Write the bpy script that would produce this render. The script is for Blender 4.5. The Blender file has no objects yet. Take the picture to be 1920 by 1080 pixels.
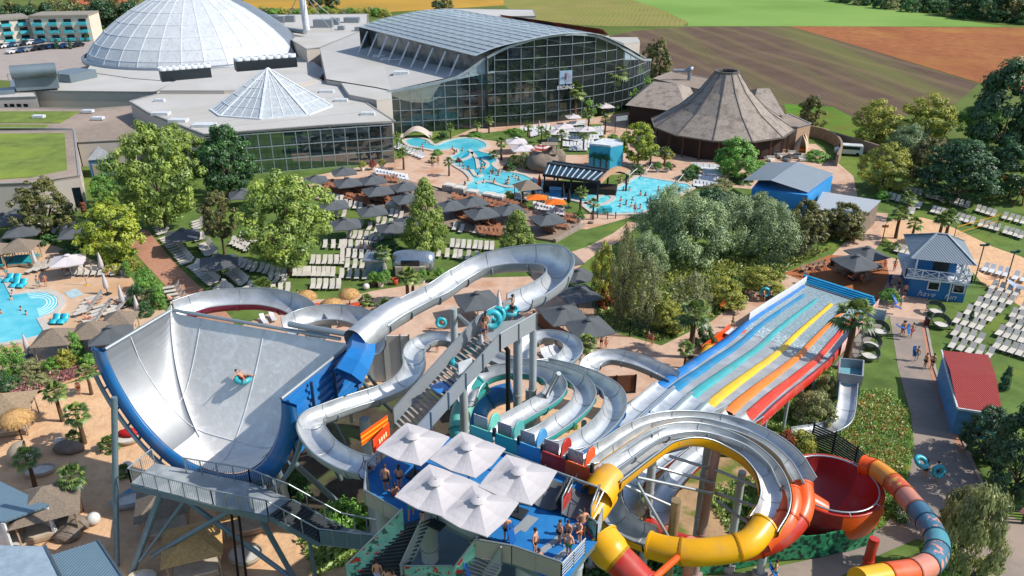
import bpy, math, random
from math import radians as R, sin, cos, pi, tan, atan2, sqrt
from mathutils import Vector as V, Matrix
rnd = random.Random(7)
S = bpy.context.scene
COL = S.collection
F = 1493.0; PITCH = R(25.3); HC = 42.0
def ray(px, py):
    x = (px-960)/F; y = (540-py)/F
    return V((x, cos(PITCH)+y*sin(PITCH), -sin(PITCH)+y*cos(PITCH)))
def G(px, py, z=0.0):
    d = ray(px, py); t = (z-HC)/d.z
    return V((d.x*t, d.y*t, z))
def D(px, py, Y):
    d = ray(px, py); t = Y/d.y
    return V((d.x*t, Y, HC+d.z*t))
def co_px(p):
    f = p.y*cos(PITCH)-(p.z-HC)*sin(PITCH); u = p.y*sin(PITCH)+(p.z-HC)*cos(PITCH)
    return (960+F*p.x/f, 540-F*u/f)
cam = bpy.data.cameras.new('camera'); co = bpy.data.objects.new('camera', cam); COL.objects.link(co)
cam.sensor_width = 36.0; cam.lens = F/1920*36.0; cam.clip_end = 6000; cam.clip_start = 0.5
co.location = (0, 0, HC); co.rotation_euler = (pi/2-PITCH, 0, 0); S.camera = co
EL = R(43); AZ = R(97)
w = bpy.data.worlds.new("World"); S.world = w; w.use_nodes = True
nt = w.node_tree; bg = nt.nodes['Background']; sky = nt.nodes.new('ShaderNodeTexSky')
sky.sky_type = 'NISHITA'; sky.sun_disc = False; sky.sun_elevation = EL; sky.sun_rotation = AZ
sky.altitude = 500; sky.air_density = 1.0; sky.dust_density = 1.2; sky.ozone_density = 1.6
nt.links.new(sky.outputs[0], bg.inputs[0]); bg.inputs[1].default_value = 0.15
sl = bpy.data.lights.new('sun', 'SUN'); sl.energy = 4.5; sl.angle = R(0.5); sl.color = (1.0, 0.95, 0.87)
so = bpy.data.objects.new('sun', sl); COL.objects.link(so)
sd = V((cos(EL)*sin(AZ), cos(EL)*cos(AZ), sin(EL)))
so.rotation_euler = sd.to_track_quat('Z', 'Y').to_euler(); so.location = sd*300
S.view_settings.view_transform = 'Standard'; S.view_settings.look = 'None'
S.view_settings.exposure = 0.27; S.view_settings.gamma = 1.0
S.cycles.max_bounces = 6; S.cycles.transparent_max_bounces = 8; S.cycles.diffuse_bounces = 3; S.cycles.glossy_bounces = 3
S.cycles.caustics_reflective = False; S.cycles.caustics_refractive = False
def lin(h):
    h = h.lstrip('#'); c = [int(h[i:i+2], 16)/255 for i in (0, 2, 4)]
    return [x/12.92 if x <= .04045 else ((x+.055)/1.055)**2.4 for x in c]
MATS = {}
def nn(t, k, **kw):
    n = t.nodes.new(k)
    for a, b in kw.items(): setattr(n, a, b)
    return n
def mat(name, hexc, rough=.6, metal=0., var=.18, scale=1.5, bump=0., bscale=None, spec=.4, rnd_obj=0., c2=None, detail=4., thr=None):
    if name in MATS: return MATS[name]
    m = bpy.data.materials.new(name); m.use_nodes = True; t = m.node_tree; b = t.nodes['Principled BSDF']
    b.inputs['Roughness'].default_value = rough; b.inputs['Metallic'].default_value = metal
    b.inputs['Specular IOR Level'].default_value = spec
    c = lin(hexc); tc = nn(t, 'ShaderNodeTexCoord')
    no = nn(t, 'ShaderNodeTexNoise'); no.inputs['Scale'].default_value = scale; no.inputs['Detail'].default_value = detail
    no.inputs['Roughness'].default_value = .65
    t.links.new(tc.outputs['Object'], no.inputs['Vector'])
    cr = nn(t, 'ShaderNodeValToRGB'); e = cr.color_ramp.elements
    lo, hi = (thr or (.3, .7)); e[0].position = lo; e[1].position = hi
    if c2: a, z = c, lin(c2)
    else: a, z = [x*(1-var) for x in c], [min(1, x*(1+var)) for x in c]
    e[0].color = (*a, 1); e[1].color = (*z, 1)
    t.links.new(no.outputs['Fac'], cr.inputs['Fac']); out = cr.outputs['Color']
    if rnd_obj:
        oi = nn(t, 'ShaderNodeObjectInfo'); hs = nn(t, 'ShaderNodeHueSaturation')
        mr = nn(t, 'ShaderNodeMapRange'); mr.inputs[3].default_value = 1-rnd_obj; mr.inputs[4].default_value = 1+rnd_obj
        t.links.new(oi.outputs['Random'], mr.inputs[0]); t.links.new(mr.outputs[0], hs.inputs['Value'])
        t.links.new(out, hs.inputs['Color']); out = hs.outputs['Color']
    t.links.new(out, b.inputs['Base Color'])
    if bump:
        n2 = nn(t, 'ShaderNodeTexNoise'); n2.inputs['Scale'].default_value = bscale or scale*4; n2.inputs['Detail'].default_value = 5
        t.links.new(tc.outputs['Object'], n2.inputs['Vector']); bp = nn(t, 'ShaderNodeBump')
        bp.inputs['Strength'].default_value = bump; bp.inputs['Distance'].default_value = .1
        t.links.new(n2.outputs['Fac'], bp.inputs['Height']); t.links.new(bp.outputs['Normal'], b.inputs['Normal'])
    MATS[name] = m; return m
def layer(m, hexc, scale, lo, hi, fac=1., vec=None, dist=0.):
    """blend another colour patchily over a material's base colour"""
    t = m.node_tree; b = t.nodes['Principled BSDF']; src = b.inputs['Base Color'].links[0].from_socket
    tc = nn(t, 'ShaderNodeTexCoord'); no = nn(t, 'ShaderNodeTexNoise'); no.inputs['Scale'].default_value = scale; no.inputs['Detail'].default_value = 6
    no.inputs['Distortion'].default_value = dist
    v = tc.outputs['Object']
    if vec:
        mp = nn(t, 'ShaderNodeMapping'); mp.inputs['Scale'].default_value = vec[0]; mp.inputs['Rotation'].default_value = (0, 0, vec[1])
        t.links.new(v, mp.inputs[0]); v = mp.outputs[0]
    t.links.new(v, no.inputs['Vector'])
    mr = nn(t, 'ShaderNodeMapRange'); mr.inputs[1].default_value = lo; mr.inputs[2].default_value = hi; mr.inputs[4].default_value = fac
    t.links.new(no.outputs['Fac'], mr.inputs[0]); mx = nn(t, 'ShaderNodeMix', data_type='RGBA')
    t.links.new(mr.outputs[0], mx.inputs[0]); t.links.new(src, mx.inputs[6]); mx.inputs[7].default_value = (*lin(hexc), 1)
    t.links.new(mx.outputs[2], b.inputs['Base Color']); return m
def stripes(m, scale, rot, hexc, fac=.5, bump=.0, lo=.4, hi=.6, wave='SIN', axis='X', dist=0.):
    t = m.node_tree; b = t.nodes['Principled BSDF']; src = b.inputs['Base Color'].links[0].from_socket
    tc = nn(t, 'ShaderNodeTexCoord'); mp = nn(t, 'ShaderNodeMapping'); mp.inputs['Rotation'].default_value = (0, 0, rot)
    wv = nn(t, 'ShaderNodeTexWave', wave_profile=wave, bands_direction=axis); wv.inputs['Scale'].default_value = scale; wv.inputs['Distortion'].default_value = dist; wv.inputs['Detail Scale'].default_value = .4
    t.links.new(tc.outputs['Object'], mp.inputs[0]); t.links.new(mp.outputs[0], wv.inputs['Vector'])
    mr = nn(t, 'ShaderNodeMapRange'); mr.inputs[1].default_value = lo; mr.inputs[2].default_value = hi; mr.inputs[4].default_value = fac
    t.links.new(wv.outputs['Fac'], mr.inputs[0]); mx = nn(t, 'ShaderNodeMix', data_type='RGBA')
    t.links.new(mr.outputs[0], mx.inputs[0]); t.links.new(src, mx.inputs[6]); mx.inputs[7].default_value = (*lin(hexc), 1)
    t.links.new(mx.outputs[2], b.inputs['Base Color'])
    if bump:
        bp = nn(t, 'ShaderNodeBump'); bp.inputs['Strength'].default_value = bump; bp.inputs['Distance'].default_value = .06
        t.links.new(wv.outputs['Fac'], bp.inputs['Height']); t.links.new(bp.outputs['Normal'], b.inputs['Normal'])
    return m
def foliage(name, dark, light, rndv=.12, trans=.3):
    if name in MATS: return MATS[name]
    m = bpy.data.materials.new(name); m.use_nodes = True; t = m.node_tree; t.nodes.clear()
    out = nn(t, 'ShaderNodeOutputMaterial'); at = nn(t, 'ShaderNodeAttribute', attribute_name='tint')
    cr = nn(t, 'ShaderNodeValToRGB'); e = cr.color_ramp.elements; e[0].color = (*[x*1.5 for x in lin(dark)], 1); e[1].color = (*[x*1.6 for x in lin(light)], 1)
    t.links.new(at.outputs['Fac'], cr.inputs[0])
    oi = nn(t, 'ShaderNodeObjectInfo'); hs = nn(t, 'ShaderNodeHueSaturation'); hs.inputs['Saturation'].default_value = .96; mr = nn(t, 'ShaderNodeMapRange')
    mr.inputs[3].default_value = 1-rndv; mr.inputs[4].default_value = 1+rndv
    t.links.new(oi.outputs['Random'], mr.inputs[0]); t.links.new(mr.outputs[0], hs.inputs['Value']); t.links.new(cr.outputs[0], hs.inputs['Color'])
    d = nn(t, 'ShaderNodeBsdfDiffuse'); tr = nn(t, 'ShaderNodeBsdfTranslucent'); gl = nn(t, 'ShaderNodeBsdfGlossy'); gl.inputs['Roughness'].default_value = .45
    mx = nn(t, 'ShaderNodeMixShader'); mx.inputs[0].default_value = trans; m2 = nn(t, 'ShaderNodeMixShader'); m2.inputs[0].default_value = .05
    for s in (d, tr): t.links.new(hs.outputs[0], s.inputs[0])
    t.links.new(d.outputs[0], mx.inputs[1]); t.links.new(tr.outputs[0], mx.inputs[2]); t.links.new(mx.outputs[0], m2.inputs[1]); t.links.new(gl.outputs[0], m2.inputs[2])
    t.links.new(m2.outputs[0], out.inputs[0]); MATS[name] = m; return m
def glass(name, hexc, transp=.6, rough=.03, gl=.35):
    if name in MATS: return MATS[name]
    m = bpy.data.materials.new(name); m.use_nodes = True; t = m.node_tree; t.nodes.clear()
    out = nn(t, 'ShaderNodeOutputMaterial'); c = (*lin(hexc), 1)
    tp = nn(t, 'ShaderNodeBsdfTransparent'); tp.inputs[0].default_value = c
    g = nn(t, 'ShaderNodeBsdfGlossy'); g.inputs['Roughness'].default_value = rough; g.inputs[0].default_value = (.8, .9, .95, 1)
    d = nn(t, 'ShaderNodeBsdfDiffuse'); d.inputs[0].default_value = c
    a = nn(t, 'ShaderNodeMixShader'); a.inputs[0].default_value = transp; b = nn(t, 'ShaderNodeMixShader')
    fr = nn(t, 'ShaderNodeFresnel'); fr.inputs[0].default_value = 1.5
    ma = nn(t, 'ShaderNodeMath', operation='MULTIPLY_ADD'); ma.inputs[1].default_value = 1.; ma.inputs[2].default_value = gl*.3
    t.links.new(fr.outputs[0], ma.inputs[0]); t.links.new(ma.outputs[0], b.inputs[0])
    t.links.new(d.outputs[0], a.inputs[1]); t.links.new(tp.outputs[0], a.inputs[2]); t.links.new(a.outputs[0], b.inputs[1]); t.links.new(g.outputs[0], b.inputs[2])
    t.links.new(b.outputs[0], out.inputs[0]); MATS[name] = m; return m
PLUR = {'posts': 'post', 'legs': 'leg', 'windows': 'window', 'balconies': 'balcony', 'fans': 'fan', 'struts': 'roof_strut', 'guy_wires': 'guy_wire', 'wall_posts': 'wall_post', 'treads': 'tread', 'stair_treads': 'tread', 'white_roof_bars': 'roof_bar', 'roof_light': 'roof_light', 'collar': 'collar', 'rocks': 'rock', 'abutments': 'abutment', 'lane_rib': 'rib', 'window_band': 'window', 'painted_trunks': 'painted_trunk'}
class MB:
    def __init__(s): s.v = []; s.f = []; s.m = []; s.s = []; s.g = []; s.k = 0
    def add(s, vs, fs, mi=0, sm=False):
        o = len(s.v); s.v += [tuple(p) for p in vs]
        for k, f in enumerate(fs):
            s.f.append(tuple(i+o for i in f)); s.g.append(s.k); s.m.append(mi[k] if isinstance(mi, (list, tuple)) else mi); s.s.append(sm)
        return s
    def box(s, c, sz, rz=0, mi=0, M=None):
        s.k += 1; x, y, z = (a/2 for a in sz); q = M or Matrix.Rotation(rz, 3, 'Z'); c = V(c)
        vs = [c+q@V((i*x, j*y, k*z)) for k in (-1, 1) for j in (-1, 1) for i in (-1, 1)]
        return s.add(vs, [(0, 2, 3, 1), (4, 5, 7, 6), (0, 1, 5, 4), (2, 6, 7, 3), (0, 4, 6, 2), (1, 3, 7, 5)], mi)
    def bar(s, a, b, w, h=None, mi=0):
        a, b = V(a), V(b); d = b-a; L = d.length
        if L < 1e-5: return s
        d /= L; up = V((0, 0, 1)) if abs(d.z) < .97 else V((0, 1, 0)); sd_ = d.cross(up).normalized(); u = sd_.cross(d)
        M = Matrix((sd_, d, u)).transposed(); return s.box((a+b)/2, (w, L, h or w), M=M, mi=mi)
    def tube(s, pts, r, n=8, mi=0, cap=True, sm=True, closed=False):
        s.k += 1; pts = [V(p) for p in pts]; N = len(pts); rr = r if isinstance(r, (list, tuple)) else [r]*N
        rows = []; prev = None
        for i, p in enumerate(pts):
            a = pts[i-1] if (i or closed) else p; b = pts[(i+1) % N] if (i < N-1 or closed) else p
            t = (b-a).normalized()
            if prev is None:
                u = t.cross(V((0, 0, 1)) if abs(t.z) < .95 else V((0, 1, 0))).normalized()
            else: u = (prev-t*prev.dot(t)).normalized()
            prev = u; w_ = t.cross(u); rows.append([p+(u*cos(2*pi*k/n)+w_*sin(2*pi*k/n))*rr[i] for k in range(n)])
        vs = [p for row in rows for p in row]; fs = []
        for i in range(N if closed else N-1):
            j = (i+1) % N
            for k in range(n):
                l = (k+1) % n; fs.append((i*n+k, i*n+l, j*n+l, j*n+k))
        s.add(vs, fs, mi, sm)
        if cap and not closed: s.add(rows[0]+rows[-1], [tuple(range(n-1, -1, -1)), tuple(range(n, 2*n))], mi)
        return s
    def prism(s, poly, z0, z1, ms=0, mt=None, bottom=False):
        s.k += 1; n = len(poly); b = [V((p[0], p[1], z0 if not callable(z0) else z0(p))) for p in poly]; t = [V((p[0], p[1], z1 if not callable(z1) else z1(p))) for p in poly]
        ar = sum(poly[i][0]*poly[(i+1) % n][1]-poly[(i+1) % n][0]*poly[i][1] for i in range(n))
        o = range(n) if ar > 0 else range(n-1, -1, -1); o = list(o); b = [b[i] for i in o]; t = [t[i] for i in o]
        s.add(b+t, [(i, (i+1) % n, n+(i+1) % n, n+i) for i in range(n)], ms)
        s.add(t, [tuple(range(n))], ms if mt is None else mt)
        if bottom: s.add(b, [tuple(range(n-1, -1, -1))], ms)
        return s
    def lathe(s, prof, n=24, c=(0, 0, 0), mi=0, a0=0, a1=2*pi, sm=True):
        s.k += 1; c = V(c); full = abs(a1-a0-2*pi) < 1e-4; N = n if full else n+1
        vs = [c+V((r*cos(a0+(a1-a0)*k/n), r*sin(a0+(a1-a0)*k/n), z)) for r, z in prof for k in range(N)]
        fs = [(i*N+k, i*N+(k+1) % N, (i+1)*N+(k+1) % N, (i+1)*N+k) for i in range(len(prof)-1) for k in range(n)]
        return s.add(vs, fs, mi, sm)
    def blob(s, c, r, n=8, mi=0, seed=0, rough=.15):
        s.k += 1; q = random.Random(seed); c = V(c); vs = []; fs = []; m = n*2
        for i in range(n+1):
            for k in range(m):
                a, b = pi*i/n, 2*pi*k/m; e = 1+q.uniform(-rough, rough)*(0 if i in (0, n) else 1)
                vs.append(c+V((r[0]*sin(a)*cos(b)*e, r[1]*sin(a)*sin(b)*e, r[2]*cos(a)*e)))
        fs = [(i*m+k, (i+1)*m+k, (i+1)*m+(k+1) % m, i*m+(k+1) % m) for i in range(n) for k in range(m)]
        return s.add(vs, fs, mi, True)
    def mesh(s, name, mats):
        me = bpy.data.meshes.new(name); me.from_pydata(s.v, [], s.f)
        for m in (mats if isinstance(mats, (list, tuple)) else [mats]): me.materials.append(m)
        me.polygons.foreach_set('material_index', s.m); me.polygons.foreach_set('use_smooth', s.s); me.update(); return me
    def build(s, name, mats, parent=None):
        if name in PLUR and parent is not None:
            ids = sorted(set(s.g))
            if 1 < len(ids) <= 90:
                for i in ids:
                    b = MB(); mp = {}
                    for f, m, sm, g in zip(s.f, s.m, s.s, s.g):
                        if g != i: continue
                        for x in f:
                            if x not in mp: mp[x] = len(b.v); b.v.append(s.v[x])
                        b.f.append(tuple(mp[x] for x in f)); b.m.append(m); b.s.append(sm); b.g.append(0)
                    o = b.build(PLUR[name], mats, parent)
                return o
        o = bpy.data.objects.new(name, s.mesh(name, mats)); COL.objects.link(o)
        if parent is not None: o.parent = parent; o.matrix_parent_inverse = Matrix.Translation(-wloc(parent))
        return o
def wloc(o):
    return V(o.location) if o.type == 'EMPTY' else V((0, 0, 0))
def tag(o, label=None, cat=None, group=None, kind=None):
    if label: o['label'] = label
    if cat: o['category'] = cat
    if group: o['group'] = group
    if kind: o['kind'] = kind
    return o
def thing(name, label, cat, loc=(0, 0, 0), group=None):
    o = bpy.data.objects.new(name, None); COL.objects.link(o); o.location = loc; o.empty_display_size = .3
    return tag(o, label, cat, group)
KIDS = {}
def kids(o):
    return [c for c in bpy.data.objects if c.parent == o]
def proto(root):
    KIDS[root.name] = [(c, [g for g in kids(c)]) for c in kids(root)]; root['_used'] = 0; return root
def place(root, loc, rz=0, sc=1, label=None, group=None, rx=0, ry=0, over=None):
    """first call moves the source itself, the next ones copy it with its parts"""
    if not root['_used']:
        root['_used'] = 1; r = root; cs = {c.name.split('.')[0]: c for c, _ in KIDS[root.name]}
        first = True
    else:
        r = root.copy(); COL.objects.link(r); cs = {}; first = False
        for c, gs in KIDS[root.name]:
            d = c.copy(); COL.objects.link(d); d.parent = r; cs[c.name.split('.')[0]] = d
            for g in gs:
                h = g.copy(); COL.objects.link(h); h.parent = d
    r.location = loc; r.rotation_euler = (rx, ry, rz); r.scale = (sc, sc, sc) if not isinstance(sc, (list, tuple)) else sc
    if label: r['label'] = label
    if group: r['group'] = group
    if over:
        for k, m in over.items():
            o = cs.get(k) or (r if k == 'self' else None)
            if o: o.material_slots[0].link = 'OBJECT'; o.material_slots[0].material = m
    return r
def clean_used():
    for o in bpy.data.objects:
        if '_used' in o: del o['_used']
def spline(pts, n=6, closed=False):
    P = [V(p) for p in pts]; N = len(P); out = []
    for i in range(N if closed else N-1):
        p0 = P[i-1] if (i or closed) else P[0]*2-P[1]; p1 = P[i]; p2 = P[(i+1) % N]
        p3 = P[(i+2) % N] if (i+2 < N or closed) else P[-1]*2-P[-2]
        for k in range(n):
            t = k/n; out.append(.5*((2*p1)+(p2-p0)*t+(2*p0-5*p1+4*p2-p3)*t*t+(3*p1-p0-3*p2+p3)*t*t*t))
    if not closed: out.append(P[-1])
    return out
def lerp(a, b, t): return a+(b-a)*t
def sheet(name, px, z, m, smooth=0, kind='structure', pts=None):
    P = pts or [G(x, y, z) for x, y in px]
    if smooth: P = spline(P, smooth, True)
    P = [V((p.x, p.y, z)) for p in P]
    ar = sum(P[i].x*P[(i+1) % len(P)].y-P[(i+1) % len(P)].x*P[i].y for i in range(len(P)))
    if ar < 0: P.reverse()
    o = MB().add(P, [tuple(range(len(P)))]).build(name, m); o['kind'] = kind; return o
def along(pts, w, h, z, name, m, parent=None, closed=False):
    """kerb or strip: a low box section along a polyline"""
    N = len(pts); vs = []; fs = []
    for i, p in enumerate(pts):
        a = pts[i-1] if (i or closed) else p; b = pts[(i+1) % N] if (i < N-1 or closed) else p
        t = V((b.x-a.x, b.y-a.y, 0)).normalized(); n = V((-t.y, t.x, 0))*w/2
        q = V((p.x, p.y, z)); vs += [q-n, q+n, q+n+V((0, 0, h)), q-n+V((0, 0, h))]
    for i in range(N if closed else N-1):
        j = (i+1) % N
        for k in range(4):
            l = (k+1) % 4; fs.append((i*4+k, j*4+k, j*4+l, i*4+l))
    if not closed: fs += [(0, 1, 2, 3), (N*4-1, N*4-2, N*4-3, N*4-4)]
    return MB().add(vs, fs).build(name, m, parent)
def text(s, loc, rot, size, m, parent, ext=.01, name='lettering', shear=0):
    c = bpy.data.curves.new(name, 'FONT'); c.body = s; c.size = size; c.extrude = ext; c.align_x = 'CENTER'; c.align_y = 'CENTER'; c.shear = shear
    c.resolution_u = 2; c.materials.append(m); o = bpy.data.objects.new(name, c); COL.objects.link(o); dg = bpy.context.evaluated_depsgraph_get(); me = bpy.data.meshes.new_from_object(o.evaluated_get(dg)); bpy.data.objects.remove(o); o = bpy.data.objects.new(name, me); COL.objects.link(o)
    o.location = V(loc); o.rotation_euler = rot
    if parent is not None: o.parent = parent; o.matrix_parent_inverse = Matrix.Translation(-wloc(parent))
    return o
ORD = ['first', 'second', 'third', 'fourth', 'fifth', 'sixth', 'seventh', 'eighth', 'ninth', 'tenth', 'eleventh', 'twelfth', 'thirteenth', 'fourteenth', 'fifteenth', 'sixteenth']
_T = ['twent', 'thirt', 'fort', 'fift', 'sixt', 'sevent']
def ordw(i):
    n = i+1; L = ORD+['seventeenth', 'eighteenth', 'nineteenth']
    return L[i] if n < 20 else _T[n//10-2]+('ieth' if n % 10 == 0 else 'y-'+L[n % 10-1])
M_grass = layer(mat('lawn', '#586d35', .9, var=.3, scale=.35, spec=.15, bump=.3, bscale=9), '#7d8a35', .12, .5, .75, .7)
M_base = layer(mat('rough ground', '#5d6a35', .95, var=.25, scale=.05, spec=.1), '#4c5f2a', .02, .45, .6, .8)
M_sand = layer(mat('sand', '#cfa984', .95, var=.12, scale=.5, spec=.1, bump=.9, bscale=2.2), '#bd9571', 1.3, .5, .7, .7)
M_pave = layer(mat('terracotta paving', '#c0a28c', .85, var=.13, scale=.9, spec=.2), '#ad7c5c', .25, .5, .7, .75)
M_brick = layer(mat('brick path', '#ad7f66', .85, var=.2, scale=3, spec=.2), '#8f6450', .2, .5, .68, .6)
M_asph = layer(mat('asphalt', '#8a7f76', .9, var=.1, scale=1.2, spec=.2), '#a18e80', .15, .45, .65, .8)
M_terr = layer(mat('pool terrace', '#c2a58a', .85, var=.12, scale=.6, spec=.25), '#b98d62', .14, .48, .66, .8)
def field(name, px, z, m): return sheet(name, px, z, m)
g = MB().add([(-3500, -300, 0), (3500, -300, 0), (3500, 6000, 0), (-3500, 6000, 0)], [(0, 1, 2, 3)]).build('ground', M_base); g['kind'] = 'structure'
m = stripes(layer(mat('stubble field', '#827c48', .95, var=.15, scale=.05, spec=.05), '#6f7a35', .03, .4, .7, .7), .16, R(12), '#968f58', .3, dist=3.)
field('stubble_field', [(900, -60), (1170, -60), (1186, 0), (1240, 18), (1291, 41), (1280, 49), (1140, 49), (1000, 42), (960, 20), (930, 0)], .02, m)
m = layer(mat('green crop', '#6f8f46', .95, var=.1, scale=.02, spec=.05), '#839f56', .012, .4, .65, .8)
field('green_field', [(1180, -60), (1640, -60), (1690, 18), (1800, 38), (1890, 50), (1480, 49), (1290, 49), (1290, 41), (1240, 18), (1186, 0)], .03, m)
m = mat('ploughed earth', '#655448', .97, var=.2, scale=.07, spec=.05, bump=.5, bscale=.8)
pa = G(1640, 225)-G(1250, 68); ph = -(atan2(pa.y, pa.x)+pi/2)
layer(m, '#6c7040', .05, .5, .66, .85, ((1, .08, 1), ph), .5); stripes(m, .22, ph, '#4a3c33', .45, dist=4., lo=.3, hi=.8); stripes(m, .03, ph, '#857552', .25, lo=.6, hi=1., dist=5.)
field('ploughed_field', [(1130, 70), (1188, 58), (1290, 50), (1480, 49), (1620, 90), (1835, 157), (1780, 205), (1700, 215), (1600, 260), (1480, 250), (1240, 150)], .04, m)
m = layer(layer(mat('ripe crop', '#94603f', .97, var=.22, scale=.3, spec=.05, bump=.6, bscale=1.5), '#a87f45', .03, .5, .7, .7), '#824c35', .05, .5, .7, .6, ((1, .3, 1), .3))
field('amber_field', [(1480, 49), (1950, 52), (1960, 170), (1900, 168), (1835, 155), (1620, 90)], .06, m)
field('verge', [(1470, 195), (1560, 200), (1640, 240), (1600, 280), (1480, 235)], .07, layer(mat('verge grass', '#567a2c', .95, var=.25, scale=.1, spec=.05), '#6d6236', .06, .45, .6, .7))
m = layer(mat('straw field', '#b08a3e', .95, var=.15, scale=.04, spec=.05), '#8f7a3a', .02, .45, .65, .7)
field('straw_field', [(440, -40), (940, -40), (945, 10), (860, 15), (700, 24), (560, 25), (462, 20)], .05, m)
field('meadow', [(170, 50), (260, 38), (250, 68), (190, 66)], .03, mat('meadow green', '#5f8a30', .95, var=.2, scale=.1, spec=.05))
field('car_park', [(-60, 70), (60, 68), (185, 66), (240, 62), (260, 100), (160, 160), (0, 150), (-60, 130)], .03, mat('car park asphalt', '#9b9089', .9, var=.1, scale=.3))
sheet('lawn', [(-120, 330), (200, 300), (560, 300), (800, 240), (1200, 215), (1500, 260), (1640, 300), (2000, 330), (2100, 700), (2000, 1090), (1750, 1130), (900, 1150), (300, 1130), (-250, 1100), (-250, 700)], .01, M_grass)
sheet('terrace_paving', [(560, 335), (740, 300), (900, 236), (1100, 222), (1210, 205), (1260, 260), (1530, 270), (1600, 330), (1610, 380), (1480, 360), (1290, 345), (1200, 345), (1180, 325), (960, 345), (880, 378), (1060, 400), (1190, 405), (1100, 430), (1000, 425), (860, 370), (800, 345), (690, 340), (570, 362)], .02, M_pave)
sheet('terrace_lawn', [(775, 270), (860, 256), (900, 250), (1000, 238), (1128, 232), (1135, 262), (1105, 290), (1040, 290), (960, 268), (910, 262), (820, 272)], .035, M_grass)
sheet('brick_path', [(238, 452), (272, 430), (290, 447), (332, 497), (399, 560), (440, 610), (365, 610), (330, 556), (292, 516)], .03, M_brick, 3)
sheet('left_terrace_paving', [(-60, 470), (60, 448), (215, 505), (246, 520), (262, 545), (330, 600), (330, 640), (205, 690), (-60, 735)], .03, M_terr, 2)
sheet('promenade_paving', [(455, 610), (560, 562), (640, 560), (700, 545), (850, 522), (1000, 518), (1120, 560), (1112, 612), (1240, 648), (1335, 602), (1400, 548), (1480, 512), (1560, 478), (1600, 440), (1640, 398), (1665, 400), (1660, 425), (1655, 450), (1640, 470), (1660, 480), (1700, 490), (1740, 560), (1735, 640), (1688, 600), (1640, 580), (1500, 620), (1330, 700), (1240, 760), (1000, 800), (700, 790), (480, 700)], .02, M_pave)
sheet('garden_path', [(990, 497), (1100, 463), (1150, 437), (1180, 415), (1200, 420), (1170, 447), (1110, 482), (1060, 520), (1000, 525)], .05, M_pave)
sheet('volleyball_sand', [(1650, 440), (1672, 412), (1730, 408), (1790, 428), (1860, 462), (1960, 505), (1960, 590), (1890, 560), (1840, 530), (1810, 500), (1710, 470)], .03, M_sand, 2)
sheet('asphalt_path', [(1668, 592), (1735, 600), (1752, 690), (1775, 760), (1815, 850), (1860, 950), (1960, 1000), (1980, 1100), (1840, 1100), (1790, 1040), (1720, 1010), (1650, 1040), (1540, 1100), (1300, 1130), (1300, 1085), (1430, 1068), (1560, 1040), (1660, 985), (1700, 920), (1712, 830), (1706, 770), (1684, 690)], .03, M_asph)
along([G(*p) for p in ((1735, 602), (1752, 690), (1775, 760), (1815, 850), (1858, 945))], .25, .1, .03, 'path_kerb', mat('kerb stone', '#9a8f86', .9))['kind'] = 'structure'
along([G(*p) for p in ((1730, 602), (1746, 690), (1767, 760), (1804, 850))], .5, .012, .03, 'paver_strip', M_brick)['kind'] = 'structure'
sheet('beach_sand', [(-200, 760), (60, 735), (200, 700), (300, 690), (500, 690), (700, 700), (1000, 740), (1200, 760), (1240, 830), (1000, 900), (700, 960), (640, 1000), (660, 1120), (200, 1180), (-350, 1180)], .03, M_sand, 2)
M_under = layer(mat('bare soil', '#6d5c48', .97, var=.2, scale=.8, spec=.05, bump=.6), '#4a5a2a', .5, .5, .62, .9)
sheet('bare_ground', [(660, 1000), (900, 930), (1200, 850), (1400, 860), (1470, 960), (1480, 1030), (1300, 1085), (1100, 1150), (650, 1150)], .045, layer(mat('dry bank', '#a88c6c', .97, var=.2, scale=.6, spec=.05, bump=.6), '#5d6f30', .35, .5, .6, .9))
M_gravel = mat('gravel', '#7d7a72', .95, var=.35, scale=9)
sheet('gravel_bed', [(1560, 690), (1588, 655), (1608, 628), (1622, 600), (1640, 575), (1668, 592), (1630, 640), (1600, 690)], .04, M_gravel)
sheet('wood_floor', [(1470, 512), (1555, 478), (1660, 482), (1668, 520), (1640, 572), (1515, 530)], .04, stripes(mat('deck boards', '#a8673c', .8, var=.15, scale=1), 4., R(20), '#7a4526', .5))
sheet('shaded_soil', [(480, 930), (500, 830), (560, 765), (690, 722), (800, 728), (880, 760), (900, 880), (760, 960), (690, 1010), (590, 1010), (520, 985)], .05, layer(mat('dark damp soil', '#4a4238', .97, var=.3, scale=.7, spec=.05), '#54603a', .3, .52, .64, .8))  # dark sheet paints the shade under the slides, with weedy green blotches
sheet('weedy_bank', [(1596, 728), (1672, 733), (1708, 775), (1714, 840), (1698, 925), (1650, 990), (1555, 830), (1520, 800), (1590, 800)], .05, layer(layer(mat('bank grass', '#5b7f33', .95, var=.25, scale=1.2, spec=.05), '#a5783c', .35, .55, .68, .9), '#3f5a26', .8, .55, .7, .7))
def water(name, deep, lightc, sc=.5, bump=.25):
    m = mat(name, deep, .06, c2=lightc, scale=sc, spec=.5, bump=bump, bscale=5., thr=(.35, .7)); return m
M_water = water('pool water', '#38aabc', '#80d0d8', .14)
M_deep = water('pool water in shade', '#1f96b0', '#45b2c4', .2)  # darker blue version of the pool water, for the rapids
M_foam = water('bright pool water', '#52bfd0', '#8fdbe2', .8, .5)
M_kerb = mat('pale pool edge', '#b9b2a8', .7, var=.1, scale=.6)
def pool(name, px, z, m, smooth=3, edge=.8):
    P = [G(x, y, z) for x, y in px]; P = spline(P, smooth, True) if smooth else P
    sheet(name, None, z, m, pts=P); along(P, edge, .18, 0.02, name.replace('_water', '')+'_rim', M_kerb, closed=True)['kind'] = 'structure'
    return P
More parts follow.
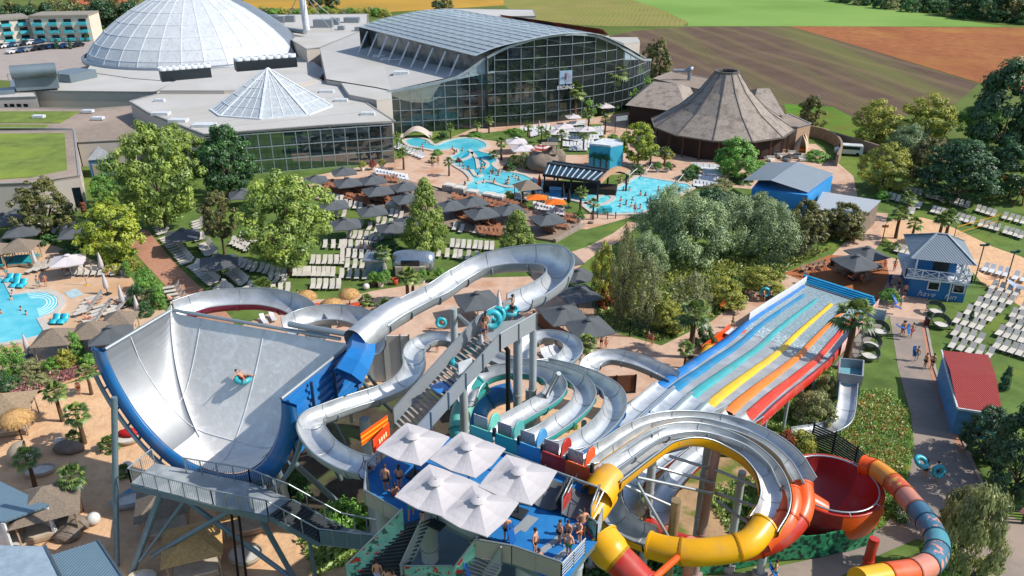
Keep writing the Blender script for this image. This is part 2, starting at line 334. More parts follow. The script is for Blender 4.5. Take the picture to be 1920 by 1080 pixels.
pool('lagoon_water', [(757, 263), (780, 258), (803, 263), (815, 272), (838, 264), (862, 259), (892, 260), (912, 268), (914, 276), (900, 283), (925, 290), (934, 302), (925, 308), (940, 320), (968, 324), (990, 330), (1012, 340), (1080, 352), (1130, 362), (1150, 372), (1120, 385), (1060, 372), (1000, 362), (930, 366), (885, 366), (866, 356), (868, 345), (884, 338), (872, 322), (852, 310), (843, 296), (858, 285), (850, 279), (820, 283), (790, 278), (768, 274)], .1, M_water)
sheet('rapids_water', [(862, 300), (880, 285), (905, 284), (925, 300), (905, 318), (895, 335), (880, 318)], .115, M_deep, 3)
sheet('whirlpool_water', [(895, 350), (910, 345), (940, 350), (945, 358), (920, 362), (900, 360)], .12, M_foam, 3)
pool('wave_pool_water', [(1092, 385), (1196, 330), (1290, 345), (1300, 352), (1255, 375), (1205, 400), (1150, 402), (1110, 398)], .12, M_foam, 0)
pool('round_pool_water', [(-90, 522), (8, 520), (26, 552), (60, 546), (92, 546), (114, 556), (116, 572), (104, 586), (76, 597), (92, 626), (40, 640), (-90, 660)], .12, M_water, 0)
for k in range(5):   # the curved entry steps, each a low ring of pale stone
    f = 1-.13*k; c = G(66, 572); P = [V((c.x+(p.x-c.x)*f, c.y+(p.y-c.y)*f, 0)) for p in spline([G(x, y) for x, y in ((48, 549), (80, 547), (106, 554), (113, 568), (98, 585), (74, 593))], 5)]
    along(P, .14, .03, .12, 'pool_step', mat('pool step', '#c9e2df', .5))['kind'] = 'structure'
for px in (((845, 300), (862, 302), (880, 296), (885, 287)), ((884, 320), (893, 332), (905, 330)), ((905, 300), (915, 310), (905, 318)), ((893, 345), (915, 342), (950, 352), (975, 350)), ((880, 283), (893, 298), (897, 318))):
    along(spline([G(*p) for p in px], 5), .7, .22, .05, 'pool_weir', M_kerb)['kind'] = 'structure'
M_white = mat('white render', '#b6aca2', .8, var=.06, scale=.3)
M_roof = layer(mat('pale flat roof', '#b3b1ad', .85, var=.07, scale=.12, spec=.2), '#a8a49a', .05, .45, .65, .7)
M_gravelroof = layer(mat('gravel roof', '#8c7f74', .95, var=.15, scale=.8, spec=.1), '#a8988a', .08, .45, .65, .7)
M_steel = mat('grey steel', '#8d9499', .4, .5, var=.08)
M_dark = mat('dark metal', '#2b3236', .5, .3)
M_glassd = glass('tinted glass', '#bdd2d3', .97, .02, .1)
M_mull = mat('mullion grey', '#9aa6aa', .4, .3)
def quadgrid(mb, a, b, c, d, nu, nv, r, mi=0, skip_edge=False):
    """bars over the quad a-b (bottom) d-c (top)"""
    for i in range(nu+1): mb.bar(lerp(a, b, i/nu), lerp(d, c, i/nu), r, mi=mi)
    for j in range(nv+1): mb.bar(lerp(a, d, j/nv), lerp(b, c, j/nv), r*.92, mi=mi)
def block(name, label, cat, px, zt, mw=None, mr=None, z0=0., parapet=.35, group=None, ov=0):
    """flat-roofed building from its roof outline in the photo; walls, roof and a parapet"""
    P = [G(x, y, zt) for x, y in px]; c = sum((V((p.x, p.y, 0)) for p in P), V((0, 0, 0)))/len(P)
    t = thing(name, label, cat, (c.x, c.y, z0), group)
    MB().prism(P, z0, zt).build('wall', mw or M_white, t)
    Q = [V((c.x+(p.x-c.x)*(1+ov), c.y+(p.y-c.y)*(1+ov), zt)) for p in P]
    MB().prism(Q, zt-.05, zt+.3, bottom=True).build('roof', mr or M_roof, t)
    if parapet: along([V((c.x+(p.x-c.x)*(1+ov*.9), c.y+(p.y-c.y)*(1+ov*.9), 0)) for p in Q], .35, parapet*.35, zt+.3, 'parapet', mat('roof edge', '#8f8d88', .6), t, True)
    return t
zc = 5.; c0 = G(374, 96, zc); rx = 30.; ry = 30.
PR = [(1.0, 0.0), (.97, 1.6), (.9, 4.2), (.8, 7.0), (.68, 9.7), (.54, 12.3), (.38, 14.7), (.2, 16.8), (.07, 17.7), (0.001, 18.0)]
M_poly = stripes(layer(mat('polycarbonate panels', '#b9bdc0', .5, .0, var=.12, scale=.3, spec=.5), '#8f969c', 1.6, .5, .7, .7, ((1, 1, .1), 0)), .9, 0, '#c6cacc', .5)
M_dmetal = stripes(mat('dome sheet metal', '#8e959b', .38, .55, var=.1, scale=.15), .25, R(30), '#7d858c', .4)
t = thing('dome_hall', 'huge pale faceted dome of translucent panels with grey metal sides', 'dome', (c0.x, c0.y, zc))
NS = 32; glassk = set(range(18, 31))
def dom(k, r, z): a = 2*pi*k/NS; return V((c0.x+rx*r*cos(a), c0.y+ry*r*sin(a), zc+z))
b1, b2, b3 = MB(), MB(), MB()
for k in range(NS):
    for i in range(len(PR)-1):
        (r0, z0), (r1, z1) = PR[i], PR[i+1]
        (b1 if k in glassk else b2).add([dom(k, r0, z0), dom(k+1, r0, z0), dom(k+1, r1, z1), dom(k, r1, z1)], [(0, 1, 2, 3)])
    if k in glassk or k-1 in glassk:
        for i in range(len(PR)-2): b3.bar(dom(k, *PR[i]), dom(k, *PR[i+1]), .24, .16)
    if k in glassk:
        for i in range(1, len(PR)-2): b3.bar(dom(k, *PR[i]), dom(k+1, *PR[i]), .16, .12)
b1.build('translucent_panels', M_poly, t); b2.build('metal_cladding', M_dmetal, t); b3.build('white_ribs', mat('white paint', '#c9cdd0', .45), t)
MB().lathe([(30.6, -.6), (31.2, -.6), (31.2, .2), (30.4, .5)], 48, (c0.x, c0.y, zc)).build('base_ring', M_steel, t)
block('flat_roofed_wing', 'low pale wing with a small dark door in front of the dome', 'building', [(30, 172), (160, 137), (250, 150), (330, 156), (292, 175), (262, 175), (70, 173)], 5.)
wng = bpy.data.objects['flat_roofed_wing']
a, b = G(66, 200), G(245, 205); 
MB().box(G(131, 204, 0)+V((0, -.15, 1.3)), (1.8, .2, 2.6)).build('door', M_dark, wng)
block('hall_base', 'grey low hall roof that carries the dome', 'building', [(160, 137), (175, 118), (575, 108), (610, 135), (590, 160), (500, 150), (330, 160), (250, 152)], 4.6, parapet=0)
pz = 7.4; t = block('glass_fronted_hall', 'flat grey roofed hall with glass front and pyramid skylight', 'building', [(248, 193), (330, 172), (560, 140), (640, 168), (735, 230), (610, 237), (440, 250), (385, 254), (282, 214)], pz, mw=glass('hall glass', '#3c5658', .6, .02, .75), ov=.01)
A, B = G(385, 254, pz), G(735, 230, pz); q = MB()
for kk in range(2): pass
A0, B0 = V((A.x, A.y-.2, 0)), V((B.x, B.y-.2, 0)); quadgrid(q, A0, B0, V((B0.x, B0.y, pz-.3)), V((A0.x, A0.y, pz-.3)), 15, 3, .13); q.build('mullions', M_mull, t)
wl = MB(); P = [G(x, y, pz) for x, y in ((385, 254), (282, 214), (248, 193), (330, 172))]
for i in range(3):
    n = (P[i+1]-P[i]).cross(V((0, 0, 1))).normalized()*-.2; wl.bar(V((P[i].x, P[i].y, pz/2))+n, V((P[i+1].x, P[i+1].y, pz/2))+n, .3, pz-.1)
wl.build('white_side_wall', M_white, t)
for x, y, s_ in ((302, 215, 1.), (383, 237, 1.2), (335, 228, 1.), (399, 172, .9), (613, 173, .9), (547, 143, .7), (640, 190, .8), (690, 215, .8), (300, 190, .6), (600, 190, .6)):
    a = G(x, y, pz+.3); MB().prism([a+V((i*s_, j*s_, 0)) for i, j in ((-1.6, -.9), (1.6, -.9), (1.6, .9), (-1.6, .9))], pz+.25, pz+.8).build('roof_light', mat('roof light dome', '#c6c8c8', .3), t)
q = MB()
for f in (.2, .36, .52, .68, .84): a, b = lerp(G(282, 214, pz), G(385, 254, pz), f), lerp(G(560, 145, pz), G(725, 228, pz), f); q.bar(a+V((0, 0, .31)), b+V((0, 0, .31)), .12, .02)
q.build('membrane_seams', mat('seam grey', '#9a968f', .9), t)
ap = G(502, 128, 14.5); ap.y = G(505, 190, pz).y; ap = D(502, 128, G(505, 196, pz+.3).y)
bs = [G(x, y, pz+.35) for x, y in ((395, 206), (412, 218), (488, 224), (578, 216), (623, 199), (560, 176), (440, 178))]
t2 = thing('pyramid_skylight', 'pointed glass pyramid skylight on the flat grey roof', 'skylight', (ap.x, ap.y, pz)); q, q2 = MB(), MB()
for i in range(7):
    a, b = bs[i], bs[(i+1) % 7]; q.add([a, b, ap], [(0, 1, 2)]); q2.bar(a, ap, .4, .3); q2.bar(a, b, .4, .4)
    for f in (.2, .4, .58, .74): q2.bar(lerp(a, ap, f), lerp(b, ap, f), .16)
    for f in (.25, .5, .75): q2.bar(lerp(a, b, f), lerp(lerp(a, b, f), ap, .85), .14)
q.build('glazing', mat('skylight panels', '#b4babd', .45, var=.15, scale=1.6, spec=.5, c2='#959ea3'), t2); q2.build('white_frame', MATS['white paint'], t2)
block('service_roof', 'pale grey plant roof between dome and pyramid skylight', 'building', [(300, 172), (345, 145), (560, 133), (592, 152), (520, 166), (420, 172)], 8.2, parapet=0)
for k, (xa, ya, xb, yb) in enumerate(((302, 150, 395, 142), (442, 131, 555, 122))):
    a, b = G(xa, ya, 8.6), G(xb, yb, 8.6); t = thing('cooling_unit', ['black cooling unit with a row of white fans, left of the pyramid tip', 'black cooling unit with white fans directly behind the pyramid tip'][k], 'cooling unit', a, 'cooling units at the foot of the dome')
    MB().bar(a+V((0, 0, .9)), b+V((0, 0, .9)), 3.2, 2.2).build('casing', M_dark, t); q = MB()
    for i in range(8): q.lathe([(1.1, 0), (1.1, .7), (.8, .7), (.8, .2)], 12, lerp(a, b, (i+.5)/8)+V((0, 0, 2.)))
    q.build('fans', MATS['white paint'], t)
fb = [(733, 250), (815, 246), (905, 240), (1000, 233), (1090, 222), (1165, 200), (1205, 180), (1228, 165)]
Gp = [G(x, y) for x, y in fb]
Gp[-3] = G(1165, 207); Gp[-2] = V((Gp[-3].x+5.0, Gp[-3].y+7, 0)); Gp[-1] = V((Gp[-2].x+3.2, Gp[-2].y+6, 0))
FP = spline(Gp, 4); ztop = []
prof = [(600, 192), (733, 171), (800, 160), (864, 143), (866, 141), (912, 107), (950, 89), (1000, 73), (1045, 65), (1085, 63), (1120, 68), (1155, 83), (1180, 98), (1200, 110), (1206, 112), (1230, 112)]
def zon(p, prof=prof):   # height of the roof line above the facade point p, read off the photo's outline
    dc = p.y*cos(PITCH)+HC*sin(PITCH); x = 960+F*p.x/dc
    for _ in range(3):
        for (x0, y0), (x1, y1) in zip(prof, prof[1:]):
            if x0 <= x <= x1: y = lerp(y0, y1, (x-x0)/(x1-x0)); break
        else: y = 112
        z = D(x, y, p.y).z; dc = p.y*cos(PITCH)+(HC-z)*sin(PITCH); x = 960+F*p.x/dc
    return z
ZT = [zon(p) for p in FP]
t = thing('glass_hall', 'great hall with curved gridded glass front and arched glazed roof', 'hall', (Gp[3].x, Gp[3].y, 0))
q, q2 = MB(), MB()
for i in range(len(FP)-1):
    a, b = FP[i], FP[i+1]; q.add([a, b, V((b.x, b.y, ZT[i+1])), V((a.x, a.y, ZT[i]))], [(0, 1, 2, 3)])
ln = [(700, 178), (733, 171), (912, 136), (1160, 112), (1240, 112)]; q3 = MB()
for i in range(len(FP)-1):
    for u in range(4):
        a, b = lerp(FP[i], FP[i+1], u/4), lerp(FP[i], FP[i+1], u/4+.25); xm = co_px(V((a.x, a.y, 10)))[0]
        if 862 < xm < 914 or 1166 < xm < 1212: n = V((0, -.16, 0)); q3.add([V((a.x, a.y, min(zon(a, ln), zon(a))))+n, V((b.x, b.y, min(zon(b, ln), zon(b))))+n, V((b.x, b.y, zon(b)))+n, V((a.x, a.y, zon(a)))+n], [(0, 1, 2, 3)])
    a, b = FP[i]+V((0, -.14, 0)), FP[i+1]+V((0, -.14, 0)); a.z, b.z = zon(FP[i], ln), zon(FP[i+1], ln); q3.bar(a, b, .3, .35) if co_px(a)[0] < 915 else None
q3.build('gable_panel', mat('pale gable panel', '#8fa0a6', .5), t)
for i, p in enumerate(FP):
    n = V((0, -.12, 0)); q2.bar(p+n, V((p.x, p.y, ZT[i]))+n, .14, .2)
    if i < len(FP)-1:
        b = FP[i+1]
        for k in range(1, 8):
            z = k*2.35
            if z < min(ZT[i], ZT[i+1]): q2.bar(V((p.x, p.y, z))+n, V((b.x, b.y, z))+n, .1)
        q2.bar(V((p.x, p.y, ZT[i]))+n, V((b.x, b.y, ZT[i+1]))+n, .5, .5)
q.build('glass_front', M_glassd, t); q2.build('mullions', M_mull, t)
back = V((-31.5, 45, 0)); arch = []
for x, y in ((890, 107), (930, 91), (985, 78), (1035, 67.5), (1085, 63.5), (1125, 68), (1160, 83), (1190, 100), (1208, 111)):
    Y = [p for p in FP if True]; p = min(FP, key=lambda p: abs(960+F*p.x/(p.y*cos(PITCH)+30*sin(PITCH))-x)); arch.append(D(x, y, p.y-.6))
ar = spline(arch, 3); n = len(ar)
M_barrel = glass('roof glazing', '#d5dde0', .48, .3, .1)
q, q2 = MB(), MB(); NB = 15
def br(i, j): p = ar[i]+back*(j/NB); return V((p.x+.0, p.y, p.z+.2))
y0 = min(p.y for p in ar)
for j in range(NB):
    for i in range(n-1): q.add([br(i, j), br(i+1, j), br(i+1, j+1), br(i, j+1)], [(0, 1, 2, 3)], 0, True)
for i in range(n): q2.bar(br(i, 0)+V((0, 0, .1)), br(i, NB)+V((0, 0, .1)), .14, .1)
for j in range(NB+1):
    for i in range(n-1): q2.bar(br(i, j)+V((0, 0, .1)), br(i+1, j)+V((0, 0, .1)), .15 if j else .7, .1)
q.build('barrel_roof', M_barrel, t); q2.build('roof_ribs', mat('roof rib', '#a9b4b8', .5, .0), t)
e0, e1 = br(0, 0), br(0, NB); q, q2 = MB(), MB()
ins = V((2.6, .6, 0)); q.add([e0+ins+V((0, 0, -.3)), e1+ins+V((0, 0, -.3)), V((e1.x, e1.y, 0))+ins, V((e0.x, e0.y, 0))+ins], [(0, 1, 2, 3)])
r0, r1 = br(n-1, 0), br(n-1, NB); q.add([r0+V((-1, 1, 0)), r1+V((-1, 0, 0)), V((r1.x-1, r1.y, 0)), V((r0.x-1, r0.y+1, 0))], [(3, 2, 1, 0)])
q.add([V((p.x, p.y, 0)) for p in (e1, r1)]+[r1, lerp(r1, e1, .5)+V((0, 0, 4)), e1], [(0, 1, 2, 3, 4)])
for k in range(1, 10):
    p = lerp(e0, e1, k/10); q2.bar(p+V((-.3, 0, -.4)), V((p.x-3.2, p.y-1.5, 8.9)), .28)
q.build('clerestory', mat('dark clerestory glass', '#273036', .15, var=.3, scale=.4, c2='#6f7674'), t); q2.build('struts', MATS['white paint'], t)
MB().add([G(733, 250)+V((0, .5, .05)), G(905, 240)+V((0, .5, .05)), Gp[4]+V((0, .5, .05)), Gp[-1]+V((0, .5, .05)), V((r1.x, r1.y, .05)), V((e1.x, e1.y, .05))], [(0, 1, 2, 3, 4, 5)]).build('hall_floor', mat('hall floor', '#8f7a64', .7, var=.4, scale=.5), t)
flat = [(733, 171), (864, 142), (880, 118), (684, 57), (600, 92), (612, 150), (705, 165)]
P = [G(x, y, z) for (x, y), z in zip(flat, (8.6, 10.6, 10.7, 10.9, 8.6, 8.6, 8.6))]; sh = thing('side_hall', 'flat white roofed side hall joined to the glass hall', 'building', V((P[0].x, P[0].y, 0)))
q = MB(); n = 7; q.add([V((p.x, p.y, 0)) for p in P]+P, [(i, (i+1) % n, n+(i+1) % n, n+i) for i in range(n)]); q.build('wall', M_white, sh); cc = sum(P, V())/n; cc.z = 9.6; q = MB(); q.add([p+V((0, 0, .2)) for p in P]+[cc], [(i, (i+1) % n, n) for i in range(n)]); q.build('roof', M_roof, sh)
for k, (x, y) in enumerate(((712, 105), (727, 111), (742, 112), (752, 136))):
    a = G(x, y, 9.9); MB().prism([a+V((i, j, 0)) for i, j in ((-1.6, -1), (1.6, -1), (1.6, 1), (-1.6, 1))], 9.2, 10.2).build('roof_light', MATS['white paint'], sh)
block('white_stair_block', 'windowless white block between the pyramid roof and side hall', 'building', [(640, 158), (704, 165), (733, 173), (735, 185), (706, 190), (655, 180)], 8.3, parapet=0)
block('far_annex', 'pale annex with vents behind the dome and barrel roof', 'building', [(470, 30), (690, 28), (690, 55), (600, 92), (575, 95)], 8., parapet=.6); fx = bpy.data.objects['far_annex']
for x, y, a_, b_, h_ in ((525, 42, 3, 2, 2.), (545, 41, 3, 2, 2.), (607, 51, 6, 3, 2.4), (628, 46, 3, 3, 2.), (660, 42, 5, 3, 1.6), (640, 56, 2, 2, 1.2), (672, 58, 2, 2, 1.2), (500, 36, 8, 2, 1.4)): MB().box(G(x, y, 8.3)+V((0, 0, h_/2)), (a_, b_, h_)).build('roof_vent', M_steel, fx)
MB().tube([G(515, 52, 9.6), G(572, 60, 9.6)], .7, 10).build('duct', M_steel, fx)
block('far_roof_block', 'small white roof block behind the barrel roof', 'building', [(830, 18), (1000, 20), (1005, 32), (860, 34)], 10.5)
t = thing('solar_roof_building', 'red roofed building carrying rows of dark solar panels', 'building', G(1040, 60, 0))
P = [G(935, 27, 13), G(1130, 55, 13), G(1142, 66, 11), G(960, 42, 11)]
MB().add(P, [(0, 1, 2, 3)]).build('roof', mat('red roof', '#93402f', .6), t); MB().prism([V((p.x, p.y, 0)) for p in P], 0, 10.9).build('wall', M_white, t)
q = MB()
for u0, u1 in ((.1, .26), (.32, .5), (.58, .72), (.74, .82), (.85, .97)):
    a, b = lerp(P[0], P[1], u0), lerp(P[0], P[1], u1); c, d = lerp(P[3], P[2], u1), lerp(P[3], P[2], u0)
    for i in range(6):
        x0, x1 = i/6+.015, (i+1)/6-.015
        q.add([lerp(lerp(a, b, x0), lerp(d, c, x0), f)+V((0, 0, .25)) for f in (.12, .85)]+[lerp(lerp(a, b, x1), lerp(d, c, x1), f)+V((0, 0, .25)) for f in (.85, .12)], [(0, 3, 2, 1)])
q.build('solar_panels', mat('solar panel', '#1c2436', .15, var=.2), t)
block('white_wall_block', 'bright white rectangular wall block right of the barrel roof', 'building', [(1140, 72), (1195, 72), (1200, 80), (1170, 84)], 13.5, parapet=0)
b = D(580, 95, 262); t = thing('chimney', 'tall white steel chimney with guy wires behind the dome', 'chimney', (b.x, b.y, 6))
MB().tube([V((b.x, b.y, 5)), V((b.x-1.5, b.y, 40))], 1.05, 14).build('stack', MATS['white paint'], t); q = MB()
for dx, dy in ((9, -4), (12, 3), (-9, 2)): q.tube([V((b.x-.6, b.y, 20)), V((b.x+dx, b.y+dy, 8))], .1, 4)
q.build('guy_wires', M_steel, t)
p = min(FP, key=lambda p: abs(960+F*p.x/(p.y*cos(PITCH)+32*sin(PITCH))-1061)); bc = D(1061, 145, p.y-1.2)
t = thing('facade_banner', 'square blue and white banner hung on the glass front', 'banner', bc)
ang = atan2(FP[13].y-FP[9].y, FP[13].x-FP[9].x)
MB().box(bc, (2.9, .1, 2.9), ang).build('cloth', mat('banner cloth', '#8fa9bf', .7), t)
MB().tube([bc+V((0, -.12, 0)), bc+V((0, -.16, 0))], 1.15, 20).build('emblem', mat('pale lilac', '#c3bfd0', .7), t); MB().bar(bc+V((0, -.18, -.5)), bc+V((0, -.18, .9)), .3, .03).build('tower_mark', mat('brown ink', '#8a6a48', .7), t)
text('THERME', bc+V((0, -.2, 0)), (pi/2, 0, ang), .62, mat('navy ink', '#1f3150', .6), t); text('ERDING', bc+V((0, -.25, -2.1)), (pi/2, 0, ang), 1.1, mat('white ink', '#d9dde0', .6), t)
def shingle(n, c, c2): return layer(mat(n, c, .9, var=.25, scale=2.2, spec=.15, c2=c2), '#5a5049', .6, .5, .7, .6)
M_shing = shingle('wood shingles', '#82786f', '#a0958b'); zc = 4.
L, Rr = G(1222, 232, zc), G(1492, 240, zc); cc = lerp(L, Rr, .5); fr = G(1355, 266, zc); rad = (Rr-L).length/2; cc = V((cc.x, fr.y+rad*.97, 0))
t = thing('restaurant', 'round restaurant with tall tent shaped grey shingle roof', 'restaurant', cc); NP = 12
pr = [(rad, zc), (rad*.62, zc+3.2), (rad*.34, zc+6.8), (rad*.16, zc+10.2)]
def rp(k, i): a = 2*pi*(k+.35)/NP; return V((cc.x+pr[i][0]*cos(a), cc.y+pr[i][0]*sin(a), pr[i][1]))
q, q2 = MB(), MB()
for k in range(NP):
    for i in range(3):
        q.add([rp(k, i), rp(k+1, i), rp(k+1, i+1), rp(k, i+1)], [(0, 1, 2, 3)]); q2.bar(rp(k, i)+V((0, 0, .06)), rp(k, i+1)+V((0, 0, .06)), .16, .12)
    q2.bar(rp(k, 0), rp(k+1, 0), .3, .25); q2.bar(rp(k, 3), rp(k+1, 3), .4, .4)
q.build('shingle_roof', M_shing, t); q2.build('roof_trim', mat('dark lead', '#676059', .6, .1), t)
MB().lathe([(rad*.9, 0), (rad*.9, zc)], 12, cc).build('wall', mat('dark wood', '#33231c', .7), t)
MB().lathe([(rad*.15, zc+9.7), (0.01, zc+9.8)], 12, cc).build('roof_light', M_glassd, t)
q = MB()
for k in range(24): a = 2*pi*k/24; q.bar(V((cc.x+rad*.95*cos(a), cc.y+rad*.95*sin(a), 0)), V((cc.x+rad*.95*cos(a), cc.y+rad*.95*sin(a), zc)), .25)
q.build('posts', mat('red brown wood', '#5d3a2c', .7), t)
def hip(name, label, cat, px, zt, zr, m, rl=.5, z0=0, wall=None, group=None):
    """hipped roof over four eave corners (px clockwise from far left)"""
    P = [G(x, y, zt) for x, y in px]; c = sum(P, V((0, 0, 0)))/4; t = thing(name, label, cat, (c.x, c.y, z0), group)
    a, b = lerp(P[0], P[3], .5), lerp(P[1], P[2], .5); ra, rb = lerp(a, b, rl*.5), lerp(b, a, rl*.5); ra.z = rb.z = zr
    if (ra-rb).length < .1: MB().add(P+[ra], [(3, 2, 4), (2, 1, 4), (1, 0, 4), (0, 3, 4)]).build('roof', m, t)
    else: MB().add(P+[ra, rb], [(3, 2, 5, 4), (1, 0, 4, 5), (0, 3, 4), (2, 1, 5)]).build('roof', m, t)
    if wall: MB().prism([V((c.x+(p.x-c.x)*.88, c.y+(p.y-c.y)*.88, 0)) for p in P], z0, zt).build('wall', wall, t)
    return t, P, c
hip('shingled_wing', 'low shingled wing left of the round restaurant', 'building', [(1210, 160), (1310, 168), (1290, 212), (1172, 197)], 4.5, 7.8, M_shing, .6, wall=MATS['dark wood'])
hip('shingled_annex', 'shingled annex with dormer right of the round restaurant', 'building', [(1400, 170), (1440, 172), (1472, 215), (1400, 225)], 5., 8.2, M_shing, .6, wall=mat('tan render', '#a58b72', .8))
block('tan_side_building', 'tan walled flat roofed building at the right end of the restaurant', 'building', [(1455, 222), (1480, 217), (1520, 235), (1495, 241), (1470, 240)], 4.2, mw=MATS['tan render'], mr=M_gravelroof)
block('kitchen_block', 'flat roofed kitchen block with steel vents behind the restaurant', 'building', [(1225, 150), (1260, 137), (1330, 150), (1310, 170)], 5.5, mr=M_gravelroof)
a = G(1292, 150, 5.8); t = thing('roof_vent', 'bent steel vent pipe on the kitchen roof', 'vent', a); MB().tube([a, a+V((0, 0, 2.6))], .45, 10).tube([a+V((-4, 0, 2.2)), a+V((-.2, 0, 2.2))], .4, 10).lathe([(.8, 2.4), (.8, 3.1), (.5, 3.1)], 10, a).build('pipe', M_steel, t)
M_sedum = layer(mat('sedum', '#6b7a3f', .95, var=.2, scale=.4, spec=.05), '#7f8f3f', .1, .45, .65, .8)
t = block('green_roof_building', 'white low building with a wide grass covered roof', 'building', [(-80, 250), (140, 247), (150, 333), (60, 346), (-80, 352)], 5., mw=M_white, mr=M_gravelroof)
P = [G(x, y, 5.34) for x, y in ((-80, 252), (121, 250), (126, 318), (60, 332), (-80, 342))]; MB().prism(P, 5.3, 5.42).build('turf', M_sedum, t)
A = G(-20, 346, 5.); B = G(150, 334, 5.); q = MB(); q2 = MB()
for i in range(7):
    a = lerp(A, B, i/7+.02); b = lerp(A, B, (i+1)/7-.02); a, b = V((a.x, a.y-.12, 2.)), V((b.x, b.y-.12, 2.)); q.bar(a, b, .06, 3.2)
q.build('window_band', mat('dark window', '#16242b', .08), t)
t = block('gravel_roof_building', 'low building with gravel roof and two grass strips', 'building', [(-60, 205), (60, 205), (180, 207), (265, 200), (290, 235), (248, 265), (146, 270), (138, 245), (-60, 242)], 4.2, mr=M_gravelroof)
for k, px in enumerate((((-60, 209), (150, 209), (112, 231), (-60, 230)), ((-60, 233), (92, 234), (80, 241), (-60, 241)))): MB().prism([G(x, y, 4.55) for x, y in px], 4.5, 4.6).build('turf', M_sedum, t)
for x, y in ((73, 220), (184, 223), (165, 210)): a = G(x, y, 4.7); MB().box(a+V((0, 0, .2)), (2.2, 1.2, .5)).build('roof_light', MATS['white paint'], t)
block('glazed_wing', 'narrow wing with a row of windows beside the green roof', 'building', [(-60, 180), (65, 176), (70, 184), (-60, 188)], 5.2)
tw = bpy.data.objects['glazed_wing']; q = MB(); a, b = G(-20, 186, 5.), G(64, 183, 5.)
for i in range(6): q.bar(V((lerp(a, b, i/6+.03).x, a.y-.9, 2.4)), V((lerp(a, b, (i+1)/6-.03).x, a.y-.9, 2.4)), .1, 3.6)
q.build('windows', MATS['dark window'], tw)
t = thing('air_handling_plant', 'bulky grey ventilation plant on the roof left of the dome', 'ventilation plant', G(90, 160, 3)); q = MB()
M_plant = mat('plant grey', '#77848b', .45, .4, var=.1, scale=.3)
for x0, y0, x1, y1, zz, w_ in ((20, 158, 115, 150, 5, 9), (25, 140, 105, 134, 9, 6), (110, 140, 160, 130, 7, 7), (-20, 172, 28, 168, 6, 5)):
    a, b = G(x0, y0, zz), G(x1, y1, zz); q.bar(V((a.x, a.y, zz-1.5)), V((b.x, b.y, zz-1.5)), w_, 3.4)
q.tube([G(20, 136, 10), G(105, 130, 10)], 1.5, 12); q.build('casing', M_plant, t); q = MB()
a, b = G(16, 150, 7), G(112, 146, 7)
for k in range(14): p = lerp(a, b, k/13); q.bar(p, p+V((0, 0, 1.3)), .1)
q.bar(a+V((0, 0, 1.3)), b+V((0, 0, 1.3)), .1); q.build('railing', M_steel, t)
t, P, c = hip('entrance_pavilion', 'small white pavilion with grey hipped roof near the green roof', 'pavilion', [(170, 288), (205, 287), (213, 297), (162, 301)], 3.2, 5., mat('grey shingles', '#8a8d90', .7), 1., wall=mat('blue paint', '#3c6a94', .6))
MB().box(V((c.x, c.y-2.15, 1.2)), (1.2, .15, 2.4)).build('door', M_white, t)
t = thing('hotel', 'three storey hotel with turquoise balconies beyond the car park', 'hotel', G(80, 90)); P = [G(-60, 88), G(60, 79), G(66, 79.5), G(176, 77)]
M_hot = mat('hotel render', '#cfc2b0', .8); M_tq = mat('turquoise panel', '#3fa5b0', .5)
q, qw, qb, qr = MB(), MB(), MB(), MB()
for (a, b, hh) in ((P[0], P[1]+V((0, 2, 0)), 7.8), (P[2], P[3], 8.4)):
    d = (b-a).normalized(); nrm = V((-d.y, d.x, 0)); q.prism([a, b, b+nrm*12, a+nrm*12], 0, hh); qr.prism([a-nrm*.5, b-nrm*.5, b+nrm*12.5, a+nrm*12.5], hh, hh+.7, bottom=True)
    nn_ = max(4, int((b-a).length/5.2))
    for i in range(nn_):
        for s in range(3):
            p = lerp(a, b, (i+.5)/nn_)-nrm*.08; qw.box(p+V((0, 0, 1.6+s*2.65)), (2.4, .2, 1.6), atan2(d.y, d.x)); qb.box(p-nrm*.7+V((0, 0, .9+s*2.65)), (3.2, 1.3, .9), atan2(d.y, d.x))
q.build('wall', M_hot, t); qr.build('roof', mat('hotel roof', '#8a8378', .9), t); qw.build('windows', MATS['dark window'], t); qb.build('balconies', M_tq, t)
def house(name, label, px, py, sz, rz, roofm, wallm, hh=5, rh=4):
    a = G(px, py); t = thing(name, label, 'house', a); q = MB(); q.box(a+V((0, 0, hh/2)), (sz[0], sz[1], hh), rz); q.build('wall', wallm, t)
    M = Matrix.Rotation(rz, 3, 'Z'); x, y = sz[0]/2+.6, sz[1]/2+.6
    MB().add([a+M@V(p) for p in ((-x, -y, hh), (x, -y, hh), (x, y, hh), (-x, y, hh), (-x, 0, hh+rh), (x, 0, hh+rh))], [(0, 1, 5, 4), (2, 3, 4, 5), (3, 0, 4), (1, 2, 5)]).build('roof', roofm, t)
    q = MB()
    for i in (-.3, 0, .3): q.box(a+M@V((i*sz[0], -sz[1]/2-.05, hh*.6)), (1.4, .15, 1.3), rz)
    q.build('windows', MATS['dark window'], t)
M_red = mat('red clay tiles', '#a35a3c', .8, var=.15)
house('farmhouse', 'house with orange tiled roof behind the hotel trees', 192, 26, (22, 11), .1, M_red, MATS['hotel render'])
house('cottage', 'small white gabled cottage beside the meadow and the hotel', 178, 36, (9, 8), 1.2, M_red, M_white, 4, 3)
house('timber_block', 'long dark timber building among the far right trees', 1768, 4, (50, 14), -.06, mat('slate', '#4d4440', .8), mat('dark timber', '#3a3230', .8), 11, 3)
M_tyre = mat('tyre', '#1b1b1b', .8)
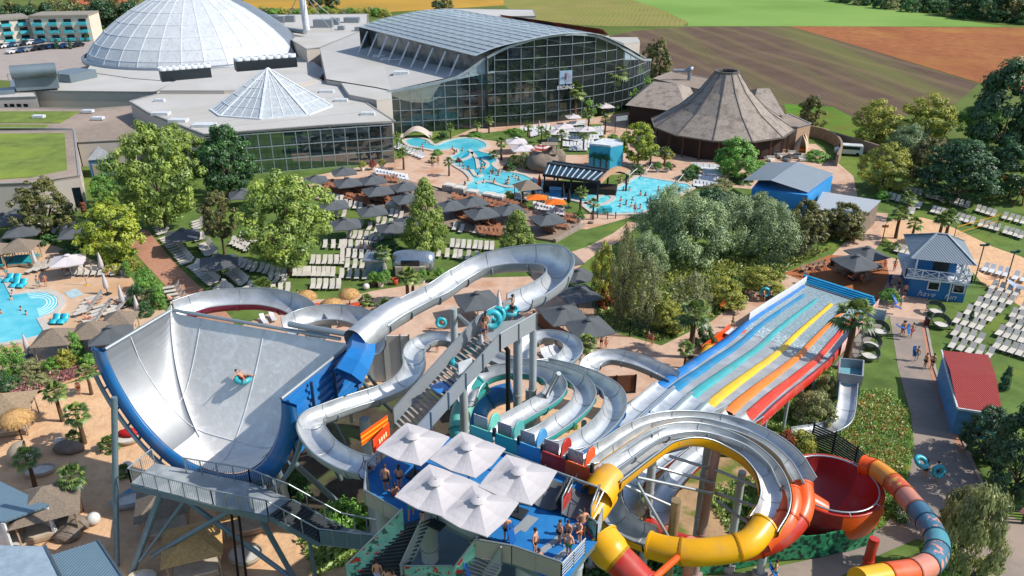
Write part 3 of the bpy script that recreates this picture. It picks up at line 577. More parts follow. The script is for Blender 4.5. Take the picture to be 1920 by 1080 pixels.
def car_proto():
    r = thing('parked_car', 'parked car', 'car', (0, 0, 0)); q = MB()
    prof = [(-2.1, .35), (-2.15, .8), (-1.3, .95), (-.75, 1.42), (.85, 1.45), (1.6, 1.0), (2.1, .9), (2.15, .35)]
    for s, e in ((-.86, .86),): q.add([(x, s, z) for x, z in prof]+[(x, e, z) for x, z in prof], [tuple(range(8)), tuple(range(15, 7, -1))]+[(i, 8+i, 8+(i+1) % 8, (i+1) % 8) for i in range(8)])
    q.build('body', mat('car paint dark', '#20262e', .25, .3), r)
    MB().box((.05, 0, 1.2), (1.9, 1.76, .32)).build('window', MATS['dark window'], r)
    for x in (-1.35, 1.35):
        for y in (-.8, .8): MB().tube([(x, y-.1, .33), (x, y+.1, .33)], .33, 10).build('wheel', M_tyre, r)
    return proto(r)
cp = car_proto(); cm = [MATS['car paint dark'], mat('car paint silver', '#9aa0a4', .3, .4), mat('car paint blue', '#25466e', .3, .3), mat('car paint white', '#c9c9c7', .3)]
cn = ['black', 'silver', 'blue', 'white']; k = 0
for (x0, y0, x1, y1, nr, rw) in ((0, 91, 70, 82, 7, 'in the hotel car park row next to the balconies'), (26, 100, 98, 91, 6, 'in the car park row nearer the dome'), (124, 90, 145, 88, 3, 'by the small hedge right of the hotel')):
    for i in range(nr):
        j = (i*7+k*3) % 4 if rnd.random() < .7 else 0; place(cp, G(lerp(x0, x1, i/(nr-1)), lerp(y0, y1, i/(nr-1)), .03), R(70)+rnd.uniform(-.05, .05), 1.15, f'{ORD[i]} car from the left, {cn[j]}, {rw}', 'cars in the hotel car park', over={'body': cm[j]})
    k += 1
a = G(1590, 290, .03); t = thing('van', 'white van with dark windows parked behind the curved wall', 'van', a); q = MB(); M = Matrix.Rotation(R(165), 3, 'Z')
pv = [(-2.4, .4), (-2.4, 1.9), (-2.2, 2.0), (1.2, 2.0), (1.9, 1.2), (2.5, 1.0), (2.5, .4)]
q.add([a+M@V((x, -.95, z)) for x, z in pv]+[a+M@V((x, .95, z)) for x, z in pv], [tuple(range(7)), tuple(range(13, 6, -1))]+[(i, 7+i, 7+(i+1) % 7, (i+1) % 7) for i in range(7)])
q.build('body', MATS['car paint white'], t); MB().box(a+V((0, 0, 1.55)), (3.6, 1.96, .55), R(165)).build('window', MATS['dark window'], t)
for x in (-1.5, 1.6):
    for y in (-.9, .9): c = a+M@V((x, y, .36)); d = M@V((0, .1, 0)); MB().tube([c-d, c+d], .36, 10).build('wheel', M_tyre, t)
P = spline([G(x, y) for x, y in ((1516, 255), (1545, 262), (1568, 276), (1575, 292), (1567, 312))], 5); o = along(P, .4, 2.2, 0, 'garden_wall', layer(mat('stone wall', '#8f7c68', .9, var=.2, scale=2), '#6a5a4c', 1, .5, .7, .6)); tag(o, 'curved stone wall sweeping round the parked van', 'wall')
P = spline([G(x, y) for x, y in ((1512, 252), (1580, 272), (1640, 290), (1700, 312))], 5); o = along(P, .4, 2.0, 0, 'garden_wall', MATS['stone wall']); tag(o, 'long straight stone wall along the edge of the field', 'wall')
zb = 3.2; P = [G(x, y, zb) for x, y in ((1036, 303), (1180, 325), (1125, 342), (1018, 328))]
t = thing('pool_bar', 'open pool bar with dark arched roof and white roof bars', 'bar', V((P[3].x, P[3].y, 0)))
a, b, c, d = P[3], P[2], P[1], P[0]; ra, rb = lerp(a, d, .5)+V((0, 0, 1.1)), lerp(b, c, .5)+V((0, 0, 1.1)); q, q2 = MB(), MB()
q.add([a, b, rb, ra], [(0, 1, 2, 3)], 0); q.add([ra, rb, c, d], [(0, 1, 2, 3)], 0); q2.bar(a, b, .35, .4); q2.bar(c, d, .35, .4); q2.bar(lerp(a, ra, .9), lerp(b, rb, .9), .8, .2)
q.build('roof', mat('dark blue roof', '#2b4a5c', .25, .2), t); q2.build('roof_beams', M_dark, t); q = MB()
for k in range(11): f = (k+.5)/11; q.bar(lerp(a, b, f)+V((0, 0, .1)), lerp(lerp(a, b, f), lerp(ra, rb, f), .75)+V((0, 0, .1)), .15, .1)
q.build('white_roof_bars', MATS['white paint'], t); q = MB(); ac = [lerp(b, c, f)+V((0, 0, 1.3*sin(pi*f)+.1)) for f in [i/10 for i in range(11)]]
for i in range(10): q.bar(ac[i], ac[i+1], .35, .8)
q.build('arch_gable', mat('painted arch', '#c58a5c', .6, c2='#b8a08c', scale=1.), t); q = MB()
for e, f in ((a, b), (d, c)):
    for i in range(5): p = lerp(e, f, .03+i*.235); q.bar(V((p.x, p.y, 0)), p, .28)
q.build('posts', M_dark, t); cen = (a+b+c+d)/4; MB().box(V((cen.x, cen.y, .6)), (12, 3, 1.1), -.2).build('counter', MATS['dark wood'], t)
t = block('mural_kiosk', 'turquoise kiosk with painted palm trees and white roof', 'kiosk', [(1105, 272), (1130, 262), (1170, 265), (1168, 272), (1145, 276)], 4.6, mw=mat('turquoise mural', '#2f8fae', .6, c2='#3aa6bd', scale=.4), mr=MATS['white paint'], parapet=0)
w0, w1 = G(1107, 272, 4.6), G(1144, 276, 4.6); q = MB(); q2 = MB()
for k, f in enumerate((.22, .55, .85)):
    p = lerp(w0, w1, f); p = V((p.x, p.y-.12, 0)); dd = (w1-w0).normalized(); q2.bar(p, p+V((0, 0, 2.6)), .2, .05)
    for j in range(9): an = pi*j/8-.1; e = p+dd*(1.3*cos(an))+V((0, 0, 2.6+.9*sin(an)-.35*abs(cos(an)))); q.bar(p+V((0, 0, 2.6)), e, .28, .05)
q.build('painted_fronds', mat('painted green', '#1f5a3a', .7), t); q2.build('painted_trunks', mat('painted brown', '#3d3a30', .7), t)
M_tarp = mat('blue tarpaulin', '#3a8fd0', .5, var=.1, scale=.4, bump=.3, bscale=.6); M_corr = stripes(mat('grey corrugated roof', '#8c959b', .45, .3, var=.06), 1.2, R(35), '#6f7980', .5, .4)
P = [G(x, y, 5.2) for x, y in ((1393, 338), (1495, 304), (1564, 325), (1510, 360), (1440, 340))]
t = thing('blue_marquee', 'large bright blue tarpaulin hall with grey gabled roof', 'hall', V((P[0].x, P[0].y, 0)))
fl, fr_, bl, br_ = G(1410, 352, 4.6), G(1515, 365, 4.6), G(1440, 315, 4.6), G(1562, 328, 4.6); MB().prism([fl, fr_, br_, bl], 0, 4.5).build('tarpaulin_wall', M_tarp, t)
rf, rb = G(1445, 338, 6.2), G(1495, 304, 6.2); e1_, e2_, e3_, e4_ = G(1393, 338, 4.7), G(1515, 361, 4.7), G(1564, 325, 4.7), G(1440, 304, 4.7)
MB().add([e1_, rf, rb, e4_], [(0, 1, 2, 3)]).add([rf, e2_, e3_, rb], [(0, 1, 2, 3)]).build('roof', M_corr, t)
t = thing('corrugated_shed', 'long shed with white corrugated roof beside the blue hall', 'shed', G(1560, 400)); P = [G(x, y, 3.4) for x, y in ((1525, 394), (1542, 361), (1652, 378), (1623, 405))]
MB().add([p+V((0, 0, .15)) for p in P], [(3, 2, 1, 0)]).build('roof', stripes(mat('white corrugated roof', '#b9bdbf', .45, .2, var=.05), 1.3, R(12), '#8d9396', .5, .4), t); c = sum(P, V())/4; MB().prism([lerp(p, c, .06) for p in P], 0, 3.35).build('wall', mat('grey boards', '#75695f', .8), t)
zt = 5.2; P = [G(x, y, zt) for x, y in ((1712, 452), (1766, 450), (1829, 470), (1813, 501), (1695, 481)) ]
base = [G(x, y) for x, y in ((1700, 555), (1805, 568))]
t = thing('beach_house', 'blue two storey beach house with white balcony and hipped roof', 'building', base[0])
M_blue = stripes(mat('blue boards', '#2a6ea6', .6, var=.08, scale=.6), 3., 0, '#1f5a8c', .3, axis='Z'); M_wp = MATS['white paint']
fl, fr_ = base; d = (fr_-fl).normalized(); nr = V((-d.y, d.x, 0)); dp = 6.5; wd = (fr_-fl).length
def bh(u, v, z): return fl+d*u+nr*v+V((0, 0, z))
MB().prism([bh(0, 0, 0), bh(wd, 0, 0), bh(wd, dp, 0), bh(0, dp, 0)], 0, 2.7).build('ground_floor', M_blue, t)
MB().prism([bh(-.9, -1., 0), bh(wd+.1, -1., 0), bh(wd+.1, dp, 0), bh(-.9, dp, 0)], 2.7, 2.9, bottom=True).build('balcony_floor', M_wp, t)
MB().prism([bh(.9, .8, 0), bh(wd-1.4, .8, 0), bh(wd-1.4, dp, 0), bh(.9, dp, 0)], 2.9, zt).build('upper_floor', M_blue, t)
E = [bh(-.6, -.9, zt), bh(wd+.2, -.9, zt), bh(wd+.2, dp+.6, zt), bh(-.6, dp+.6, zt)]; c = sum(E, V())/4; ra, rb = c-d*.6+V((0, 0, 2.)), c+d*.6+V((0, 0, 2.))
M_hr = stripes(mat('ribbed grey roof', '#7f8a92', .4, .3, var=.05), 1.2, atan2(d.y, d.x), '#69747c', .6, .5)
MB().add(E+[ra, rb], [(0, 1, 5, 4), (2, 3, 4, 5), (3, 0, 4), (1, 2, 5)]).build('roof', M_hr, t)
q = MB()
for a, b in ((E[0], ra), (E[1], rb), (E[2], rb), (E[3], ra), (ra, rb)): q.bar(a+V((0, 0, .06)), b+V((0, 0, .06)), .22, .1)
q.build('roof_ridges', mat('ridge metal', '#a0a9ae', .4, .3), t)
q = MB(); C4 = [bh(-.8, 3, 2.9), bh(-.8, -.9, 2.9), bh(wd+.05, -.9, 2.9), bh(wd+.05, dp, 2.9)]
for a, b in zip(C4, C4[1:]):
    k = max(2, round((b-a).length/1.7))
    for z in (.15, 1.05): q.bar(a+V((0, 0, z)), b+V((0, 0, z)), .1)
    for i in range(k):
        x, y = lerp(a, b, i/k), lerp(a, b, (i+1)/k); q.bar(x, x+V((0, 0, 1.1)), .12); q.bar(x+V((0, 0, .15)), y+V((0, 0, 1.05)), .08); q.bar(x+V((0, 0, 1.05)), y+V((0, 0, .15)), .08)
    q.bar(b, b+V((0, 0, 1.1)), .12)
q.build('balcony_railing', M_wp, t); q = MB()
for u in (0.1, wd-1.2): q.bar(bh(u, -.8, 2.9), bh(u, -.8, zt), .16)
q.bar(bh(wd*.72, -.06, 0), bh(wd*.72, -.06, 2.7), .14); q.build('posts', M_wp, t)
for u in (2.6, 5.3): f = MB().box(bh(u, -.05, 1.75), (1.35, .12, 1.15), atan2(d.y, d.x)).build('window', M_wp, t); MB().box(bh(u, -.12, 1.75), (1.05, .06, .85), atan2(d.y, d.x)).build('pane', MATS['dark window'], f)
MB().box(bh(wd*.5, .75, 3.95), (1.6, .1, 1.5), atan2(d.y, d.x)).build('serving_hatch', M_dark, t)
rz = atan2(d.y, d.x); text('have', bh(2.0, -.1, .62), (pi/2, 0, rz), 1.05, M_wp, t, shear=.3); text('fun', bh(4.6, -.1, .62), (pi/2, 0, rz), 1.05, M_wp, t, shear=.3)
zt = 3.; t = thing('red_roofed_shed', 'blue grey shed with two red corrugated roof slopes', 'shed', G(1800, 790)); M_rr = stripes(mat('red corrugated roof', '#a23b31', .5, .1, var=.08), 1.7, R(-8), '#6d2420', .6, .5)
A, B, C_, D_ = G(1766, 657, 3.3), G(1853, 665, 3.3), G(1880, 778, 2.9), G(1796, 765, 2.9); m1, m2 = lerp(A, D_, .45), lerp(B, C_, .45); up = V((0, 0, .5))
MB().add([A, B, m2+up, m1+up], [(3, 2, 1, 0)]).add([m1+up, m2+up, C_, D_], [(3, 2, 1, 0)]).build('roof', M_rr, t)
cs = sum((A, B, C_, D_), V())/4; MB().prism([lerp(V((p.x, p.y, 0)), V((cs.x, cs.y, 0)), .06) for p in (A, B, C_, D_)], 0, 2.85).build('wall', mat('blue grey boards', '#4f86b5', .7), t)
q = MB(); q.bar(D_+V((0, 0, -.08)), C_+V((0, 0, -.08)), .12, .2); q.bar(D_+V((-.05, 0, 0)), A+V((-.05, 0, 0)), .12, .2); q.build('roof_edge', M_wp, t)
MB().box(lerp(D_, A, .3)+V((.22, 0, -1.6)), (.12, 1.2, 2.2), atan2((A-D_).y, (A-D_).x)-pi/2).build('door', M_wp, t)
M_bg = stripes(mat('blue grey ribbed roof', '#6f8796', .45, .2, var=.05), 1.6, R(14), '#56707f', .55, .5)
zt = 3.; P = [G(x, y, zt) for x, y in ((-30, 890), (0, 903), (92, 948), (10, 978), (-60, 985))]
t = thing('porch_hut', 'white hut with blue grey ribbed porch roof beside the sand', 'hut', V((P[3].x, P[3].y, 0)))
MB().prism(P, zt-.1, zt+.05, bottom=True).build('roof', M_bg, t); q = MB()
for p in (P[2], P[3]): q.bar(V((p.x-.2, p.y, 0)), V((p.x-.2, p.y, zt-.1)), .2)
p0 = lerp(P[2], P[1], .5); q.bar(V((p0.x, p0.y, 0)), V((p0.x, p0.y, zt-.1)), .18)
q.build('posts', M_wp, t); a, b = P[2], p0; q = MB()
for z in (.2, .5, .8, 1.1): q.bar(V((a.x, a.y, z)), V((b.x, b.y, z)), .06, .14)
q.build('railing', M_wp, t); MB().prism([V((p.x, p.y, 0)) for p in (P[3]+V((-.3, 0, 0)), P[3]+V((-8, 0, 0)), P[0]+V((-5, 0, 0)), P[0])], 0, zt-.15).build('wall', M_wp, t)
for nm, lb, px, zt, mm in (('ribbed_roof_shed', 'shed with pale ribbed roof at the bottom left corner', ((-40, 1022), (85, 1024), (118, 1090), (-60, 1100)), 3.6, mat('pale ribbed roof', '#9fb0ba', .4, .3)), ('ribbed_roof_shed', 'shed with darker blue grey ribbed roof beside the tall steel pole', ((92, 1042), (184, 1013), (232, 1085), (118, 1100)), 3.2, M_bg)):
    P = [G(x, y, zt) for x, y in px]; t = thing(nm, lb, 'shed', V((P[0].x, P[0].y, 0))); MB().prism(P, zt-.12, zt, bottom=True).build('roof', mm, t); c = sum(P, V())/4; MB().prism([lerp(p, c, .08) for p in P], 0, zt-.12).build('wall', M_wp, t); MB().bar(P[0], P[3], .15, .2).bar(P[1], P[2], .15, .2).build('roof_edge', mat('dark trim', '#44525a', .5), t)
def brushed(name, hexc, rough, var=.12):
    m = mat(name, hexc, rough, .6, var=var, scale=.8, bump=.12, bscale=1.4)
    return layer(m, '#9aa1a6', .7, .48, .7, .7)
M_inox = brushed('brushed stainless', '#d6d8d8', .4); M_inox2 = brushed('matt stainless', '#c3c6c8', .45)
M_sheet = mat('dull sheet steel', '#9ba1a5', .5, .25, var=.06, scale=.5)
def plast(n, h): return MATS.get(n) or layer(mat(n, h, .36, var=.1, scale=.5, spec=.45), '#8f8478', .6, .5, .72, .3)
M_yel, M_ora, M_red_, M_mar = plast('yellow fibreglass', '#e0a512'), plast('orange fibreglass', '#dd5519'), plast('red fibreglass', '#b22a1c'), plast('maroon fibreglass', '#962a2c')
M_tur, M_blu, M_lbl, M_pur = plast('turquoise fibreglass', '#3fa8a4'), plast('blue fibreglass', '#2373b6'), plast('light blue fibreglass', '#3f8fc4'), plast('maroon pink sheet', '#7b1f45')
M_mint = plast('mint fibreglass', '#6cc0b0'); M_sal = plast('salmon paint', '#c77f6a'); M_teal = plast('dusty teal', '#4f8f9c'); M_dusk = plast('dusty blue', '#3f6a82')
M_col = mat('galvanised column', '#a9afb1', .5, .15, var=.07, scale=.6); M_tealst = mat('painted steel', '#6c8088', .45, .3, var=.08)
M_rail = mat('rail steel', '#a3abae', .38, .6, var=.05); M_fade = mat('pink faded column', '#b08d83', .45, .2, var=.1, scale=.4)
def frames(P):
    out = []
    for i, p in enumerate(P):
        t = (P[min(i+1, len(P)-1)]-P[max(i-1, 0)]).normalized(); s = t.cross(V((0, 0, 1))).normalized(); out.append((p, t, s, s.cross(t)))
    return out
def prof_pts(w, hl, hr, n=12):
    r = []
    for k in range(n+1):
        a = -pi/2+pi*k/n; h = hl if a < 0 else hr; c = cos(a); r.append((w*sin(a)*(1 if abs(a) < 1.2 else 1.0), h*(1-c**.85 if c > 1e-6 else 1)))
    return r
def sweep(P, pf, mb, mi=0, flip=False):
    fr = frames(P); n = None; vs = []
    for i, (p, t, s, u) in enumerate(fr):
        q = pf(i/(len(P)-1)); n = len(q); vs += [p+s*a+u*b for a, b in q]
    fs = [(i*n+k, i*n+k+1, (i+1)*n+k+1, (i+1)*n+k) for i in range(len(P)-1) for k in range(n-1)]
    if flip: fs = [f[::-1] for f in fs]
    return mb.add(vs, fs, mi, True)
def val(x, f): return x(f) if callable(x) else x
def trough(name, label, pts, w=.75, hl=.75, hr=.75, shell=None, inner=None, n=6, group=None, root=None, flange=9, gap=0.):
    P = spline([G(*p) if len(p) == 3 and not isinstance(p, V) else p for p in pts], n)
    t = root or thing(name, label, 'water slide', (P[0].x, P[0].y, 0), group)
    sweep(P, lambda f: prof_pts(val(w, f), val(hl, f), val(hr, f)), MB()).build('trough', inner or M_inox, t)
    e = .07+gap; sm = MB(); sweep(P, lambda f: [(a*(1+e/val(w, f)), b-e*(1 if abs(a) < val(w, f)*.98 else 0)) for a, b in prof_pts(val(w, f), val(hl, f), val(hr, f))], sm, 0, True)
    fr = frames(P)
    for i in range(flange//2, len(P), flange):
        p, tt, s, u = fr[i]; f = i/(len(P)-1); sm.tube([p+s*a*1.13+u*(b-.1) for a, b in prof_pts(val(w, f), val(hl, f), val(hr, f))], .06, 5, 0)
    sm.build('shell', shell or M_sheet, t); q = MB()
    for sg in (-1, 1): q.tube([p+s*sg*(val(w, i/(len(P)-1))+.03)+u*val(hl if sg < 0 else hr, i/(len(P)-1)) for i, (p, tt, s, u) in enumerate(fr)], .055, 6)
    for i in range(flange//2, len(P), flange): p, tt, s, u = fr[i]; f = i/(len(P)-1); q.tube([p+s*a*.985+u*(b+.012) for a, b in prof_pts(val(w, f), val(hl, f), val(hr, f))], .022, 4)
    q.build('rim', M_rail, t); return t, P
def tube_slide(name, label, pts, r, cols, n=5, root=None, ring=True, pname='tube', cap=False):
    P = spline([G(*p) if not isinstance(p, V) else p for p in pts], n); t = root or thing(name, label, 'water slide', (P[0].x, P[0].y, 0)); L = len(P)-1; k = len(cols)
    ms = list(dict.fromkeys(cols))
    for j, c in enumerate(cols):
        a, b = round(L*j/k), round(L*(j+1)/k); rr = [val(r, i/L) for i in range(a, b+1)]; q = MB().tube(P[a:b+1], rr, 18, 0, cap)
        if ring:
            for e in (a, b): d = (P[min(e+1, L)]-P[max(e-1, 0)]).normalized()*.06; q.tube([P[e]-d, P[e]+d], val(r, e/L)*1.07, 18, 0)
        q.build(pname+'_section', c, t)
    return t, P
def post(q, p, r=.45, top=None, n=14, z0=0.): q.tube([V((p.x, p.y, z0)), V((p.x, p.y, p.z if top is None else top))], r, n)
def column(px, py, z, r, m, label, name='support_column', cap=None, z0=0., lean=(0, 0)):
    p = G(px, py, z); t = thing(name, label, 'column', (p.x+lean[0], p.y+lean[1], z0)); q = MB(); q.tube([V((p.x+lean[0], p.y+lean[1], z0)), p], r, 16); q.build('shaft', m, t); q = MB()
    for f in (.35, .7): c = lerp(V((p.x+lean[0], p.y+lean[1], z0)), p, f); q.tube([c, c+V((0, 0, .12))], r*1.12, 16)
    q.build('collar', m, t); MB().tube([V((p.x+lean[0], p.y+lean[1], z0)), V((p.x+lean[0], p.y+lean[1], z0+.5))], r*1.9, 16).build('foundation', mat('concrete', '#9c948a', .9), t); return t
def brace(p, q_, r, label, m=None, name='support_strut'):
    o = MB().tube([p, q_], r, 12).build(name, m or M_tealst); return tag(o, label, 'strut')
ZD = 13.0
A0, B0 = G(197, 655, 14.0), G(527, 748, 14.0); C0, D0 = G(322, 581, 14.2), G(664, 640, 14.2)
ax = (B0-A0); W2 = ax.length/2; ax.normalize()
def hp(s, v):   # s -1..1 across, v 0 front .. 1 back
    top = lerp(lerp(A0, B0, (s+1)/2), lerp(C0, D0, (s+1)/2), v)
    zf = 8.0*(1-max(0., 1-abs(s)**2.15)**.62)
    zb = 7.7*(max(0., (v-.18)/.82))**1.45 if v > .18 else 0.
    e_ = 2.6+6*max(zf, zb)/8; z = (zf**e_+zb**e_)**(1/e_); return V((top.x, top.y, 6.0+z+.2*v))
t = thing('half_pipe_slide', 'giant steel half pipe slide with blue outer shell', 'water slide', (lerp(A0, B0, .5).x, lerp(A0, B0, .5).y, 0))
NS_, NV = 120, 80; sv = [-1+2*i/NS_ for i in range(NS_+1)]; q = MB()
sv = [(-1 if x < 0 else 1)*abs(x)**.8 if x else 0. for x in sv]
vs = [hp(s, j/NV) for j in range(NV+1) for s in sv]
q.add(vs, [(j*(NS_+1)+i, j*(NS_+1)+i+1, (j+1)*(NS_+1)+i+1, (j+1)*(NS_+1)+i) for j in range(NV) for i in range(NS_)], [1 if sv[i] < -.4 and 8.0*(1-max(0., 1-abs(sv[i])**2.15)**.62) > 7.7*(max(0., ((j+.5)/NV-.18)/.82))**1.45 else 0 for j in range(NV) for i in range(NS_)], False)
M_hp = mat('wet half pipe steel', '#dcd9d4', .42, .0, var=.06, scale=.7, spec=.6, bump=.25, bscale=2.5); layer(M_hp, '#ecebe8', 1.4, .5, .66, .8, ((.6, 1.4, .3), .3), 1.2)
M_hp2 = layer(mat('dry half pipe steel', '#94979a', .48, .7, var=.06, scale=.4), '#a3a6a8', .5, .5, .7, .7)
q.build('bowl', [M_hp, M_hp2], t); q = MB()
for s in (-.66, .05): q.tube([hp(s, j/20)+V((0, 0, .02)) for j in range(21)], .035, 4)
for v in (.35, ): q.tube([hp(-1+2*i/40, v)+V((0, 0, .02)) for i in range(41)], .035, 4)
q.tube([hp(-(1-(1-min(1., 7.7*((v-.18)/.82)**1.45/8))**(1/.62))**(1/2.15), v)+V((.02, -.02, .03)) for v in [.3+.7*i/40 for i in range(41)]], .05, 5)
q.build('weld_seams', mat('weld seam', '#d3d4d5', .5), t)
q = MB(); fnt = [hp(s, 0) for s in sv]; cf = lerp(A0, B0, .5); o_ = V((.25, -.75, 0)).normalized()*.5
low = [p+V((0, 0, -.05)) for p in fnt]; outr = [p+(p-V((cf.x, cf.y, 14.2))).normalized()*1.25+V((0, -.1, 0)) for p in fnt]
vs = low+outr+[p+V((.1, -.35, 0)) for p in outr]+[p+V((.1, -.35, 0)) for p in low]; n = len(sv)
q.add(vs, [(k*n+i, k*n+i+1, ((k+1) % 4)*n+i+1, ((k+1) % 4)*n+i) for k in range(4) for i in range(n-1)], 0, True); q.build('front_lip', plast('deep blue fibreglass', '#1d659f'), t)
q, q2 = MB(), MB()   # right outer wall: ribbed blue panels
rt = [lerp(B0, D0, f) for f in [i/10 for i in range(11)]]; nx = V((ax.x, ax.y, 0))
for i in range(10):
    a, b = rt[i], rt[i+1]; hb0, hb1 = lerp(4.6, 3.6, i/10), lerp(4.6, 3.6, (i+1)/10)
    q.add([a+nx*.05, b+nx*.05, b+nx*.4+V((0, 0, -hb1)), a+nx*.4+V((0, 0, -hb0))], [(0, 1, 2, 3)])
    q.add([a+nx*.4+V((0, 0, -hb0)), b+nx*.4+V((0, 0, -hb1)), b-nx*2.6+V((0, 0, -hb1-2.4)), a-nx*2.6+V((0, 0, -hb0-2.4))], [(0, 1, 2, 3)])
for j in range(7): z = -.35-j*.62; q2.bar(B0+nx*(.12-z*.085)+V((0, 0, z)), lerp(B0, D0, .98)+nx*(.12-z*.085)+V((0, 0, z*.8)), .16, .24)
q.build('blue_side_wall', M_blu, t); q2.build('stiffening_rib', M_blu, t); q2 = MB()
for i in range(0, 11, 3): q2.bar(rt[i]+nx*.5, rt[i]+nx*.5+V((0, 0, -4.2)), .18)
q2.build('wall_posts', mat('dark blue steel', '#1d4468', .45, .2), t)
q = MB()   # left outer wall
lt = [lerp(A0, C0, i/6) for i in range(7)]
for i in range(6): q.add([lt[i]-nx*.25, lt[i+1]-nx*.25, lt[i+1]-nx*.1+V((0, 0, -5)), lt[i]-nx*.1+V((0, 0, -5))], [(3, 2, 1, 0)])
q.build('blue_left_wall', M_blu, t); q = MB(); q.tube([A0, C0], .14, 8); q.tube([C0, lerp(C0, D0, .93)], .14, 8); q.tube([B0, lerp(B0, D0, .95)], .14, 8)
q.tube([lerp(C0, D0, .66)+V((0, .2, .4)), lerp(C0, D0, 1.08)+V((0, 0, .5))], .22, 8); q.build('top_pipe', M_rail, t)
q = MB()   # under-structure ring along the lip
ring_ = [p+(p-V((cf.x, cf.y, 14.2))).normalized()*1.7+V((.1, -.6, 0)) for p in fnt]; q.tube(ring_[3:-3], .16, 8)
for i in range(6, len(ring_)-6, 6): q.bar(ring_[i], outr[i], .12)
q.build('lip_ring_beam', M_tealst, t)
q = MB(); hose = [hp(.62-.32*((v-1)**2)*0, 1)+V((0, 0, .1))]+[hp(.52+.1*v*v, v)+V((0, 0, .1)) for v in [1-.08*i for i in range(12)]]; q.tube(hose, .16, 8); q.build('water_hose', mat('grey hose', '#8b9094', .5), t)
ch = [(972, 583, 18.1), (1013, 564, 17.7), (1040, 545, 17.3), (1049, 525, 17.0), (1024, 509, 16.8), (962, 506, 16.5), (905, 515, 16.2), (864, 534, 15.9), (826, 560, 15.6), (787, 580, 15.3), (742, 604, 15.0), (712, 624, 14.8)]
def ho(f): return 1.0+1.0*max(0, 1-abs(f-.33)/.28)
t, PC = trough('raft_chute', 'wide open steel raft chute looping high over the stairs', ch, .98, .95, ho, M_sheet, M_inox, 7)
sP = [PC[-10], PC[-5], PC[-1], G(694, 638, 14.75), G(680, 650, 14.6), G(668, 660, 14.5)]
q = MB(); q.tube([p+V((0, 0, .75)) for p in spline(sP, 4)], [1.02]*21, 16, cap=False); q.build('grey_tube', M_inox2, t)
fP = [sP[4]+V((0, 0, .6)), G(676, 662, 14.6), G(664, 685, 14.2), G(652, 706, 13.7)]
q = MB(); q.tube(fP, [.95, 1.0, 1.1, 1.15], 6, cap=False, sm=False); q.build('blue_funnel', M_blu, t)
SB, ST = G(757, 812, ZD+.1), G(917, 634, 17.6); dr = V((ST.x-SB.x, ST.y-SB.y, 0)); RUN = dr.length; dr.normalize(); sdv = V((dr.y, -dr.x, 0))  # sdv: toward the right in the picture
t = thing('tower_stairs', 'steep open steel stairs climbing to the raft chute platform', 'stairs', (SB.x, SB.y, ZD)); q = MB(); NSTEP = 24
for i in range(NSTEP):
    f = (i+.5)/NSTEP; p = lerp(SB, ST, f); q.bar(p-sdv*1.1, p+sdv*1.1, .24, .05)
q.build('treads', mat('pale tread', '#a39c94', .6, .2), t)
PL = G(985, 588, 17.9); q = MB(); pe = ST+dr*.2; pf = V((PL.x, PL.y, 17.6))
for sg, nm in ((1, 'right_parapet'), (-1, 'left_parapet')):
    q = MB(); o = sdv*1.15*sg; hh = .8 if sg > 0 else 1.15
    for a, b in ((SB, ST), (ST, pf)):
        a, b = a+o, b+o; q.add([a+V((0, 0, -.35)), b+V((0, 0, -.35)), b+V((0, 0, hh)), a+V((0, 0, hh))], [(0, 1, 2, 3)])
        a2, b2 = a+sdv*.04*sg, b+sdv*.04*sg; q.add([a2+V((0, 0, -.35)), b2+V((0, 0, -.35)), b2+V((0, 0, hh)), a2+V((0, 0, hh))], [(3, 2, 1, 0)])
    q.build(nm, M_sheet, t); q = MB()
    for a, b in ((SB, ST), (ST, pf)):
        a, b = a+o, b+o; k = max(2, round((b-a).length/1.5)); q.tube([a+V((0, 0, hh+.02)), b+V((0, 0, hh+.02))], .045, 6)
        for i in range(k+1): c = lerp(a, b, i/k)+sdv*.08*sg; q.bar(c+V((0, 0, -.45)), c+V((0, 0, hh)), .07)
    q.build('handrail', M_rail, t)
q = MB(); a, b = ST, pf; q.add([a-sdv*.85, a+sdv*.85, b+sdv*.85, b-sdv*.85], [(0, 1, 2, 3)]); l1 = lerp(SB, ST, .47); MB().box(l1+V((0, 0, .12)), (1.5, 1.1, .05), atan2(dr.y, dr.x)).build('blue_mat', M_blu, t)
q.build('top_platform', M_sheet, t); MB().box(lerp(SB, ST, .62)+sdv*.95+V((0, 0, 1.0)), (1.0, .05, .8), atan2(dr.y, dr.x)).build('white_notice', MATS['white paint'], t)
t = thing('launch_deck', 'high launch deck with blue floor over steel columns', 'platform', (G(930, 950, ZD).x, G(930, 950, ZD).y, 0))
dk = [(694, 935), (690, 885), (715, 862), (765, 820), (870, 822), (1000, 868), (1115, 918), (1112, 975), (1122, 1012), (1098, 1040), (1062, 1090), (1020, 1082), (960, 1050), (893, 1038), (895, 1010), (800, 966), (757, 985)]
DK = [G(x, y, ZD) for x, y in dk]; MB().prism(DK, ZD-.35, ZD, 0, 1, True).build('deck', [M_tealst, layer(mat('blue rubber floor', '#1d6fb0', .7, var=.08, scale=1.2), '#2f83bd', .6, .5, .7, .6)], t)
q = MB()
for a, b in (((1000, 1045), (1080, 985)), ((985, 1035), (1010, 1048)), ((1030, 1060), (1065, 1030)), ((960, 1000), (990, 975)), ((905, 1012), (925, 985))): q.bar(G(*a, ZD+.012), G(*b, ZD+.012), .35, .012)
MB().prism([G(x, y, ZD) for x, y in ((965, 990), (990, 965), (1010, 972), (985, 998))], ZD, ZD+.01).build('floor_plate', M_sheet, t); q.build('grey_floor_stripe', M_sheet, t)
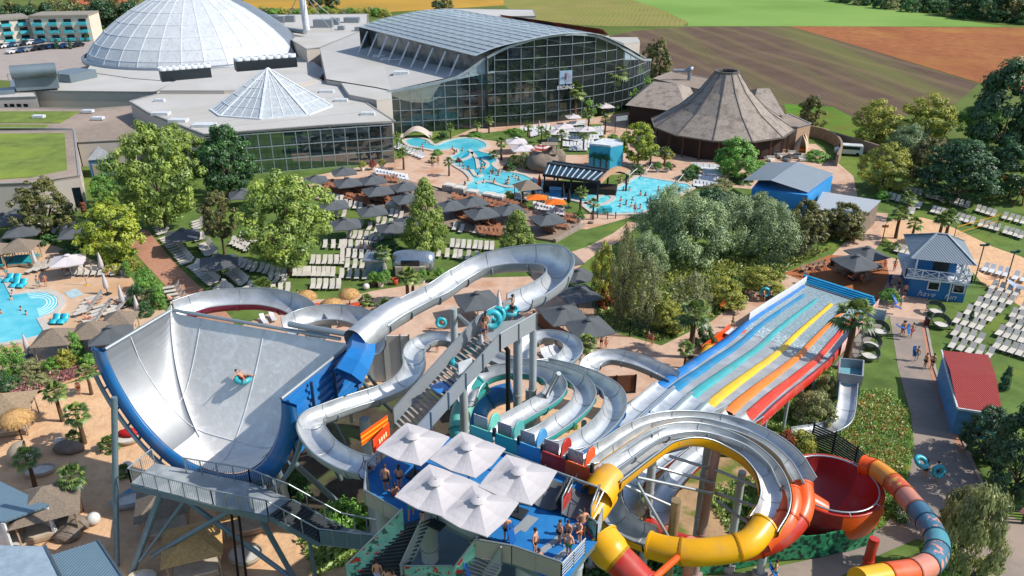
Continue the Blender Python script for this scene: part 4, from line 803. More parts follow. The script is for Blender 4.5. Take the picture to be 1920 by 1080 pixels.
def parapet(px, zs, m, t, hh=1.15, rails=False, pn='parapet_panel'):
    P = [G(x, y, z) for (x, y), z in zip(px, zs)]; q, q2 = MB(), MB()
    for a, b in zip(P, P[1:]):
        n = (b-a).cross(V((0, 0, 1))).normalized()*.03
        if rails:
            for k in range(1, 6): q.tube([a+V((0, 0, hh*k/5.5)), b+V((0, 0, hh*k/5.5))], .03, 6)
        else: q.add([a-n, b-n, b-n+V((0, 0, hh)), a-n+V((0, 0, hh))], [(0, 1, 2, 3)]); q.add([a+n, b+n, b+n+V((0, 0, hh)), a+n+V((0, 0, hh))], [(3, 2, 1, 0)])
        k = max(1, round((b-a).length/1.4)); q2.tube([a+V((0, 0, hh+.05)), b+V((0, 0, hh+.05))], .045, 6)
        for i in range(k+1): c = lerp(a, b, i/k); q2.bar(c, c+V((0, 0, hh+.03)), .07)
    if q.v: q.build(pn if not rails else 'rail_bars', m, t)
    q2.build('handrail', M_rail, t)
M_beige = mat('beige panel', '#a79d8d', .6, var=.08, scale=.5)
M_floral = layer(layer(mat('mint printed panel', '#5f9f90', .55, var=.2, scale=1.2, c2='#8cc4b4'), '#1f4f42', 1.9, .55, .6, .9), '#c0262c', 2.6, .57, .6, 1.)
parapet([(685, 945), (757, 988)], [ZD-.05]*2, M_beige, t, .95); parapet([(685, 945), (690, 892), (716, 866)], [ZD]*3, M_sheet, t, .9, True)
parapet([(893, 1044), (960, 1056), (1052, 1088)], [ZD]*3, M_beige, t, 1.1)
parapet([(1052, 1088), (1096, 1040)], [ZD]*2, M_sheet, t, 1.0, True); parapet([(1070, 1086), (1100, 1046)], [ZD-1.0]*2, M_sheet, t, .9)
parapet([(1085, 990), (1118, 1014)], [ZD]*2, M_floral, t, 1.15, pn='floral_panel'); parapet([(1118, 1014), (1128, 985)], [ZD]*2, M_sheet, t, 1.1, True); parapet([(1118, 1014), (1128, 985)], [ZD-1.0]*2, M_sheet, t, .9)
parapet([(808, 970), (893, 1012)], [ZD]*2, M_sheet, t, 1.1)
t2 = thing('entrance_stairs', 'dark steel stairs between flower printed panels below the deck', 'stairs', (G(735, 1030, 11).x, G(735, 1030, 11).y, 0))
a0, a1, b0, b1 = G(757, 988, ZD), G(652, 1092, 9.6), G(808, 972, ZD), G(752, 1092, 9.6); q = MB()
for i in range(16): f = i/15; q.bar(lerp(a0, a1, f), lerp(b0, b1, f), .3, .06)
q.build('treads', mat('dark tread', '#4a5054', .6, .3), t2)
def wallp(a, b, hh, m, nm, par):
    n = (b-a).cross(V((0, 0, 1))).normalized()*.03; q = MB().add([a-n+V((0, 0, -.3)), b-n+V((0, 0, -.3)), b-n+V((0, 0, hh)), a-n+V((0, 0, hh))], [(0, 1, 2, 3)]).add([a+n+V((0, 0, -.3)), b+n+V((0, 0, -.3)), b+n+V((0, 0, hh)), a+n+V((0, 0, hh))], [(3, 2, 1, 0)]); q.build(nm, m, par)
    MB().tube([a+V((0, 0, hh+.04)), b+V((0, 0, hh+.04))], .05, 6).build('handrail', M_rail, par)
wallp(a0, a1, 1.15, M_floral, 'floral_panel', t2); wallp(b0, b1, 1.15, M_sheet, 'steel_panel', t2)
t3 = thing('side_stairs', 'pale steel stairs at the front edge of the blue deck', 'stairs', (G(915, 1060, 12).x, G(915, 1060, 12).y, 0)); q = MB()
c0, c1, d0, d1 = G(897, 1040, ZD-.1), G(850, 1100, 10.8), G(940, 1060, ZD-.1), G(905, 1110, 10.8)
for i in range(11): f = i/10; q.bar(lerp(c0, c1, f), lerp(d0, d1, f), .3, .06)
q.build('treads', mat('pale tread', '#a39c94', .6, .2), t3); wallp(c0, c1, 1.15, M_floral, 'floral_panel', t3); wallp(d0, d1, 1.15, M_sheet, 'steel_panel', t3)
e0 = G(760, 1092, 9.6); wallp(e0, G(850, 1092, 9.8), 1.15, M_floral, 'floral_panel', t2)
MB().prism([lerp(p, V((-1, 38, ZD)), .08) for p in DK], ZD-5.2, ZD-4.9, bottom=True).build('lower_floor', M_tealst, t)  # slab added below the deck to throw more shade on the lower sand
for k, (x, y, r_) in enumerate(((715, 905, .5), (800, 930, .5), (900, 890, .5), (985, 1010, .5), (1080, 960, .5), (960, 930, .45))): column(x, y, ZD-.3, r_, M_col, ['thick steel column under the beige panelled deck corner', 'steel column under the deck below the white canopies', 'steel column under the turquoise start gates', 'steel column under the front of the blue floor', 'steel column under the yellow start chute', 'steel column under the middle of the deck'][k], 'deck_column')
gate = [(905, 832, M_mint, M_mint), (950, 847, M_tur, M_tur), (993, 863, M_lbl, M_lbl), (1038, 881, M_red_, M_red_), (1083, 899, M_ora, M_ora)]
gd = (G(1083, 899, ZD)-G(905, 832, ZD)).normalized(); gn = V((gd.y, -gd.x, 0)); gz = atan2(gd.y, gd.x)
M_sign = layer(mat('info board', '#b4b4b6', .5, var=.04), '#4a5663', 3.5, .6, .66, .6); M_sign2 = stripes(mat('red barred board', '#a9adb2', .5), 2.2, 0, '#a32b4e', .9, lo=.8, hi=.85, axis='Z')
for k, (x, y, m1, m2) in enumerate(gate):
    p = G(x, y, ZD); tg = thing('start_gate', ['mint green', 'turquoise', 'light blue', 'red', 'orange'][k]+' start gate with half round wing on the launch deck edge', 'start gate', p, 'start gates of the launch deck'); MB().box(p+V((0, 0, .55))+gn*.05, (1.55, .08, 1.1), gz).build('gate_panel', m1, tg)
    q = MB(); cc_ = p+gd*.35-gn*.75+V((0, 0, .95)); hd = [cc_+gn*(.62*cos(a))+V((0, 0, .85*sin(a))) for a in [pi*i/10 for i in range(11)]]
    q.add([v+gd*.05 for v in hd]+[v-gd*.05 for v in hd], [tuple(range(11)), tuple(range(21, 10, -1))]+[(i, 11+i, 12+i, i+1) for i in range(10)]); q.tube(hd, .06, 6); q.build('half_round_wing', m2, tg)
    MB().box(p-gd*.35-gn*.35+V((0, 0, 1.25)), (.95, .06, .85), gz).build('notice_board', M_sign if k % 2 == 0 else M_sign2, tg)
    MB().box(p+gd*.85+V((0, 0, 1.15)), (.18, .2, .55), gz).build('traffic_light', M_dark, tg)
a = G(878, 822, ZD+1.2); b = G(1122, 914, ZD+1.2); MB().tube([a+V((-.9, 0, -1.2)), a+V((-.6, 0, .15)), a, b, b+V((.25, -.2, -.1)), b+gn*1.5+V((.2, 0, -1.2))], .06, 8).build('overhead_rail', M_rail, tg)
for k, (x0, y0, x1, y1, m_, lb) in enumerate(((1020, 955, 1052, 905, M_red_, 'dark steel start basin beside the red gate'), (1072, 972, 1095, 925, M_yel, 'dark steel start basin beside the yellow partition'))):
    t = thing('start_basin', lb, 'start basin', G(x0, y0, ZD)); a, b = G(x0, y0, ZD+.05), G(x1, y1, ZD+.05); sweep(spline([a, lerp(a, b, .5), b], 4), lambda f: prof_pts(.95, 1.0, 1.0), MB()).build('trough', mat('dark basin steel', '#5f6467', .4, .5), t)
    d_ = (b-a).normalized(); s_ = V((d_.y, -d_.x, 0)); c = a+s_*1.02; MB().bar(c+V((0, 0, .45)), c+d_*1.3+V((0, 0, .45)), .06, .9).build('partition', m_, t)
    q = MB(); q.tube([c, c+V((0, 0, 1.2)), c+d_*1.4+V((0, 0, 1.5)), c+d_*1.4], .045, 6); q.tube([c+V((0, 0, .7)), c+d_*1.4+V((0, 0, 1.)), ], .04, 6); q.build('grab_rail', M_rail, t)
t = thing('orange_sign_panel', 'orange and yellow striped sign panels beside the tower stairs', 'sign', G(705, 830, ZD)); a, b = G(678, 838, ZD+.3), G(728, 802, ZD+.3)
q = MB().bar(a+V((0, 0, .5)), b+V((0, 0, .5)), .06, .85); q.build('striped_panel', stripes(mat('orange panel', '#dd5a17', .5, var=.05), 1., 0, '#e8b32a', .9, axis='Z', lo=.6, hi=.7), t); a2, b2 = G(701, 852, ZD), G(731, 818, ZD)
MB().bar(a2+V((0, 0, .55)), b2+V((0, 0, .55)), .06, .95).build('red_panel', mat('vermilion panel', '#d8361d', .5, c2='#dd5a17', scale=.6), t); md = lerp(a2, b2, .5); d_ = (b2-a2); n_ = d_.cross(V((0, 0, 1))).normalized()*.06; q = MB(); [q.bar(lerp(a2, b2, .3+.13*k)+n_+V((0, 0, .5)), lerp(a2, b2, .38+.13*k)+n_+V((0, 0, .5)), .03, .3) for k in range(4)]; q.build('yellow_mark', mat('sign yellow', '#e0d6a0', .5), t)
trough('serpentine_slide', 'narrow steel slide winding from the deck under the stairs into a spiral', [(694, 893, 12.9), (655, 883, 12.7), (612, 857, 12.4), (586, 822, 12.1), (588, 800, 12), (612, 788, 11.8), (660, 770, 11.5), (720, 750, 11.2), (757, 730, 10.9), (777, 702, 10.6), (776, 677, 10.3), (786, 658, 10), (815, 646, 9.7), (850, 648, 9.4), (890, 660, 9.1), (920, 677, 8.8), (960, 694, 8.5), (1010, 699, 8.2), (1053, 689, 7.9), (1074, 666, 7.6), (1060, 647, 7.3), (1025, 640, 7), (995, 650, 6.7), (983, 672, 6.2), (985, 700, 5.6)], .8, .75, .75, M_sheet, M_inox, 6)
trough('rear_slide', 'broad open slide curving behind the half pipe with maroon outer wall', [(340, 600, 5.2), (385, 585, 5.1), (440, 578, 5), (500, 578, 4.9), (550, 590, 4.7), (580, 612, 4.5), (600, 640, 4.2)], 1.2, 1.7, 1.0, M_pur, M_inox2, 6)
trough('rear_bend_slide', 'short open steel slide bend peeking over the half pipe rim', [(545, 628, 5.6), (580, 612, 5.5), (630, 606, 5.4), (675, 614, 5.2), (700, 634, 5), (702, 665, 4.7)], 1.1, 1.5, 1.0, M_sheet, M_inox2, 6)
trough('loop_slide', 'open steel slide bend above the wooden gate near the palm', [(1105, 740, 4.2), (1102, 712, 4.4), (1110, 692, 4.6), (1140, 680, 4.8), (1180, 686, 4.7), (1220, 700, 4.5), (1262, 720, 4.3)], .85, .9, .8, M_sheet, M_inox, 6)
g3 = 'side by side lanes from the start gates'
trough('lane_slide', 'steel lane with turquoise underside, innermost of the curved lanes', [(925, 826, 12.9), (960, 802, 12.7), (1003, 777, 12.4), (1032, 758, 12.1), (1043, 738, 11.8), (1030, 720, 11.5), (997, 709, 11.2), (950, 707, 10.9), (912, 717, 10.6), (888, 735, 10.3), (875, 762, 9.9)], .68, .7, .75, M_tur, M_inox, 6, g3)
trough('lane_slide', 'steel lane with mint underside between two curved lanes', [(968, 843, 12.9), (1010, 831, 12.7), (1050, 806, 12.4), (1084, 778, 12), (1097, 752, 11.6), (1084, 728, 11.3), (1050, 711, 11), (1000, 700, 10.7), (950, 698, 10.4)], .68, .7, .75, M_tur, M_inox, 6, g3)
trough('lane_slide', 'steel lane with blue underside, outermost of the curved lanes', [(1010, 861, 12.9), (1060, 859, 12.7), (1100, 838, 12.3), (1135, 808, 11.9), (1152, 778, 11.6), (1147, 750, 11.2), (1118, 728, 10.8), (1075, 711, 10.5), (1020, 697, 10.2)], .72, .8, .8, M_blu, M_inox, 6, g3)
tube_slide('turquoise_tube', 'closed turquoise tube slide dropping beside the steel column', [(905, 720, 10.2), (878, 745, 9.6), (864, 778, 9.), (862, 812, 8.2), (872, 840, 7.2)], .75, [M_tur, M_mint, M_tur], 4)
tube_slide('blue_tube', 'closed blue tube slide curling under the curved lanes', [(960, 735, 8.2), (925, 745, 7.8), (900, 765, 7.2), (894, 795, 6.6), (910, 830, 5.8)], .8, [M_blu, M_lbl, M_blu], 4)
g4 = 'nested lanes of the big spiral'
sA = [(1060, 877, 12.9), (1100, 873, 12.7), (1143, 855, 12.4), (1193, 822, 12), (1243, 803, 11.6), (1303, 800, 11.2), (1370, 810, 10.8), (1430, 834, 10.4), (1475, 868, 10), (1503, 912, 9.5), (1506, 945, 9.1), (1492, 980, 8.6), (1455, 1012, 8.), (1400, 1030, 7.4), (1330, 1032, 6.8), (1260, 1015, 6.2), (1215, 990, 5.9)]
sB = [(1100, 897, 12.9), (1130, 888, 12.7), (1174, 858, 12.3), (1227, 824, 11.8), (1292, 812, 11.4), (1350, 821, 11), (1408, 843, 10.5), (1455, 880, 10), (1480, 922, 9.5), (1483, 948, 9.2), (1468, 985, 8.7), (1430, 1014, 8.1)]
sC = [(1134, 915, 12.9), (1163, 893, 12.7), (1203, 863, 12.3), (1242, 837, 11.9), (1290, 827, 11.5), (1340, 835, 11), (1393, 860, 10.5), (1430, 894, 10), (1448, 932, 9.5), (1447, 968, 9), (1430, 1000, 8.6)]
trough('spiral_lane', 'outermost steel lane of the big spiral with orange red end', sA[:10], .78, .7, .7, M_sheet, M_inox, 7, g4)
trough('spiral_lane', 'middle steel lane of the big spiral with orange underside', sB[:9], .78, .7, .7, M_sheet, M_inox, 7, g4)
ty, PY = trough('spiral_lane', 'innermost steel lane of the big spiral with bright yellow shell', sC, .85, .85, .85, M_yel, M_inox, 7, g4, gap=.08)
tube_slide('orange_red_tube', 'thick orange red closed tube sweeping under the spiral', sA[9:], .68, [M_ora, M_red_, M_ora, M_red_], 5)
tube_slide('orange_tube', 'short fat orange closed tube at the end of the middle lane', sB[8:], .7, [M_ora, M_ora], 5)
sD = [V(PY[-1])+V((0, 0, .6)), G(1405, 1017, 8.9), G(1365, 1030, 8.6), G(1300, 1036, 8.3), G(1250, 1030, 8.1), G(1218, 1022, 8.)]
tube_slide(None, None, sD, .8, [M_yel, M_yel, M_yel], 5, ty, pname='yellow_tube')
trough(None, None, [(1220, 1026, 7.4), (1185, 1012, 7.2), (1155, 988, 7), (1140, 960, 6.8), (1138, 925, 6.6)], .85, .8, .9, M_yel, M_inox2, 6, root=ty, gap=.08)
q = MB(); p = [V(PY[0])+V((-.55, -.9, .1)), V(PY[0])+V((0, 0, .35)), V(PY[3])+V((0, 0, .4))]; q.tube(p, [.95, .9, .88], 16, cap=False); q.build('yellow_mouth', M_yel, ty)
q = MB(); p = [G(1100, 985, 12.2), G(1118, 955, 12.4), G(1130, 925, 12.7)]; q.tube(p, [.55, .7, .9], 14, cap=True); q.build('yellow_duct', M_yel, ty)
g5 = 'steel feeder lanes of the rainbow slide'
for pts, m_, lb in (([(1190, 975, 6.2), (1177, 945, 6.3), (1186, 915, 6.3), (1217, 890, 6.2), (1270, 850, 6.0), (1330, 806, 5.6), (1372, 782, 5.4)], M_red_, 'red edged feeder lane running under the big spiral'),
                    ([(1240, 985, 6.0), (1237, 950, 6.2), (1255, 920, 6.2), (1290, 882, 6.1), (1335, 846, 5.9), (1385, 808, 5.6), (1412, 789, 5.4)], M_red_, 'feeder lane with red side nearest the thick grey column')):
    trough('feeder_lane', lb, pts, .72, .75, .75, m_, M_inox2, 6, g5)
for k, (x0, y0, x1, y1, m_, lb) in enumerate(((1165, 800, 1248, 728, M_blu, 'straight feeder lane with blue side, first of the row'), (1206, 806, 1280, 738, M_tur, 'straight feeder lane with turquoise side'), (1248, 812, 1312, 750, M_tur, 'straight feeder lane between turquoise and yellow sides'), (1290, 818, 1343, 765, M_yel, 'straight feeder lane with yellow side'))):
    trough('feeder_lane', lb, [(x0, y0, 6.2), (lerp(x0, x1, .5), lerp(y0, y1, .5), 5.8), (x1, y1, 5.4)], .82, .45, .45, m_, M_inox, 5, g5)
Lf = [(1226, 733, 5.0), (1262, 707, 4.5), (1296, 685, 4.0), (1322, 667, 2.7), (1352, 648, 2.4), (1378, 628, 1.2), (1405, 604, .75), (1440, 580, .6), (1478, 556, .45), (1512, 533, .4)]
Rf = [(1424, 793, 5.0), (1452, 766, 4.5), (1484, 738, 4.0), (1510, 718, 2.7), (1534, 698, 2.4), (1553, 682, 1.2), (1570, 662, .75), (1592, 634, .6), (1617, 604, .45), (1641, 575, .4)]
LP, RP = spline([G(*p) for p in Lf], 6), spline([G(*p) for p in Rf], 6); NL = len(LP)
t = thing('rainbow_slide', 'wide wavy slide with parallel lanes split by rainbow coloured dividers', 'water slide', (LP[20].x, LP[20].y, 0)); cut = 33
M_lane = layer(mat('wet grey lane', '#94989b', .35, .0, var=.1, scale=.8, spec=.5), '#b0b4b6', .4, .5, .7, .7); M_splash = mat('rippling shallow water', '#6c8188', .2, var=.3, scale=3.5, spec=.5, bump=.6, bscale=4., c2='#a3b2b5')
def across(i, f): return lerp(LP[i], RP[i], f)
for nm, lo, hi, m_ in (('lane_surface', 0, cut, M_lane), ('splash_surface', cut, NL-1, M_splash)):
    q = MB(); q.add([across(i, k/12) for i in range(lo, hi+1) for k in range(13)], [(j*13+k, j*13+k+1, (j+1)*13+k+1, (j+1)*13+k) for j in range(hi-lo) for k in range(12)], 0, True); q.build(nm, m_, t)
q = MB(); q.add([across(i, k/12)+V((0, 0, .02)) for i in range(cut-1, cut+4) for k in range(13)], [(j*13+k, j*13+k+1, (j+1)*13+k+1, (j+1)*13+k) for j in range(4) for k in range(12)], 0, True); q.build('foam_band', mat('churned foam', '#7d9299', .4, scale=4.5, c2='#dfe4e4', thr=(.45, .72), bump=.8, bscale=3.), t)
dv = [(0., M_blu, 0), (.13, plast('sea blue divider', '#1f7ba6'), 0), (.32, plast('turquoise divider', '#3f9ea2'), 0), (.52, plast('yellow divider', '#e8b91c'), 0), (.71, plast('orange divider', '#e57a1b'), 0), (.88, plast('vermilion divider', '#dd3c1c'), 0)]
for k, (f, m_, _) in enumerate(dv):
    q = MB(); hi = NL-1 if k == 0 else NL-4
    P = [lerp(across(i, f), across(i, f*.98+.02), 0)+V((0, 0, .05)) for i in range(0, hi)]; wd_ = .3
    sweep(P, lambda g: [(a_*(1.75-1.0*g), b_) for a_, b_ in ((-wd_, -.1), (-wd_*.8, .1), (-.1, .15), (.1, .15), (wd_*.8, .1), (wd_, -.1))], q); q.build('lane_divider', m_, t)
q = MB(); P = [across(i, 1)+V((0, 0, .05)) for i in range(NL)]; sweep(P, lambda g: [(-.1, .0), (-.05, .4), (.1, .4), (.14, -.45)], q, 0); q.build('red_side_wall', M_red_, t)
q = MB(); P = [across(i, 0)+V((0, 0, .0)) for i in range(0, 34)]; sweep(P, lambda g: [(-.42, -.4), (-.36, .2), (-.28, .2)], q, 0); q.build('blue_side_wall', M_blu, t)
for nm, f, m_ in (('left_screen', -.015, mat('pale screen', '#b3b7b9', .4, var=.08)), ('right_screen', 1.025, mat('red framed screen', '#a8524a', .5, c2='#c7b9ae', scale=1.4))):
    q = MB(); P = [across(i, f) for i in range(36, NL)]; sweep(P, lambda g: [(0, -.3), (0, 1.1), (.06, 1.1), (.06, -.3)], q); q.build(nm, m_, t)
a, b = across(NL-1, -.01), across(NL-1, 1.01); q = MB()
for k in range(4): q.bar(a+V((0, .35*k, .2+.12*k)), b+V((0, .35*k, .2+.12*k)), .33, .2+.1*k)
q.build('blue_end_steps', mat('blue end wall', '#1d7fae', .5, c2='#2b9cc4', scale=1), t); q = MB()
for i in (4, 12, 18, 24):
    for f in (.04, .5, .98): p = across(i, f); q.tube([V((p.x, p.y, 0)), p-V((0, 0, .15))], .16, 8)
    q.bar(across(i, 0)-V((0, 0, .3)), across(i, 1)-V((0, 0, .3)), .2, .25)
q.build('support_frame', M_col, t)
bc = G(1560, 908, 3.35); rb_ = (G(1648, 905, 3.35)-G(1474, 905, 3.35)).length/2; bc.z = -3.15
t = thing('bowl_slide', 'large red fibreglass bowl slide with orange and maroon outside', 'water slide', bc); sec = 24
inn = [(rb_*1.0, 6.5), (rb_*.99, 5.9), (rb_*.93, 5.0), (rb_*.8, 4.2), (rb_*.6, 3.7), (rb_*.3, 3.4), (.01, 3.3)]; outp = [(rb_*1.05, 6.5), (rb_*1.08, 5.6), (rb_*1.02, 4.4), (rb_*.85, 3.4), (rb_*.5, 2.9), (.5, 2.8)]
def sector(prf, cols, nm, flip):
    for a0, a1, m_ in cols:
        k = max(2, int((a1-a0)/360*48)); q = MB().lathe(prf, k, bc, 0, R(a0), R(a1)); 
        q.build(nm, m_, t)
sector(inn, ((-20, 35, M_red_), (35, 130, M_mar), (130, 160, M_blu), (160, 250, M_red_), (250, 300, M_red_), (300, 340, plast('ochre fibreglass', '#c9932a'))), 'inner_panel', 0)
sector(outp, ((-30, 20, M_yel), (20, 130, M_red_), (130, 165, M_blu), (165, 262, M_mar), (262, 330, M_ora)), 'outer_panel', 1)
q = MB(); q.tube([bc+V((rb_*1.025*cos(2*pi*k/40), rb_*1.025*sin(2*pi*k/40), 6.52)) for k in range(40)], .1, 6, closed=True); q.build('rim', M_red_, t)
q = MB(); q.tube([bc+V((rb_*.94*cos(2*pi*k/40), rb_*.94*sin(2*pi*k/40), 6.65)) for k in range(40)], .07, 6, closed=True)
for k in range(8): a = 2*pi*k/8; q.tube([bc+V((rb_*.94*cos(a), rb_*.94*sin(a), 6.65)), bc+V((rb_*1.05*cos(a), rb_*1.05*sin(a), 6.55))], .05, 5)
q.build('spray_ring', M_rail, t); q = MB(); q.tube([bc+V((-3.0, -1.2, 6.3)), bc+V((-2.1, -1.7, 6.0)), bc+V((-1.2, -1.9, 5.6))], [.95, .9, .8], 16, cap=False); q.build('entry_hood', M_ora, t); q = MB()
for k in range(6): a = 2*pi*k/6+.3; q.tube([bc+V((rb_*.9*cos(a), rb_*.9*sin(a), 3.4)), bc+V((rb_*.9*cos(a), rb_*.9*sin(a), 4.4))], .2, 8)
q.build('legs', M_dark, t)
M_sp = layer(plast('dusty blue spotted', '#3f6e86'), '#c98b7c', 1.9, .57, .59, 1.); M_osp = layer(plast('coral spotted', '#cf5d3c'), '#d9a33a', 1.7, .59, .61, 1.)
cols = [M_ora, plast('amber fibreglass', '#dd8f2c'), M_osp, M_sal, M_dusk, M_sp, M_teal, M_sp, M_sal, M_ora, M_yel]
tube_slide('spotted_tube', 'long closed tube slide in orange, salmon and dusty blue sections', [(1618, 872, 3.6), (1645, 882, 3.8), (1680, 910, 4.2), (1705, 938, 4.6), (1728, 965, 5.), (1748, 995, 5.4), (1758, 1022, 5.8), (1748, 1052, 6.3), (1716, 1070, 6.7), (1670, 1078, 7.2), (1610, 1090, 7.7)], .74, cols, 6)
tf, PF = tube_slide('funnel_tube', 'yellow square funnel leading into an orange red tube by the deck', [(1126, 1012, 12.4), (1146, 1036, 12.1), (1172, 1062, 11.7), (1204, 1096, 11.2)], lambda f: 1.0 if f < .34 else (1.0-(f-.34)*.9 if f < .5 else .84), [M_yel, M_red_], 8)
column(971, 618, 17.0, .31, M_col, 'tall thick steel column under the loop of the raft chute'); column(868, 705, 14.6, .29, M_col, 'steel column beside the turquoise tube under the stairs'); column(850, 578, 15.2, .28, M_col, 'steel column under the straight part of the raft chute')
column(1000, 612, 16.8, .26, M_col, 'steel column behind the top platform'); column(683, 785, 10.5, .36, M_col, 'short capped steel column between the two left slides'); column(1345, 832, 11.2, .31, M_fade, 'tall pinkish grey column in the middle of the spiral', lean=(-.5, -.3)); column(1392, 885, 8.5, .26, M_col, 'grey column with concrete foot inside the spiral')
column(1268, 938, 9.6, .31, mat('yellow lit steel', '#a89878', .4, .5), 'steel column standing before the yellow tube'); column(1297, 1012, 8.8, .31, M_sal, 'salmon painted column with an orange strut'); column(1640, 1010, 5.6, .33, M_red_, 'red slanted column carrying the spotted tube', lean=(-.5, -.6))  # first column has a yellowish steel colour
t = thing('black_pipe', 'black vertical drain pipe next to the tall steel column', 'pipe', G(950, 660, 0)); p = G(948, 645, 16.2); MB().tube([p+V((-.3, 0, .2)), p+V((.15, 0, -.5)), V((p.x+.15, p.y, 1))], .17, 10).build('pipe', mat('black plastic', '#15181a', .4), t)
def strut(a, b, r, lb, m=None): return brace(G(*a), G(*b), r, lb, m)
for a, b, lb in (((1298, 1020, 8), (1225, 1085, 9), 'orange strut rising to the salmon column'),): strut(a, b, .2, lb, M_ora)
strut((1290, 838, 9), (1180, 868, 9), .1, 'thin steel strut under the yellow lane', M_rail)
for i, (a, b) in enumerate((((1255, 855, 10), (1335, 880, 9)), ((1228, 875, 10), (1338, 905, 8.5)), ((1195, 895, 10.5), (1335, 925, 8)), ((1160, 905, 10.5), (1262, 950, 8.5)), ((1345, 925, 8), (1430, 955, 8.3)), ((1340, 880, 9.5), (1425, 915, 9.2)), ((1345, 940, 7.5), (1430, 1000, 8)), ((1195, 905, 10.5), (1255, 1010, 7.3)))):
    strut(a, b, .1, ['upper steel strut between yellow lane and pinkish column', 'second steel strut below the yellow lane', 'long steel strut crossing the feeder lanes', 'steel strut from the yellow mouth to the front column', 'horizontal steel strut right of the pinkish column', 'steel strut joining the pinkish column to the spiral', 'slanting steel strut to the yellow tube end', 'steep steel strut above the orange tube'][i], M_rail)
strut((1048, 700, 15), (1000, 790, 9), .16, 'slanting white strut under the raft chute loop', M_rail); strut((1160, 618, 15), (1012, 790, 8), .01, 'thin stay cable under the loop', M_rail); strut((870, 640, 14.5), (945, 618, 15.8), .16, 'steel strut from column to top platform', M_rail)
strut((860, 592, 14.5), (905, 632, 15), .16, 'short strut under the straight raft chute', M_rail)
for i, (x, y) in enumerate(((1095, 790), (1120, 820), (1030, 800), (1075, 850), (990, 730))): column(x, y, 11.4, .18, M_col, ['slim post under the blue lane', 'slim post under the blue lane near its start', 'slim post under the turquoise lane', 'slim post near the blue gate', 'slim post under the far bend of the lanes'][i], 'lane_post')
for i, (x, y, z) in enumerate(((1330, 812, 11), (1460, 870, 9.8), (1225, 838, 11.6))): column(x, y+6, z-.3, .28, M_col, ['post under the far side of the spiral', 'post under the outer bend of the spiral', 'post under the start of the spiral lanes'][i], 'spiral_post')
t = thing('walkway', 'grating walkway with railings below the half pipe lip', 'walkway', G(380, 930, 0)); zw = 7.; M_grat = layer(mat('grating', '#9aa1a3', .5, .4, var=.06), '#c3c6c6', .6, .5, .6, .6)
wk = [(246, 905), (290, 868), (470, 905), (545, 935), (503, 966), (400, 946)]; P = [G(x, y, zw) for x, y in wk]; MB().prism(P, zw-.14, zw, bottom=True).build('deck', M_grat, t)
MB().bar(P[0]+V((0, 0, -.3)), P[4]+V((0, 0, -.3)), .25, .5).build('edge_beam', M_tealst, t)
def railing(P, t, hh=1.2, sp=1.1, bars=True, kids_=('handrail', 'balusters')):
    q, q2 = MB(), MB()
    for a, b in zip(P, P[1:]):
        k = max(1, round((b-a).length/sp)); q.tube([a+V((0, 0, hh)), b+V((0, 0, hh))], .05, 6)
        for i in range(k+1): c = lerp(a, b, i/k); q.bar(c, c+V((0, 0, hh)), .07)
        if bars:
            k = max(1, round((b-a).length/.16))
            for i in range(k): c = lerp(a, b, i/k); q2.bar(c+V((0, 0, .1)), c+V((0, 0, hh-.05)), .018)
    q.build(kids_[0], M_rail, t)
    if bars: q2.build(kids_[1], M_rail, t)
railing([P[1], P[0], P[5], P[4]], t); railing([G(350, 885, zw), G(470, 905, zw), P[3]], t)
S0, S1, S2, S3 = G(503, 966, zw), G(545, 935, zw), G(600, 1018, 4.6), G(642, 988, 4.6); q = MB()
for i in range(14): f = (i+.5)/14; q.bar(lerp(S0, S2, f), lerp(S1, S3, f), .3, .05)
q.build('stair_treads', mat('dark tread', '#4a5054', .6, .3), t); MB().bar(S0+V((0, 0, -.2)), S2+V((0, 0, -.2)), .1, .4).bar(S1+V((0, 0, -.2)), S3+V((0, 0, -.2)), .1, .4).build('stringer', M_tealst, t)
railing([S0, S2], t, 1.2, 1.2, False); railing([S1, S3], t, 1.2, 1.2, False)
E0, E1 = G(705, 1030, 4.6), G(712, 1002, 4.6); MB().prism([S2, E0, E1, S3], 4.4, 4.6, bottom=True).build('lower_landing', M_grat, t); railing([S2, E0], t, 1.2, 1., False); MB().bar(S2+V((0, 0, .5)), E0+V((0, 0, .5)), .05, 1.2).build('steel_panel', M_tealst, t); railing([S3, E1], t, 1.2, 1., False)
for i, (a, b, r_) in enumerate((((302, 925, 6.6), (246, 1076, 0), .42), ((347, 938, 6.5), (262, 1052, 1.2), .22), ((335, 928, 6.5), (548, 1085, 0), .3), ((432, 958, 6.5), (285, 1042, 1.5), .3), ((485, 966, 6.4), (552, 1085, 0), .32), ((520, 880, 7.5), (548, 965, 0), .42), ((545, 862, 7.5), (655, 962, 1), .36), ((583, 800, 8), (640, 900, 2), .3), ((612, 765, 8.5), (655, 850, 3), .3), ((575, 985, 5.5), (592, 1085, 0), .24), ((548, 820, 8.5), (470, 880, 6.5), .3), ((690, 700, 10), (720, 745, 6), .28), ((650, 735, 9), (660, 790, 4), .3), ((668, 705, 10.5), (740, 775, 4), .28))):
    strut(a, b, r_*.58, ['thick slanting leg at the outer end of the walkway', 'thinner leg beside the thick walkway leg', 'long leg falling right from the walkway end', 'leg falling left from the walkway middle', 'leg below the head of the walkway stairs', 'thick leg under the right corner of the half pipe', 'long leg slanting right under the blue wall', 'leg under the middle of the blue wall', 'leg under the far part of the blue wall', 'leg below the walkway stairs', 'beam under the bottom of the half pipe', 'strut under the blue funnel', 'upright under the blue wall near the funnel', 'slanting strut before the pale screen'][i], None if i not in (5, 12) else M_col)
